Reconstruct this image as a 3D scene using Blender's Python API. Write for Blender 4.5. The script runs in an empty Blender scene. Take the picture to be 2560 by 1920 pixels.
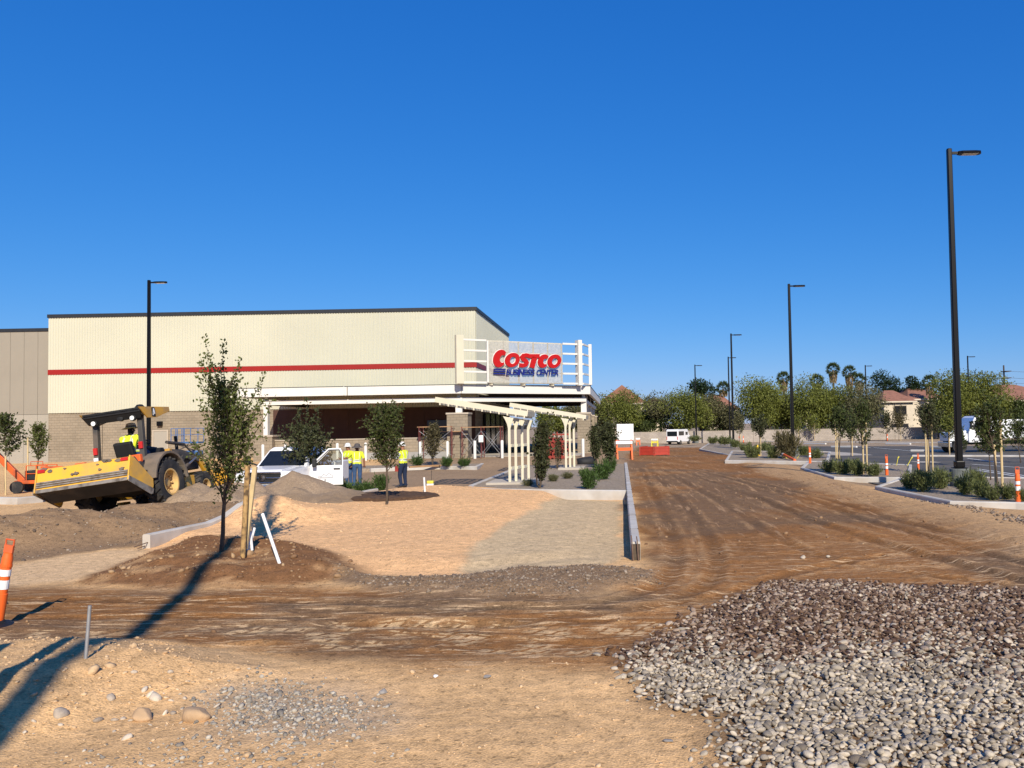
import bpy, bmesh, math, random
import numpy as np
from mathutils import Vector, Matrix, Quaternion
random.seed(7); RNG = np.random.default_rng(7)
R = math.radians
sc = bpy.context.scene
COL = sc.collection

# ---------------------------------------------------------------- camera, sky, sun, exposure
FPX, PX0, PY0, CH = 1800.0, 1340.0, 853.0, 2.3      # focal length and principal point (photo scaled to 2212 wide), eye height
PITCH, ROLL = 0.036, 0.018
_d = Vector((0, math.cos(PITCH), math.sin(PITCH))); _r0 = Vector((1, 0, 0)); _u0 = Vector((0, -math.sin(PITCH), math.cos(PITCH)))
CR = _r0*math.cos(ROLL) - _u0*math.sin(ROLL); CU = _r0*math.sin(ROLL) + _u0*math.cos(ROLL); CD = _d
cam_data = bpy.data.cameras.new('camera'); cam = bpy.data.objects.new('camera', cam_data); COL.objects.link(cam)
m = Matrix((CR, CU, -CD)).transposed().to_4x4(); m.translation = (0, 0, CH); cam.matrix_world = m
cam_data.sensor_fit = 'HORIZONTAL'; cam_data.sensor_width = 36; cam_data.lens = 36*FPX/2212
cam_data.shift_x = -(PX0-1106)/2212; cam_data.shift_y = (PY0-829.5)/2212
cam_data.clip_start = 0.1; cam_data.clip_end = 4000
sc.camera = cam
SUN_AZ, SUN_EL = 15.0, 32.0                            # sun behind the camera, a little to the right
w = bpy.data.worlds.new('World'); sc.world = w; w.use_nodes = True
nt = w.node_tree; bg = nt.nodes['Background']
sky = nt.nodes.new('ShaderNodeTexSky'); sky.sky_type = 'NISHITA'; sky.sun_disc = False
sky.sun_elevation = R(SUN_EL); sky.sun_rotation = R(180-SUN_AZ); sky.altitude = 400; sky.air_density = 1.0; sky.dust_density = 0.15; sky.ozone_density = 3.0
hs = nt.nodes.new('ShaderNodeHueSaturation'); hs.inputs['Saturation'].default_value = 1.22; hs.inputs['Value'].default_value = 1.0
# deep desert-morning blue: one colour grade over the whole sky
nt.links.new(sky.outputs[0], hs.inputs['Color']); sep = nt.nodes.new('ShaderNodeSeparateColor'); cmb = nt.nodes.new('ShaderNodeCombineColor'); nt.links.new(hs.outputs[0], sep.inputs[0])
for i_, (g_, k_) in enumerate(((1.12, 0.52), (0.70, 0.615), (0.48, 0.99))):
    m1 = nt.nodes.new('ShaderNodeMath'); m1.operation = 'MULTIPLY'; m1.inputs[1].default_value = 0.0893; nt.links.new(sep.outputs[i_], m1.inputs[0])
    m2 = nt.nodes.new('ShaderNodeMath'); m2.operation = 'POWER'; m2.inputs[1].default_value = g_; nt.links.new(m1.outputs[0], m2.inputs[0])
    m3 = nt.nodes.new('ShaderNodeMath'); m3.operation = 'MULTIPLY'; m3.inputs[1].default_value = k_/0.0893; nt.links.new(m2.outputs[0], m3.inputs[0]); nt.links.new(m3.outputs[0], cmb.inputs[i_])
nt.links.new(cmb.outputs[0], bg.inputs[0]); bg.inputs[1].default_value = 0.075
sl = bpy.data.lights.new('sun', 'SUN'); sun = bpy.data.objects.new('sun', sl); COL.objects.link(sun)
sl.energy = 5.0; sl.angle = R(0.5); sl.color = (1.0, 0.91, 0.77)
_sd = Vector((-math.sin(R(SUN_AZ))*math.cos(R(SUN_EL)), math.cos(R(SUN_AZ))*math.cos(R(SUN_EL)), -math.sin(R(SUN_EL))))
sun.rotation_euler = _sd.to_track_quat('-Z', 'Y').to_euler(); sun.location = (10, -30, 30)
sc.view_settings.view_transform = 'Standard'; sc.view_settings.look = 'None'; sc.view_settings.gamma = 1; sc.view_settings.use_curve_mapping = False
sc.view_settings.exposure = 0.25
sc.render.engine = 'CYCLES'

# ---------------------------------------------------------------- surveying helpers
def ray(x, y): return CD + CR*((x-PX0)/FPX) + CU*((PY0-y)/FPX)
def G(x, y, z=0.0):
    r = ray(x, y); t = (z-CH)/r.z
    return Vector((r.x*t, r.y*t, z))
def PY(x, y, Y):
    r = ray(x, y); t = Y/r.y
    return Vector((r.x*t, Y, CH+r.z*t))

# ---------------------------------------------------------------- noise and ground height
def _hash(ix, iy, s):
    n = (ix.astype(np.int64)*374761393 + iy.astype(np.int64)*668265263 + s*1442695041) & 0x7fffffff
    n = ((n ^ (n >> 13))*1274126177) & 0x7fffffff
    return ((n ^ (n >> 16)) & 0xffff)/65535.0
def vnoise(x, y, s=0):
    x = np.asarray(x, float); y = np.asarray(y, float)
    ix = np.floor(x); iy = np.floor(y); fx = x-ix; fy = y-iy
    fx = fx*fx*(3-2*fx); fy = fy*fy*(3-2*fy)
    a = _hash(ix, iy, s); b = _hash(ix+1, iy, s); c = _hash(ix, iy+1, s); d = _hash(ix+1, iy+1, s)
    return (a*(1-fx)+b*fx)*(1-fy) + (c*(1-fx)+d*fx)*fy
def fbm(x, y, o=4, s=0):
    v = 0; a = 0.5; t = 0
    for i in range(o):
        v = v + a*vnoise(np.asarray(x)*2**i, np.asarray(y)*2**i, s+i*17); t += a; a *= 0.55
    return v/t
def sstep(a, b, x): t = np.clip((np.asarray(x, float)-a)/(b-a), 0, 1); return t*t*(3-2*t)
def sdf(poly, x, y):
    """signed distance (negative inside) to a world polygon"""
    x = np.asarray(x, float); y = np.asarray(y, float)
    d = np.full(x.shape, 1e9); ins = np.zeros(x.shape, bool)
    n = len(poly)
    for i in range(n):
        ax, ay = poly[i][0], poly[i][1]; bx, by = poly[(i+1) % n][0], poly[(i+1) % n][1]
        ex, ey = bx-ax, by-ay; wx, wy = x-ax, y-ay
        t = np.clip((wx*ex+wy*ey)/(ex*ex+ey*ey+1e-12), 0, 1)
        d = np.minimum(d, np.hypot(wx-ex*t, wy-ey*t))
        c = ((ay > y) != (by > y)) & (x < (bx-ax)*(y-ay)/((by-ay) if by != ay else 1e-12)+ax)
        ins ^= c
    return np.where(ins, -d, d)
def ldist(pts, x, y):
    x = np.asarray(x, float); y = np.asarray(y, float); d = np.full(x.shape, 1e9)
    for a, b in zip(pts[:-1], pts[1:]):
        ex, ey = b[0]-a[0], b[1]-a[1]; wx, wy = x-a[0], y-a[1]
        t = np.clip((wx*ex+wy*ey)/(ex*ex+ey*ey+1e-12), 0, 1); d = np.minimum(d, np.hypot(wx-ex*t, wy-ey*t))
    return d
def GP(pts): return [G(*p)[:2] for p in pts]
Z_ISL = GP([(318, 1185), (410, 1163), (518, 1139), (605, 1120), (655, 1106), (762, 1084), (830, 1070), (905, 1062), (990, 1060), (1345, 1083), (1341, 1205), (1100, 1228), (930, 1243), (760, 1240), (600, 1232), (380, 1232), (318, 1215)])
Z_LGR = GP([(1215, 1076), (1345, 1083), (1341, 1200), (1300, 1222), (985, 1240), (1010, 1205), (1100, 1140), (1170, 1100)])
Z_MOUND = GP([(150, 1262), (260, 1215), (365, 1188), (480, 1180), (610, 1180), (700, 1200), (770, 1225), (800, 1245), (640, 1268), (400, 1275)])
Z_WINDR = GP([(720, 1240), (840, 1248), (960, 1246), (1100, 1232), (1300, 1226), (1420, 1240), (1430, 1262), (1250, 1290), (900, 1290), (760, 1268)])
Z_ROAD = GP([(-700, 1285), (0, 1268), (200, 1268), (700, 1268), (1300, 1290), (1395, 1240), (1368, 1130), (1358, 1040), (1352, 985), (1380, 962), (1560, 958), (1600, 985), (1690, 1010), (1800, 1045), (1960, 1090), (2212, 1165), (2700, 1280), (2700, 1420), (1500, 1440), (900, 1440), (500, 1408), (0, 1405), (-700, 1440)])
Z_BANK = GP([(1600, 1000), (1720, 1008), (1800, 1032), (1900, 1060), (2050, 1096), (2260, 1110), (2500, 1200), (2212, 1200), (2000, 1128), (1800, 1068), (1660, 1025)])
Z_BERM = GP([(-500, 1400), (0, 1402), (250, 1397), (340, 1400), (450, 1420), (560, 1455), (420, 1478), (250, 1515), (0, 1590), (-500, 1680)])
Z_COB = GP([(1338, 1450), (1340, 1410), (1395, 1372), (1500, 1330), (1580, 1300), (1660, 1258), (1800, 1258), (2000, 1268), (2212, 1275), (2700, 1300), (2900, 1800), (1620, 1760), (1570, 1660), (1530, 1600), (1548, 1545), (1440, 1535), (1370, 1505)])
Z_GP = GP([(430, 1500), (520, 1474), (640, 1480), (760, 1510), (800, 1560), (640, 1600), (480, 1580)])
Z_PALE = GP([(-200, 1240), (0, 1222), (160, 1198), (320, 1186), (300, 1215), (160, 1250), (0, 1268), (-200, 1275)])
K1 = GP([(316, 1187), (410, 1165), (518, 1141), (605, 1122), (655, 1108), (762, 1086), (812, 1074)])
Z_LOT = GP([(1600, 957), (3200, 960), (3200, 1110), (2330, 1055), (2190, 1104), (1960, 1040), (1950, 1050), (1890, 1045), (1865, 1034), (1800, 1014), (1735, 1003), (1640, 978)])
L_LW = [G(x_, y_, 0.38)[:2] for x_, y_ in ((-400, 1150), (0, 1138), (100, 1130), (175, 1120), (240, 1118), (340, 1093), (450, 1088), (540, 1094), (600, 1100))]
Z_LW = GP([(-400, 1145), (0, 1135), (140, 1125), (220, 1100), (330, 1080), (460, 1075), (620, 1085), (655, 1103), (518, 1136), (318, 1182), (160, 1195), (0, 1222), (-400, 1245)])
TRACKS = [(GP([(560, 1368), (800, 1374), (1000, 1380), (1250, 1400)]), 0.30), (GP([(0, 1375), (300, 1372), (620, 1352), (900, 1344), (1250, 1360), (1560, 1350)]), 0.28), (GP([(300, 1420), (560, 1398), (900, 1388)]), 0.2),
          (GP([(1480, 1020), (1700, 1075), (1900, 1135), (2212, 1225)]), 0.22), (GP([(1430, 1010), (1620, 1075), (1800, 1150), (2212, 1270)]), 0.3)]
def slope(x, y): return -0.45*sstep(45, 110, y)*sstep(-4, 8, x)
def smooth_line(pts, n_=8):
    P_ = [np.array(p) for p in pts]; P_ = [2*P_[0]-P_[1]]+P_+[2*P_[-1]-P_[-2]]; o = []
    for i in range(1, len(P_)-2):
        for t in np.linspace(0, 1, n_, endpoint=False): a, b, c, d = P_[i-1:i+3]; o.append(tuple(.5*(2*b+(c-a)*t+(2*a-5*b+4*c-d)*t*t+(3*b-a-3*c+d)*t**3)))
    return o+[tuple(P_[-2])]
RUTS = [smooth_line(GP(q)) for q in ([(1465, 1005), (1700, 1066), (1900, 1130), (2300, 1240)], [(1440, 1005), (1620, 1068), (1800, 1140), (2300, 1285)], [(1420, 1008), (1560, 1085), (1720, 1180), (1950, 1236), (2400, 1290)], [(1400, 1010), (1470, 1080), (1545, 1190), (1480, 1290), (1150, 1335), (700, 1345)], [(1385, 1012), (1425, 1090), (1460, 1200), (1380, 1285), (1100, 1312), (650, 1318)], [(1500, 1010), (1760, 1072), (2000, 1140), (2350, 1210)], [(-100, 1300), (300, 1298), (700, 1300), (1200, 1312), (1500, 1300), (1700, 1240), (1900, 1200)], [(-100, 1340), (300, 1335), (640, 1332), (1000, 1345), (1300, 1340)])]
def gz(x, y):
    x = np.asarray(x, float); y = np.asarray(y, float)
    z = slope(x, y)
    z = z + 0.3*sstep(46, 51, y)*sstep(1.5, -1.5, x)*sstep(-60, -36, x)
    near = sstep(46, 30, y)*sstep(-45, -25, x)*sstep(30, 18, x)
    z = z + near*0.07*(fbm(x*0.35, y*0.35, 3, 3)-0.5)
    z = z + near*0.035*(fbm(x*2.2, y*2.2, 4, 9)-0.5)
    b = sstep(0.5, -0.9, sdf(Z_BERM, x, y)); z = z + b*(0.27+0.16*(fbm(x*1.6, y*1.6, 4, 21)-0.5))
    b = sstep(0.15, -0.9, sdf(Z_MOUND, x, y)); z = z + b*(0.22+0.20*(fbm(x*1.7, y*1.7, 4, 23)-0.5))
    b = sstep(0.2, -0.5, sdf(Z_WINDR, x, y)); z = z + b*(0.10+0.09*(fbm(x*2.5, y*2.5, 3, 24)-0.5))
    dl = ldist(L_LW, x, y); z = z + sstep(2.2, 0.1, dl)*(0.44+0.60*(fbm(x*0.7, y*0.7, 4, 27)-0.5))
    b = sstep(0.0, -1.2, sdf(Z_ISL, x, y)); z = z + b*0.10
    dk = ldist(K1, x, y); z = z + 0.17*sstep(1.1, 0.1, dk)*sstep(0.2, 1.4, np.hypot(x-K1[0][0], y-K1[0][1]))
    q = sdf(Z_ISL, x, y); lg = sstep(0.6, -0.6, sdf(Z_LGR, x, y)); z = z + 0.2*sstep(18, 25, y)*sstep(0.0, -1.0, q)*(1-lg)*sstep(-1.2, -2.5, x) - 0.04*lg*sstep(0, -.5, q)
    b = sstep(0.3, -1.3, sdf(Z_COB, x, y)); z = z + b*(0.05+0.12*(fbm(x*0.5, y*0.5, 3, 29)-0.5))
    b = sstep(0.4, -0.8, sdf(Z_BANK, x, y)); z = z + b*0.13
    rd = sstep(0.3, -0.6, sdf(Z_ROAD, x, y)); z = z + rd*near*0.03*(vnoise(x*0.5+y*.1, y*3.0, 41)-0.5)
    for pts, wd in TRACKS:
        d = ldist(pts, x, y); z = z - near*0.018*sstep(wd*1.1, wd*0.8, d)+near*0.012*sstep(wd*.25, 0, np.abs(d-wd*1.25))
    for q in RUTS:
        d = ldist(q, x, y); z = z - near*0.022*sstep(0.17, 0.06, d)+near*0.014*sstep(0.09, 0.0, np.abs(d-0.22))
    lt = sstep(0.5, -0.3, sdf(Z_LOT, x, y)); z = z*(1-lt)+(slope(x, y)-0.05)*lt
    return z
def gzf(x, y): return float(gz(np.array([x]), np.array([y]))[0])
def GG(x, y):
    p = G(x, y)
    for _ in range(8): p = G(x, y, gzf(p.x, p.y))
    return p

# ---------------------------------------------------------------- materials
MATS = {}
def mat(name, col, rough=0.8, var=0.15, scale=6.0, bump=0.0, bscale=None, metal=0.0, spec=0.4, island=0.0, coat=0.0, dirt=None, dscale=3.0, damt=0.5):
    if name in MATS: return MATS[name]
    m_ = bpy.data.materials.new(name); m_.use_nodes = True; t = m_.node_tree; n = t.nodes; l = t.links; b = n['Principled BSDF']
    b.inputs['Roughness'].default_value = rough; b.inputs['Metallic'].default_value = metal; b.inputs['Specular IOR Level'].default_value = spec; b.inputs['Coat Weight'].default_value = coat
    tc = n.new('ShaderNodeTexCoord')
    nz = n.new('ShaderNodeTexNoise'); nz.inputs['Scale'].default_value = scale; nz.inputs['Detail'].default_value = 5; l.new(tc.outputs['Object'], nz.inputs['Vector'])
    mr = n.new('ShaderNodeMapRange'); mr.inputs[1].default_value = 0.3; mr.inputs[2].default_value = 0.7; mr.inputs[3].default_value = 1-var; mr.inputs[4].default_value = 1+var; l.new(nz.outputs[0], mr.inputs[0])
    mx = n.new('ShaderNodeVectorMath'); mx.operation = 'SCALE'; mx.inputs[0].default_value = col[:3]; l.new(mr.outputs[0], mx.inputs['Scale'])
    out = mx.outputs[0]
    if island:
        ge = n.new('ShaderNodeNewGeometry'); r2 = n.new('ShaderNodeMapRange'); r2.inputs[3].default_value = 1-island; r2.inputs[4].default_value = 1+island; l.new(ge.outputs['Random Per Island'], r2.inputs[0])
        m2 = n.new('ShaderNodeVectorMath'); m2.operation = 'SCALE'; l.new(out, m2.inputs[0]); l.new(r2.outputs[0], m2.inputs['Scale']); out = m2.outputs[0]
    if dirt:
        n2 = n.new('ShaderNodeTexNoise'); n2.inputs['Scale'].default_value = dscale; n2.inputs['Detail'].default_value = 6; l.new(tc.outputs['Object'], n2.inputs['Vector'])
        r3 = n.new('ShaderNodeMapRange'); r3.inputs[1].default_value = 0.45; r3.inputs[2].default_value = 0.65; r3.inputs[3].default_value = 0; r3.inputs[4].default_value = damt; l.new(n2.outputs[0], r3.inputs[0])
        m3 = n.new('ShaderNodeMix'); m3.data_type = 'RGBA'; l.new(r3.outputs[0], m3.inputs[0]); l.new(out, m3.inputs[6]); m3.inputs[7].default_value = (*dirt, 1); out = m3.outputs[2]
    l.new(out, b.inputs['Base Color'])
    if bump:
        nb = n.new('ShaderNodeTexNoise'); nb.inputs['Scale'].default_value = bscale or scale*4; nb.inputs['Detail'].default_value = 4; l.new(tc.outputs['Object'], nb.inputs['Vector'])
        bm_ = n.new('ShaderNodeBump'); bm_.inputs['Strength'].default_value = 1.0; bm_.inputs['Distance'].default_value = bump; l.new(nb.outputs[0], bm_.inputs['Height']); l.new(bm_.outputs[0], b.inputs['Normal'])
    MATS[name] = m_; return m_
def leafmat(name, col, var=0.45, trans=0.25):
    if name in MATS: return MATS[name]
    m_ = mat(name, col, rough=0.6, var=0.1, scale=1.0, island=var, spec=0.25)
    t = m_.node_tree; n = t.nodes; l = t.links; b = n['Principled BSDF']; o = n['Material Output']
    tr = n.new('ShaderNodeBsdfTranslucent'); tr.inputs[0].default_value = (col[0]*1.5, col[1]*1.6, col[2]*0.8, 1)
    ms = n.new('ShaderNodeMixShader'); ms.inputs[0].default_value = trans; l.new(b.outputs[0], ms.inputs[1]); l.new(tr.outputs[0], ms.inputs[2]); l.new(ms.outputs[0], o.inputs[0])
    return m_
def blockmat(name, col, bw=0.4, bh=0.2, mort=0.012):
    m_ = mat(name, col, rough=0.95, var=0.12, scale=0.8); t = m_.node_tree; n = t.nodes; l = t.links; b = n['Principled BSDF']
    tc = n.new('ShaderNodeTexCoord'); sp = n.new('ShaderNodeSeparateXYZ'); l.new(tc.outputs['Object'], sp.inputs[0])
    ad = n.new('ShaderNodeMath'); ad.operation = 'ADD'; l.new(sp.outputs[0], ad.inputs[0]); l.new(sp.outputs[1], ad.inputs[1])
    cb = n.new('ShaderNodeCombineXYZ'); l.new(ad.outputs[0], cb.inputs[0]); l.new(sp.outputs[2], cb.inputs[1])
    br = n.new('ShaderNodeTexBrick'); br.inputs['Scale'].default_value = 1; br.inputs['Brick Width'].default_value = bw; br.inputs['Row Height'].default_value = bh; br.inputs['Mortar Size'].default_value = mort; br.inputs['Bias'].default_value = 0
    br.inputs['Color1'].default_value = (1.05, 1.05, 1.05, 1); br.inputs['Color2'].default_value = (0.91, 0.91, 0.91, 1); br.inputs['Mortar'].default_value = (0.84, 0.84, 0.84, 1)
    l.new(cb.outputs[0], br.inputs[0])
    src = b.inputs['Base Color'].links[0].from_socket
    mu = n.new('ShaderNodeVectorMath'); mu.operation = 'MULTIPLY'; l.new(src, mu.inputs[0]); l.new(br.outputs[0], mu.inputs[1]); l.new(mu.outputs[0], b.inputs['Base Color'])
    bp = n.new('ShaderNodeBump'); bp.inputs['Distance'].default_value = 0.01; bp.invert = True; l.new(br.outputs['Fac'], bp.inputs['Height']); l.new(bp.outputs[0], b.inputs['Normal'])
    return m_
M = dict(
    cream=mat('cream_metal', (0.52, 0.505, 0.39), 0.5, 0.04, 0.25, spec=0.3), white=mat('white_steel', (0.66, 0.64, 0.58), 0.5, 0.03, 2), creamp=mat('cream_pergola', (0.60, 0.55, 0.41), 0.5, 0.04, 2),
    coping=mat('dark_coping', (0.02, 0.022, 0.025), 0.5), red=mat('red_band', (0.29, 0.010, 0.005), 0.5, 0.05, 1), tilt=mat('tan_tilt_panel', (0.275, 0.245, 0.195), 0.9, 0.05, 0.5), tilt2=mat('pale_tan_panel', (0.33, 0.30, 0.245), 0.9, 0.05, 0.5),
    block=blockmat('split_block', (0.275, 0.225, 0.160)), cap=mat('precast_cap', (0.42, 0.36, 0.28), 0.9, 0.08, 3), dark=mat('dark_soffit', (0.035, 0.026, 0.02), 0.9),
    concrete=mat('new_concrete', (0.50, 0.47, 0.42), 0.9, 0.10, 2.5, bump=0.002, bscale=40, dirt=(0.36, 0.28, 0.19), dscale=1.3, damt=0.45), slab=mat('slab_concrete', (0.42, 0.37, 0.30), 0.9, 0.1, 1.2),
    asphalt=mat('asphalt', (0.080, 0.074, 0.064), 0.9, 0.2, 1.5, bump=0.003, bscale=60, dirt=(0.14, 0.115, 0.085), dscale=0.35, damt=0.7), paint=mat('line_paint', (0.75, 0.75, 0.72), 0.7, 0.08, 4),
    pole=mat('bronze_pole', (0.0035, 0.003, 0.003), 0.35, 0.1, 1, spec=0.22), lamp=mat('lamp_lens', (0.5, 0.5, 0.48), 0.3), green_base=mat('pole_base_concrete', (0.13, 0.14, 0.13), 0.95, 0.25, 4, bump=0.004),
    yellow=mat('construction_yellow', (0.62, 0.32, 0.025), 0.45, 0.08, 3, dirt=(0.28, 0.20, 0.12), dscale=2.2, damt=0.6), yellow_clean=mat('scraper_yellow', (0.80, 0.43, 0.04), 0.4, 0.05, 2, dirt=(0.42, 0.27, 0.12), dscale=2.4, damt=0.5), worn=mat('worn_steel', (0.42, 0.36, 0.28), 0.45, 0.3, 5, metal=0.5, dirt=(0.10, 0.075, 0.05), dscale=5, damt=0.8),
    dgrey=mat('dusty_dark_paint', (0.055, 0.05, 0.045), 0.7, 0.25, 3, dirt=(0.16, 0.12, 0.085), dscale=2, damt=0.6), fender=mat('dusty_fender', (0.13, 0.105, 0.08), 0.85, 0.2, 3, dirt=(0.25, 0.18, 0.12), dscale=2.5, damt=0.6), black=mat('black_plastic', (0.012, 0.012, 0.012), 0.6), rubber=mat('tyre_rubber', (0.022, 0.022, 0.023), 0.85, 0.2, 5, bump=0.003, bscale=25, dirt=(0.085, 0.07, 0.055), dscale=3, damt=0.6),
    rim=mat('wheel_yellow', (0.62, 0.40, 0.14), 0.6, 0.1, 5, dirt=(0.35, 0.25, 0.15), dscale=5, damt=0.6), steel=mat('bare_steel', (0.35, 0.34, 0.32), 0.35, 0.2, 6, metal=0.8), reflector=mat('red_reflector', (0.48, 0.02, 0.015), 0.35), lens=mat('white_lens', (0.85, 0.85, 0.8), 0.2),
    truck=mat('white_car_paint', (0.80, 0.80, 0.80), 0.3, 0.02, 2, coat=0.5), glass=mat('dark_glass', (0.012, 0.015, 0.018), 0.08, spec=0.6), chrome=mat('chrome', (0.6, 0.6, 0.6), 0.15, metal=1.0), logo=mat('grey_print', (0.30, 0.30, 0.31), 0.5),
    orange=mat('safety_orange', (0.80, 0.13, 0.02), 0.5, 0.06, 4), orange_dirty=mat('orange_plastic', (0.62, 0.10, 0.025), 0.6, 0.12, 4, dirt=(0.4, 0.16, 0.07), dscale=5, damt=0.5), reflwhite=mat('reflective_white', (0.82, 0.82, 0.80), 0.4, 0.05, 8), barr=mat('barricade_red', (0.36, 0.035, 0.018), 0.6, 0.12, 3),
    vest=mat('hi_vis_vest', (0.62, 0.72, 0.03), 0.8, 0.08, 8, bump=0.01, bscale=9), stripe=mat('silver_tape', (0.55, 0.56, 0.5), 0.4), jeans=mat('blue_denim', (0.035, 0.075, 0.16), 0.9, 0.2, 10, bump=0.008, bscale=12), navy=mat('navy_trousers', (0.012, 0.022, 0.055), 0.9, 0.15, 10), skin=mat('skin', (0.28, 0.13, 0.075), 0.6, 0.05, 10), darkcloth=mat('black_cloth', (0.008, 0.008, 0.009), 0.9), hatw=mat('hard_hat_white', (0.75, 0.74, 0.70), 0.4), hatg=mat('dark_grey_hat', (0.075, 0.065, 0.06), 0.7), straw=mat('pale_brim_hat', (0.62, 0.55, 0.40), 0.8, 0.1, 12), greysleeve=mat('pale_shirt', (0.50, 0.52, 0.58), 0.9), boot=mat('boot', (0.05, 0.035, 0.025), 0.8),
    bark=mat('young_bark', (0.085, 0.062, 0.042), 0.95, 0.3, 14, bump=0.004, bscale=60), bark2=mat('grey_bark', (0.10, 0.085, 0.065), 0.95, 0.3, 6), stake=mat('lodgepole_stake', (0.42, 0.26, 0.10), 0.9, 0.2, 7, bump=0.003, dirt=(0.07, 0.045, 0.025), dscale=9, damt=0.9), stake2=mat('pale_stake', (0.55, 0.42, 0.22), 0.9, 0.12, 6), pvc=mat('white_pipe', (0.78, 0.77, 0.73), 0.45, 0.05, 6), galv=mat('galvanised_pipe', (0.30, 0.30, 0.30), 0.5, 0.15, 8, metal=0.4),
    rebar=mat('rusty_rebar', (0.16, 0.10, 0.07), 0.8, 0.3, 9), scaff=mat('scaffold_red', (0.15, 0.035, 0.03), 0.6, 0.2, 6), plank=mat('timber_plank', (0.34, 0.20, 0.10), 0.9, 0.2, 4), redform=mat('red_formwork', (0.26, 0.03, 0.018), 0.6, 0.15, 5), blue=mat('blue_steel', (0.05, 0.13, 0.30), 0.5), tarp=mat('black_tarp', (0.015, 0.015, 0.015), 0.7),
    lift=mat('orange_lift', (0.62, 0.10, 0.012), 0.5, 0.08, 4, dirt=(0.2, 0.06, 0.03), dscale=3, damt=0.6), hydrant=mat('hydrant_yellow', (0.72, 0.46, 0.02), 0.5), stucco=mat('cream_stucco', (0.58, 0.50, 0.38), 0.95, 0.06, 1), tile=mat('terracotta_roof', (0.27, 0.125, 0.08), 0.9, 0.2, 1.5, bump=0.03, bscale=5), garden=blockmat('garden_wall_block', (0.36, 0.31, 0.26)), windark=mat('window_dark', (0.02, 0.02, 0.022), 0.15),
    leaf_elm=leafmat('elm_leaf', (0.095, 0.115, 0.026)), leaf_dark=leafmat('dark_leaf', (0.062, 0.080, 0.022)), leaf_oak=leafmat('evergreen_leaf', (0.058, 0.065, 0.026)), leaf_mesq=leafmat('mesquite_leaf', (0.135, 0.150, 0.030)), leaf_grey=leafmat('olive_grey_leaf', (0.13, 0.125, 0.060)), leaf_pine=leafmat('pine_needle', (0.022, 0.042, 0.016)), leaf_palm=leafmat('palm_frond', (0.060, 0.085, 0.030)), dead=leafmat('dead_frond', (0.26, 0.19, 0.10)), leaf_bush=leafmat('rosemary_leaf', (0.125, 0.140, 0.050)), leaf_gbush=leafmat('green_bush_leaf', (0.055, 0.095, 0.022)), leaf_brown=leafmat('brown_shrub_leaf', (0.10, 0.085, 0.040)),
    rock=mat('tan_rock', (0.45, 0.30, 0.17), 0.95, 0.2, 5, bump=0.01, bscale=18), grock=mat('grey_rock', (0.26, 0.24, 0.22), 0.9, 0.2, 6, bump=0.008, bscale=20), mulch=mat('dark_soil', (0.085, 0.045, 0.022), 1.0, 0.35, 9, bump=0.03, bscale=25), gpile=mat('pile_gravel', (0.31, 0.222, 0.142), 1.0, 0.22, 22, bump=0.03, bscale=28, dirt=(0.21, 0.145, 0.088), dscale=0.7, damt=0.8), dg=mat('planter_gravel', (0.30, 0.235, 0.165), 1.0, 0.35, 14, bump=0.02, bscale=55),
    clad=mat('dark_entry_cladding', (0.075, 0.035, 0.024), 0.8, 0.15, 1.5), ciment=mat('grey_plaster', (0.30, 0.29, 0.27), 0.9, 0.12, 1.5), signmesh=mat('perforated_screen', (0.46, 0.44, 0.38), 0.6), sred=mat('sign_red', (0.42, 0.004, 0.002), 0.4, 0.03), sblue=mat('sign_blue', (0.008, 0.016, 0.16), 0.4, 0.03), swhite=mat('sign_white_edge', (0.75, 0.72, 0.68), 0.5), wood=mat('utility_wood', (0.07, 0.055, 0.045), 0.9), tape=mat('yellow_tape', (0.70, 0.60, 0.06), 0.6),
)

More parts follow.
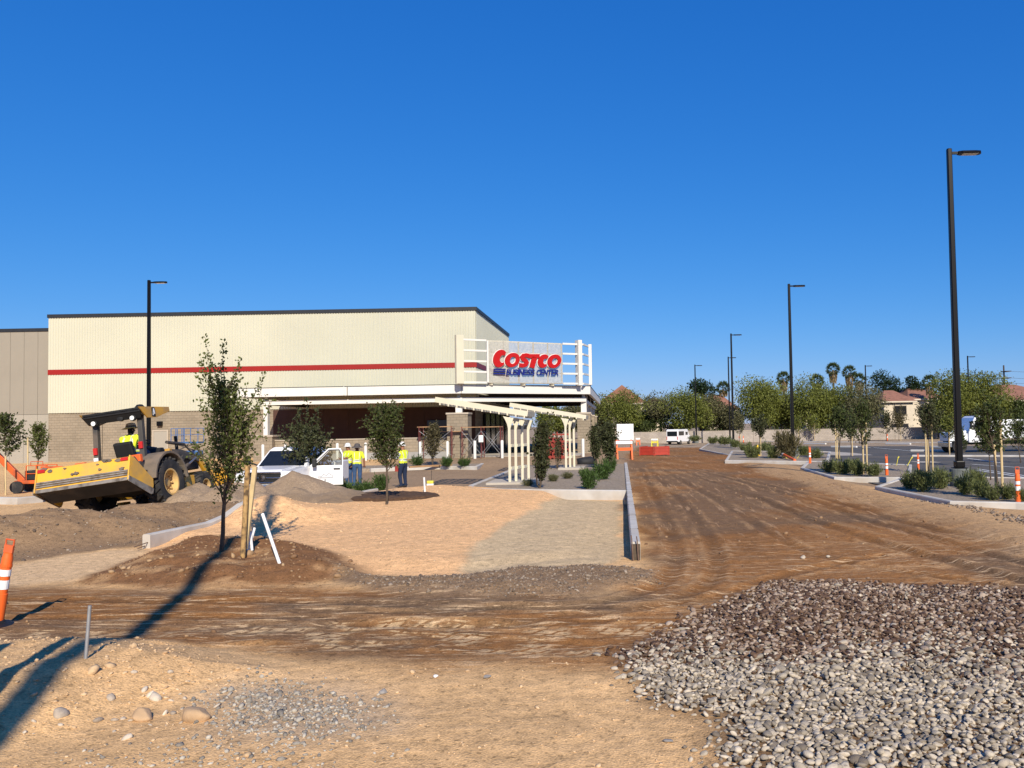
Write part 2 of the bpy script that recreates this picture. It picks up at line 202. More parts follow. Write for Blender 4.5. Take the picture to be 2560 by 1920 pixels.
# ---------------------------------------------------------------- mesh helpers
class MB:
    def __init__(s): s.v = []; s.f = []; s.mi = []; s.cur = 0
    def add(s, vs, fs):
        o = len(s.v); s.v += [tuple(p) for p in vs]; s.f += [tuple(i+o for i in q) for q in fs]; s.mi += [s.cur]*len(fs); return s
    def box(s, c, d, rot=None):
        x, y, z = d[0]/2, d[1]/2, d[2]/2
        vs = [Vector(p) for p in ((-x,-y,-z),(x,-y,-z),(x,y,-z),(-x,y,-z),(-x,-y,z),(x,-y,z),(x,y,z),(-x,y,z))]
        if rot is not None: vs = [rot @ p for p in vs]
        c = Vector(c); return s.add([p+c for p in vs], [(0,3,2,1),(4,5,6,7),(0,1,5,4),(1,2,6,5),(2,3,7,6),(3,0,4,7)])
    def bx(s, a, b): return s.box([(a[i]+b[i])/2 for i in range(3)], [abs(b[i]-a[i]) for i in range(3)])
    def bar(s, p0, p1, wd, h, up=(0, 0, 1)):
        p0 = Vector(p0); p1 = Vector(p1); d = p1-p0; L = d.length; d.normalize(); up = Vector(up)
        if abs(d.dot(up)) > 0.99: up = Vector((0, 1, 0))
        sx = d.cross(up).normalized(); uz = sx.cross(d)
        return s.box((p0+p1)/2, (wd, L, h), Matrix((sx, d, uz)).transposed())
    def tube(s, pts, rad, n=8, cap=True):
        pts = [Vector(p) for p in pts]; k = len(pts)
        if not isinstance(rad, (list, tuple)): rad = [rad]*k
        o = []; px = None
        for i, p in enumerate(pts):
            d = (pts[min(i+1, k-1)]-pts[max(i-1, 0)]).normalized()
            if px is None:
                a = Vector((0, 0, 1)) if abs(d.z) < 0.9 else Vector((1, 0, 0)); px = d.cross(a).normalized()
            else: px = (px-d*px.dot(d)).normalized()
            py = d.cross(px)
            o += [p+(px*math.cos(2*math.pi*j/n)+py*math.sin(2*math.pi*j/n))*rad[i] for j in range(n)]
        f = [(i*n+j, i*n+(j+1) % n, (i+1)*n+(j+1) % n, (i+1)*n+j) for i in range(k-1) for j in range(n)]
        if cap: f += [tuple(reversed(range(n))), tuple(range((k-1)*n, k*n))]
        return s.add(o, f)
    def lathe(s, prof, n=24, c=(0, 0, 0), axis='z', closed=False, open0=False):
        o = []; k = len(prof)
        for r_, h in prof:
            for j in range(n):
                a = 2*math.pi*j/n; p = (r_*math.cos(a), r_*math.sin(a), h)
                if axis == 'x': p = (h, p[0], p[1])
                elif axis == 'y': p = (p[1], h, p[0])
                o.append((p[0]+c[0], p[1]+c[1], p[2]+c[2]))
        f = [(i*n+j, i*n+(j+1) % n, (i+1)*n+(j+1) % n, (i+1)*n+j) for i in range(k-1) for j in range(n)]
        if closed: f += [((k-1)*n+j, (k-1)*n+(j+1) % n, (j+1) % n, j) for j in range(n)]
        else: f += ([] if open0 else [tuple(reversed(range(n)))])+[tuple(range((k-1)*n, k*n))]
        return s.add(o, f)
    def loft(s, rings, cap=True):
        n = len(rings[0]); o = [p for r_ in rings for p in r_]; k = len(rings)
        f = [(i*n+j, i*n+(j+1) % n, (i+1)*n+(j+1) % n, (i+1)*n+j) for i in range(k-1) for j in range(n)]
        if cap: f += [tuple(reversed(range(n))), tuple(range((k-1)*n, k*n))]
        return s.add(o, f)
    def prism(s, poly, h0, h1, plane='xy'):
        """polygon extruded along the third axis; plane 'xy' -> z, 'yz' -> x, 'xz' -> y"""
        def P(p, h): return {'xy': (p[0], p[1], h), 'yz': (h, p[0], p[1]), 'xz': (p[0], h, p[1])}[plane]
        n = len(poly); return s.add([P(p, h0) for p in poly]+[P(p, h1) for p in poly], [tuple(reversed(range(n))), tuple(range(n, 2*n))]+[(j, (j+1) % n, n+(j+1) % n, n+j) for j in range(n)])
    def build(s, name, mtl, parent=None, bevel=0, smooth=False, kind=None, xf=None):
        me = bpy.data.meshes.new(name); me.from_pydata(s.v, [], s.f)
        bm = bmesh.new(); bm.from_mesh(me)
        if mtl.__class__ is list:
            for fc, i in zip(bm.faces, s.mi): fc.material_index = i
        bmesh.ops.recalc_face_normals(bm, faces=bm.faces)
        if bevel: bmesh.ops.bevel(bm, geom=[e for e in bm.edges if len(e.link_faces) == 2 and e.calc_face_angle() > 0.6], offset=bevel, segments=2, affect='EDGES', profile=0.6, clamp_overlap=True)
        if xf is not None: bm.transform(xf)
        bm.to_mesh(me); bm.free()
        for q in (mtl if mtl.__class__ is list else [mtl]): me.materials.append(q)
        if smooth: me.polygons.foreach_set('use_smooth', [True]*len(me.polygons))
        o = bpy.data.objects.new(name, me); COL.objects.link(o)
        if parent: o.parent = parent
        if kind: o['kind'] = kind
        return o
def smooth_by_angle(o, ang=40):
    me = o.data; me.polygons.foreach_set('use_smooth', [True]*len(me.polygons))
    bm = bmesh.new(); bm.from_mesh(me)
    for e in bm.edges: e.smooth = not (len(e.link_faces) == 2 and e.calc_face_angle() > R(ang))
    bm.to_mesh(me); bm.free(); return o
def tag(o, label=None, cat=None, group=None, kind=None):
    if label: o['label'] = label
    if cat: o['category'] = cat
    if group: o['group'] = group
    if kind: o['kind'] = kind
    return o
def empty(name, loc, rz=0, label=None, cat=None, group=None, rot=None):
    o = bpy.data.objects.new(name, None); COL.objects.link(o); o.location = loc; o.rotation_euler = rot or (0, 0, rz); o.empty_display_size = 0.2
    return tag(o, label, cat, group)
def copy_tree(o, parent=None):
    c = o.copy(); COL.objects.link(c); c.parent = parent
    for ch in o.children: copy_tree(ch, c)
    return c
def np_mesh(name, V, F, mtl, parent=None, smooth=False, kind=None):
    """fast mesh from numpy arrays, every face with the same vertex count"""
    V = np.asarray(V, np.float32); F = np.asarray(F, np.int32); k = F.shape[1]
    me = bpy.data.meshes.new(name); me.vertices.add(len(V)); me.vertices.foreach_set('co', V.ravel())
    me.loops.add(F.size); me.loops.foreach_set('vertex_index', F.ravel()); me.polygons.add(len(F))
    me.polygons.foreach_set('loop_start', np.arange(0, F.size, k, dtype=np.int32)); me.polygons.foreach_set('loop_total', np.full(len(F), k, np.int32))
    if smooth: me.polygons.foreach_set('use_smooth', np.ones(len(F), bool))
    me.update(calc_edges=True); me.validate(); me.materials.append(mtl)
    o = bpy.data.objects.new(name, me); COL.objects.link(o)
    if parent: o.parent = parent
    if kind: o['kind'] = kind
    return o

# ================================================================ GROUND
def graded(stops):
    o = [stops[0][0]]
    for (a, s0), (b, s1) in zip(stops[:-1], stops[1:]):
        L = b-a; n = max(1, int(round(2*L/(s0+s1)))); t = np.linspace(0, 1, n+1)[1:]
        c = (s0*t+(s1-s0)*t*t/2)/((s0+s1)/2); o += list(a+L*c)
    return np.array(o)
xs = graded([(-900, 120), (-120, 20), (-40, 1.0), (-20, 0.22), (-9, 0.075), (6.5, 0.06), (12, 0.18), (30, 0.8), (120, 20), (900, 120)])
ys = graded([(-60, 12), (0, 1.2), (4.6, 0.09), (6, 0.045), (12, 0.06), (20, 0.10), (32, 0.22), (60, 0.8), (130, 4), (260, 30), (2500, 300)])
X, Y = np.meshgrid(xs, ys); Z = gz(X, Y)
def msk(poly, soft=0.25, wob=0.5, ws=0.9, seed=1): return sstep(soft, -soft, sdf(poly, X, Y)+wob*(fbm(X*ws, Y*ws, 4, seed)-0.5))
def cmix(c, col, mk): return c*(1-mk[..., None])+np.array(col)*mk[..., None]
TAN, BROWN, LGR, DGR, MND, PALE = (0.70, 0.43, 0.20), (0.285, 0.138, 0.050), (0.55, 0.425, 0.265), (0.245, 0.165, 0.100), (0.205, 0.105, 0.048), (0.62, 0.44, 0.26)
C = np.zeros(X.shape+(3,))+np.array((0.64, 0.42, 0.215))
C = cmix(C, (0.30, 0.215, 0.140), sstep(27, 30, Y)*sstep(-15.0, -13.0, X))
C = cmix(C, (0.33, 0.26, 0.19), sstep(60, 90, Y))
n1 = fbm(X*0.8, Y*0.8, 4, 5); C = C*(0.86+0.28*n1)[..., None]
C = cmix(C, DGR, msk(Z_LW, 0.3, 0.6, 0.8, 61)*0.95); C = cmix(C, PALE, msk(Z_PALE, 0.3, 0.5, 0.7, 62))
C = cmix(C, (0.74, 0.465, 0.245), msk(Z_ISL, 0.1, 0.2, 1, 63)); C = cmix(C, LGR, msk(Z_LGR, 0.12, 0.45, 1.2, 64))
rd = msk(Z_ROAD, 0.35, 0.9, 0.8, 65); st = vnoise(X*0.5, Y*4.2, 66)*0.6+vnoise(X*1.6+3, Y*11, 67)*0.4
far = sstep(14.5, 18, Y); st2 = vnoise(X*2.6+Y*0.55, Y*0.10-X*0.02, 70)*0.6+vnoise(X*6+Y*1.2, Y*0.25, 71)*0.4; st = st*(1-far)+st2*far
rc = np.array(BROWN)*(1-sstep(0.56, 0.80, st)[..., None])+np.array((0.36, 0.205, 0.095))*sstep(0.56, 0.80, st)[..., None]
rc = rc*(0.62+0.5*fbm(X*0.45, Y*0.45, 3, 68))[..., None]
dm = sstep(0.48, 0.62, fbm(X*0.25+9, Y*0.25, 3, 69))[..., None]*0.75; rc = rc*(1-dm)+np.array((0.165, 0.110, 0.068))*dm
C = C*(1-rd[..., None])+rc*rd[..., None]
gw = np.clip(msk(GP([(560, 1300), (900, 1285), (1300, 1285), (1480, 1290), (1300, 1325), (900, 1322), (600, 1318)]), 0.3, 0.5, 1, 72), 0, 1)*0.75; C = cmix(C, (0.135, 0.098, 0.066), gw)
def along(pts, x, y):
    best = np.full(x.shape, 1e9); S_ = np.zeros(x.shape); V_ = np.zeros(x.shape); acc = 0
    for p, q in zip(pts[:-1], pts[1:]):
        ex, ey = q[0]-p[0], q[1]-p[1]; L = math.hypot(ex, ey); ex /= L; ey /= L; s_ = (x-p[0])*ex+(y-p[1])*ey; c_ = (x-p[0])*ey-(y-p[1])*ex; sc_ = np.clip(s_, 0, L); d = np.hypot(s_-sc_, c_)
        m = d < best; best = np.where(m, d, best); S_ = np.where(m, acc+s_, S_); V_ = np.where(m, np.where(np.abs(c_) > d, c_, np.sign(c_+1e-9)*d), V_); acc += L
    return S_, V_, best
TS, TV, TB = along(TRACKS[0][0], X, Y); TW = TRACKS[0][1]; TM = np.full(X.shape, TW)
for pts, wd in TRACKS[1:3]:
    s2, v2, b2_ = along(pts, X, Y); m = b2_/wd < TB/TM; TS = np.where(m, s2, TS); TV = np.where(m, v2, TV); TB = np.where(m, b2_, TB); TM = np.where(m, wd, TM)
for k_, q_ in enumerate(RUTS):
    d = ldist(q_, X, Y); br_ = 0.55+0.45*sstep(0.35, 0.6, vnoise(X*0.9, Y*0.9, 130+k_)); C = C*(1-0.24*(sstep(0.16, 0.05, d)*br_*sstep(60, 35, Y))[..., None]); C = cmix(C, (0.46, 0.29, 0.15), sstep(0.10, 0.02, np.abs(d-0.24))*0.45*br_*sstep(0.4, 0.6, vnoise(X*2, Y*2, 150+k_)))
C = cmix(C, (0.46, 0.30, 0.16), msk(Z_BANK, 0.4, 1.0, 0.8, 73)*0.85)
C = cmix(C, MND, msk(Z_MOUND, 0.2, 0.5, 1.3, 74)); C = cmix(C, (0.40, 0.25, 0.13), msk(Z_MOUND, 0.2, 0.4, 1.3, 76)*sstep(0.52, 0.7, fbm(X*2.1, Y*2.1, 3, 77))*0.8)
C = cmix(C, DGR, msk(Z_WINDR, 0.15, 0.4, 1.5, 78)); C = cmix(C, (0.56, 0.37, 0.195), msk(Z_BERM, 0.25, 0.5, 1, 79))
C = cmix(C, (0.10, 0.062, 0.038), msk(Z_COB, 0.25, 0.4, 1.5, 81)*0.85); C = cmix(C, (0.38, 0.31, 0.235), msk(Z_GP, 0.5, 0.8, 1, 82)*0.8)
C = C*(0.90+0.2*fbm(X*6, Y*6, 3, 83))[..., None]*np.array((1.06, 1.0, 0.90))
nx, ny = len(xs), len(ys); idx = np.arange(nx*ny).reshape(ny, nx)
F = np.stack([idx[:-1, :-1], idx[:-1, 1:], idx[1:, 1:], idx[1:, :-1]], -1).reshape(-1, 4)
gm = bpy.data.materials.new('soil'); gm.use_nodes = True; t = gm.node_tree; n = t.nodes; l = t.links; b = n['Principled BSDF']; b.inputs['Roughness'].default_value = 1; b.inputs['Specular IOR Level'].default_value = 0.15
at = n.new('ShaderNodeAttribute'); at.attribute_name = 'soil'; tc = n.new('ShaderNodeTexCoord')
def nnode(scale, det=5, lo=0.3, hi=0.7, a=0.8, c=1.2, typ='ShaderNodeTexNoise'):
    q = n.new(typ); q.inputs['Scale'].default_value = scale; l.new(tc.outputs['Object'], q.inputs['Vector'])
    if typ == 'ShaderNodeTexNoise': q.inputs['Detail'].default_value = det
    mr = n.new('ShaderNodeMapRange'); mr.inputs[1].default_value = lo; mr.inputs[2].default_value = hi; mr.inputs[3].default_value = a; mr.inputs[4].default_value = c; l.new(q.outputs[0], mr.inputs[0]); return mr.outputs[0], q
a1, q1 = nnode(7, 6, 0.3, 0.7, 0.82, 1.18); a2, q2 = nnode(55, 4, 0.3, 0.7, 0.74, 1.26); a4, q4 = nnode(21, 3, 0.30, 0.43, 0.55, 1.0); a3, q3 = nnode(38, 0, 0.0, 0.14, 1.3, 1.0, 'ShaderNodeTexVoronoi')  # sharp mid-scale noise paints tiny crevice shadows into the soil colour as dark flecks
cur = at.outputs['Color']
ah = n.new('ShaderNodeAttribute'); ah.attribute_name = 'haul'
for fac_, scl, lo, hi, colr, amt in ((at.outputs['Alpha'], (1.3, 15, 1), .56, .63, (0.60, 0.41, 0.23, 1), .85), (at.outputs['Alpha'], (4.5, 26, 1), .60, .66, (0.62, 0.43, 0.25, 1), .7), (at.outputs['Alpha'], (0.7, 7, 1), .60, .72, (0.15, 0.072, 0.03, 1), .6), (ah.outputs['Fac'], (5.0, .35, 1), .58, .66, (0.46, 0.28, 0.145, 1), .75), (ah.outputs['Fac'], (2.2, .22, 1), .60, .72, (0.17, 0.095, 0.05, 1), .6), (ah.outputs['Fac'], (9, 1.1, 1), .62, .66, (0.11, 0.055, 0.028, 1), .7)):
    mp = n.new('ShaderNodeMapping'); mp.inputs['Scale'].default_value = scl; mp.inputs['Rotation'].default_value = (0, 0, R(11) if fac_ == ah.outputs['Fac'] else R(2)); l.new(tc.outputs['Object'], mp.inputs[0])
    q = n.new('ShaderNodeTexNoise'); q.inputs['Scale'].default_value = 1; q.inputs['Detail'].default_value = 5; q.inputs['Roughness'].default_value = .62; l.new(mp.outputs[0], q.inputs['Vector'])
    mr = n.new('ShaderNodeMapRange'); mr.inputs[1].default_value = lo; mr.inputs[2].default_value = hi; mr.inputs[3].default_value = 0; mr.inputs[4].default_value = amt; l.new(q.outputs[0], mr.inputs[0])
    mm = n.new('ShaderNodeMath'); mm.operation = 'MULTIPLY'; l.new(mr.outputs[0], mm.inputs[0]); l.new(fac_, mm.inputs[1])
    mx = n.new('ShaderNodeMix'); mx.data_type = 'RGBA'; l.new(mm.outputs[0], mx.inputs[0]); l.new(cur, mx.inputs[6]); mx.inputs[7].default_value = colr; cur = mx.outputs[2]
atr = n.new('ShaderNodeAttribute'); atr.attribute_name = 'tread'; sx_ = n.new('ShaderNodeSeparateXYZ'); l.new(atr.outputs['Vector'], sx_.inputs[0])
def mth(op, a_, b_=None):
    m_ = n.new('ShaderNodeMath'); m_.operation = op
    for i_, v_ in enumerate((a_, b_)):
        if v_ is None: continue
        if isinstance(v_, (int, float)): m_.inputs[i_].default_value = v_
        else: l.new(v_, m_.inputs[i_])
    return m_.outputs[0]
row = mth('MULTIPLY', sx_.outputs[1], 2.2); rowi = mth('FLOOR', row); rowf = mth('FRACT', row); lugf = mth('FRACT', mth('ADD', mth('MULTIPLY', sx_.outputs[0], 4.6), mth('ADD', mth('MULTIPLY', rowi, .5), mth('MULTIPLY', rowf, .35))))
blk = mth('MULTIPLY', mth('GREATER_THAN', lugf, .22), mth('MULTIPLY', mth('GREATER_THAN', rowf, .16), mth('LESS_THAN', sx_.outputs[2], 1.0)))
brk, qbrk = nnode(2.6, 6, .48, .58, 0, .6); tm_ = mth('MULTIPLY', blk, mth('MULTIPLY', brk, at.outputs['Alpha']))
mx = n.new('ShaderNodeMix'); mx.data_type = 'RGBA'; l.new(tm_, mx.inputs[0]); l.new(cur, mx.inputs[6]); mx.inputs[7].default_value = (0.66, 0.46, 0.25, 1); cur = mx.outputs[2]
for s_ in (a1, a2, a3, a4):
    vm = n.new('ShaderNodeVectorMath'); vm.operation = 'SCALE'; l.new(cur, vm.inputs[0]); l.new(s_, vm.inputs['Scale']); cur = vm.outputs[0]
l.new(cur, b.inputs['Base Color'])
b1 = n.new('ShaderNodeBump'); b1.inputs['Distance'].default_value = 0.018; l.new(q1.outputs[0], b1.inputs['Height'])
b2 = n.new('ShaderNodeBump'); b2.inputs['Distance'].default_value = 0.012; l.new(q2.outputs[0], b2.inputs['Height']); l.new(b1.outputs[0], b2.inputs['Normal']); b3 = n.new('ShaderNodeBump'); b3.inputs['Distance'].default_value = 0.012; l.new(tm_, b3.inputs['Height']); l.new(b2.outputs[0], b3.inputs['Normal']); l.new(b3.outputs[0], b.inputs['Normal'])
ground = np_mesh('ground', np.stack([X, Y, Z], -1).reshape(-1, 3), F, gm, smooth=True); tag(ground, 'bare dirt building site ground with brown tyre tracks', 'ground', kind='structure')
ca = ground.data.attributes.new('soil', 'FLOAT_COLOR', 'POINT'); ca.data.foreach_set('color', np.concatenate([np.clip(C, 0, 1).reshape(-1, 3), (rd*(1-far)).reshape(-1, 1)], 1).astype(np.float32).ravel())

ta = ground.data.attributes.new('tread', 'FLOAT_VECTOR', 'POINT'); ta.data.foreach_set('vector', np.stack([TS, TV/TM, TB/TM], -1).astype(np.float32).ravel())
fa = ground.data.attributes.new('haul', 'FLOAT', 'POINT'); fa.data.foreach_set('value', (rd*far).astype(np.float32).ravel())
# ---------------------------------------------------------------- stones
def ico(sub):
    bm = bmesh.new(); bmesh.ops.create_icosphere(bm, subdivisions=sub, radius=1); V = np.array([v.co[:] for v in bm.verts]); Fc = np.array([[v.index for v in f.verts] for f in bm.faces]); bm.free(); return V, Fc
I1 = ico(1); I2 = ico(2)
def stone_shape(base, seed, amt=0.25):
    V = base[0].copy(); r = np.random.default_rng(seed)
    for _ in range(3):
        d = r.normal(size=3); d /= np.linalg.norm(d); V = V*(1+amt*0.6*(r.random()-0.5)*np.sin(V@d*2.2+r.random()*6)[:, None])
    for _ in range(9):      # knock flats off the stone
        d = r.normal(size=3); d /= np.linalg.norm(d); h = r.uniform(0.62, 0.92); q = V@d; V = V-np.outer(np.maximum(q-h, 0), d)*0.92
    return V
def rotm(rng, n_, tilt):
    a = rng.random(n_)*2*np.pi; b_ = rng.normal(size=n_)*tilt; c = rng.normal(size=n_)*tilt
    ca_, sa = np.cos(a), np.sin(a); cb, sb = np.cos(b_), np.sin(b_); cc, s_ = np.cos(c), np.sin(c); O = np.zeros(n_); I = np.ones(n_)
    Rz = np.stack([ca_, -sa, O, sa, ca_, O, O, O, I], -1).reshape(-1, 3, 3); Rx = np.stack([I, O, O, O, cb, -sb, O, sb, cb], -1).reshape(-1, 3, 3); Ry = np.stack([cc, O, s_, O, I, O, -s_, O, cc], -1).reshape(-1, 3, 3)
    return Rz@Rx@Ry
def scatter_mesh(name, P, S, mtl, base, seed, tilt=0.35, parent=None, kind='stuff', smooth=True, amt=0.25):
    rng = np.random.default_rng(seed); n_ = len(P); RM = rotm(rng, n_, tilt); VS, FS = [], []; shapes = [stone_shape(base, seed+k, amt) for k in range(8)]; w_ = rng.integers(0, 8, n_); o = 0
    for k in range(8):
        i = np.where(w_ == k)[0]
        if not len(i): continue
        V = np.einsum('nij,nvj->nvi', RM[i], shapes[k][None]*S[i][:, None, :])+P[i][:, None, :]; nv = V.shape[1]
        VS.append(V.reshape(-1, 3)); FS.append((base[1][None]+(np.arange(len(i))*nv)[:, None, None]+o).reshape(-1, 3)); o += len(i)*nv
    return np_mesh(name, np.concatenate(VS), np.concatenate(FS), mtl, parent, smooth, kind)
def fill(poly, sp, seed, edge=0.15, dens=1.0):
    rng = np.random.default_rng(seed); xs_ = [p[0] for p in poly]; ys_ = [p[1] for p in poly]
    gx, gy = np.meshgrid(np.arange(min(xs_)-.5, max(xs_)+.5, sp), np.arange(max(min(ys_)-.5, 4.8), max(ys_)+.5, sp)); gx = gx.ravel(); gy = gy.ravel()
    gx = gx+rng.uniform(-.5, .5, gx.size)*sp; gy = gy+rng.uniform(-.5, .5, gy.size)*sp
    d = sdf(poly, gx, gy)+0.12+0.6*(fbm(gx*1.3, gy*1.3, 3, seed)-0.5); k = (rng.random(gx.size) < dens*sstep(edge, -edge, d)); 
    k &= gx > -0.78*gy-0.5; k &= gy < 36; k &= gx < 0.60*gy+2.2
    return gx[k], gy[k]
def stonemat(name, c1, c2, c3):
    m_ = mat(name, (1, 1, 1), 0.75, 0.14, 22, bump=0.004, bscale=90, spec=0.3); t = m_.node_tree; n = t.nodes; l = t.links; b = n['Principled BSDF']; src = b.inputs['Base Color'].links[0].from_socket
    ge = n.new('ShaderNodeNewGeometry'); cr = n.new('ShaderNodeValToRGB'); e = cr.color_ramp.elements; e[0].color = (*c1, 1); e[1].color = (*c3, 1); x = e.new(0.5); x.color = (*c2, 1); oi = n.new('ShaderNodeObjectInfo'); ad_ = n.new('ShaderNodeMath'); ad_.operation = 'ADD'; l.new(ge.outputs['Random Per Island'], ad_.inputs[0]); l.new(oi.outputs['Random'], ad_.inputs[1]); fr_ = n.new('ShaderNodeMath'); fr_.operation = 'FRACT'; l.new(ad_.outputs[0], fr_.inputs[0]); l.new(fr_.outputs[0], cr.inputs[0])
    mu = n.new('ShaderNodeVectorMath'); mu.operation = 'MULTIPLY'; l.new(src, mu.inputs[0]); l.new(cr.outputs[0], mu.inputs[1]); l.new(mu.outputs[0], b.inputs['Base Color']); return m_
COB_CLEAN = stonemat('river_cobble', (0.14, 0.112, 0.083), (0.35, 0.295, 0.22), (0.55, 0.465, 0.35)); COB_DIRTY = stonemat('muddy_cobble', (0.055, 0.028, 0.016), (0.150, 0.090, 0.054), (0.40, 0.31, 0.23))
PEB = stonemat('pebble_mix', (0.30, 0.24, 0.18), (0.44, 0.36, 0.27), (0.62, 0.53, 0.41)); CLOD = stonemat('dirt_clod', (0.15, 0.08, 0.038), (0.22, 0.125, 0.062), (0.42, 0.28, 0.15)); CLODT = stonemat('tan_clod', (0.44, 0.29, 0.16), (0.54, 0.37, 0.205), (0.62, 0.44, 0.26)); GRV = stonemat('grey_gravel', (0.16, 0.14, 0.115), (0.29, 0.255, 0.205), (0.47, 0.42, 0.34)); DGRV = stonemat('dark_gravel', (0.10, 0.07, 0.048), (0.17, 0.125, 0.088), (0.34, 0.27, 0.20))
bed = empty('cobble_bed', (0, 0, 0)); tag(bed, 'bed of grey river cobbles in the right foreground', 'cobbles', kind='structure')
rng = np.random.default_rng(5)
cx, cy = fill(Z_COB, 0.045, 11, 0.40); c2x, c2y = fill(Z_COB, 0.056, 12, 0.20, 0.75)
n0 = len(cx); cx = np.r_[cx, c2x]; cy = np.r_[cy, c2y]; nn = len(cx)
sz = np.minimum(np.exp(rng.normal(-3.72, 0.33, nn)), 0.048); S = np.stack([sz*rng.uniform(0.95, 1.4, nn), sz*rng.uniform(0.7, 1.0, nn), sz*rng.uniform(0.38, 0.66, nn)], 1)
cz = gz(cx, cy)+np.where(np.arange(nn) < n0, 0.003, 0.024)+rng.normal(0, 0.006, nn)
P = np.stack([cx, cy, cz], 1)
dirtp = sstep(6.9, 9.0, cy+0.16*(cx-3)+1.0*(fbm(cx*0.6, cy*0.9, 3, 15)-0.5)*2); dirty = rng.random(nn) < dirtp*0.95
vis = (cy > 5.9) & (cx < 0.49*cy) ; order = np.argsort(-(sz/cy)*vis*(np.arange(nn) >= n0)); near = np.zeros(nn, bool); near[order[:300]] = True
shp = [stone_shape(I2, 900+k, 0.25) for k in range(8)]; meshes = []
for k in range(8):
    for mt_ in (COB_CLEAN, COB_DIRTY):
        o = np_mesh('cobble', shp[k], I2[1], mt_, None, True); meshes.append(o.data); bpy.data.objects.remove(o)
RM = rotm(rng, nn, 0.3)
for q, i in enumerate(np.where(near)[0]):
    o = bpy.data.objects.new('cobble', meshes[(q % 8)*2+int(dirty[i])]); COL.objects.link(o); o.parent = bed
    M4 = Matrix([list(r_) for r_ in RM[i]]).to_4x4() @ Matrix.Diagonal((*S[i], 1)); M4.translation = P[i]; o.matrix_local = M4
k = ~near & ~dirty; scatter_mesh('cobble_mass', P[k], S[k], COB_CLEAN, I2, 31, parent=bed)
k = ~near & dirty; scatter_mesh('muddy_cobble_mass', P[k], S[k], COB_DIRTY, I2, 32, parent=bed)
def lay(name, poly, sp, seed, mu_, sd, mtl, base=I1, dens=1.0, edge=0.3, flat=0.6, label='', lift=0.3, amt=0.4):
    gx, gy = fill(poly, sp, seed, edge, dens); r = np.random.default_rng(seed); m_ = len(gx); s_ = np.exp(r.normal(math.log(mu_), sd, m_))
    S_ = np.stack([s_*r.uniform(.9, 1.4, m_), s_*r.uniform(.7, 1, m_), s_*r.uniform(flat*.7, flat*1.2, m_)], 1)
    o = scatter_mesh(name, np.stack([gx, gy, gz(gx, gy)+s_*lift*flat], 1), S_, mtl, base, seed, 0.4, None, 'stuff', True, amt); return tag(o, label, 'gravel')
lay('gravel_patch', Z_GP, 0.034, 41, 0.017, 0.32, GRV, dens=0.85, edge=0.5, label='patch of small grey gravel in the centre foreground')
lay('gravel_strip', GP([(150, 1625), (420, 1585), (640, 1600), (800, 1640), (640, 1700), (100, 1720)]), 0.05, 42, 0.015, 0.3, GRV, dens=0.55, edge=0.5, label='thin scatter of grey gravel at the bottom edge')
lay('pebble_scatter', GP([(-60, 1500), (400, 1440), (900, 1430), (1400, 1450), (1560, 1560), (1600, 1700), (-200, 1700)]), 0.075, 43, 0.008, 0.5, CLODT, dens=0.35, edge=0.6, label='loose pebbles strewn over the tan foreground dirt')
lay('berm_clods', GP([(-60, 1400), (250, 1395), (420, 1410), (560, 1470), (400, 1520), (150, 1580), (-60, 1640)]), 0.06, 44, 0.009, 0.6, CLODT, dens=0.45, edge=0.3, label='tan dirt clods on the low bank in the left foreground')
lay('berm_stones', GP([(250, 1500), (460, 1455), (520, 1500), (460, 1570), (240, 1600), (-40, 1620), (-40, 1590)]), 0.10, 49, 0.020, 0.5, PEB, base=I2, dens=0.32, edge=0.3, label='grey and tan stones along the foot of the left bank')
lay('mound_clods', Z_MOUND, 0.09, 45, 0.014, 0.6, CLOD, dens=0.5, edge=0.2, label='brown clods covering the mound round the sapling')
lay('windrow_gravel', Z_WINDR, 0.05, 46, 0.014, 0.4, DGRV, dens=0.8, edge=0.2, label='dark wet gravel ridge across the middle of the dirt')
lay('windrow_stones', Z_LW, 0.12, 51, 0.016, 0.5, DGRV, dens=0.6, edge=0.2, label='small stones on the grey brown windrow before the tractor')
lay('road_clods', Z_ROAD, 0.13, 52, 0.009, 0.7, CLOD, dens=0.12, edge=0.2, label='crumbs of dry dirt scattered along the brown track')
lay('island_clods', GP([(330, 1182), (518, 1142), (655, 1110), (830, 1074), (990, 1062), (1200, 1076), (1090, 1140), (1000, 1205), (960, 1240), (760, 1238), (600, 1195), (420, 1180)]), 0.16, 47, 0.012, 0.5, CLODT, dens=0.35, edge=0.2, label='small clods on the tan graded planting bed')
lay('roadside_gravel', GP([(1950, 1080), (2080, 1098), (2260, 1140), (2260, 1165), (2100, 1120)]), 0.09, 48, 0.03, 0.35, DGRV, dens=0.8, edge=0.3, label='coarse brown gravel below the right kerb')
def rock(name, px, py, size, mtl, label, seed, sq=(1.2, 0.9, 0.75), group=None):
    p = GG(px, py); V = stone_shape(ico(3), seed, 0.9)*np.array(sq)*size
    o = np_mesh(name, V, ico(3)[1], mtl, None, True); o.location = p+Vector((0, 0, size*sq[2]*0.45)); o.rotation_euler = (0.1, 0.05, seed); return tag(o, label, 'rock', group)
rock('boulder', 421, 1555, 0.105, M['rock'], 'largest tan boulder beside the gravel patch in the left foreground', 3)
rock('boulder', 305, 1552, 0.085, M['rock'], 'half buried tan rock left of the largest boulder', 8)
rock('stone', 1050, 1465, 0.030, M['grock'], 'round grey stone alone on the brown track, right one of a pair', 4)
rock('stone', 940, 1463, 0.026, M['swhite'], 'small white stone alone on the brown track', 5)
rock('stone', 828, 1498, 0.036, M['grock'], 'dark grey stone right of the gravel patch', 6)
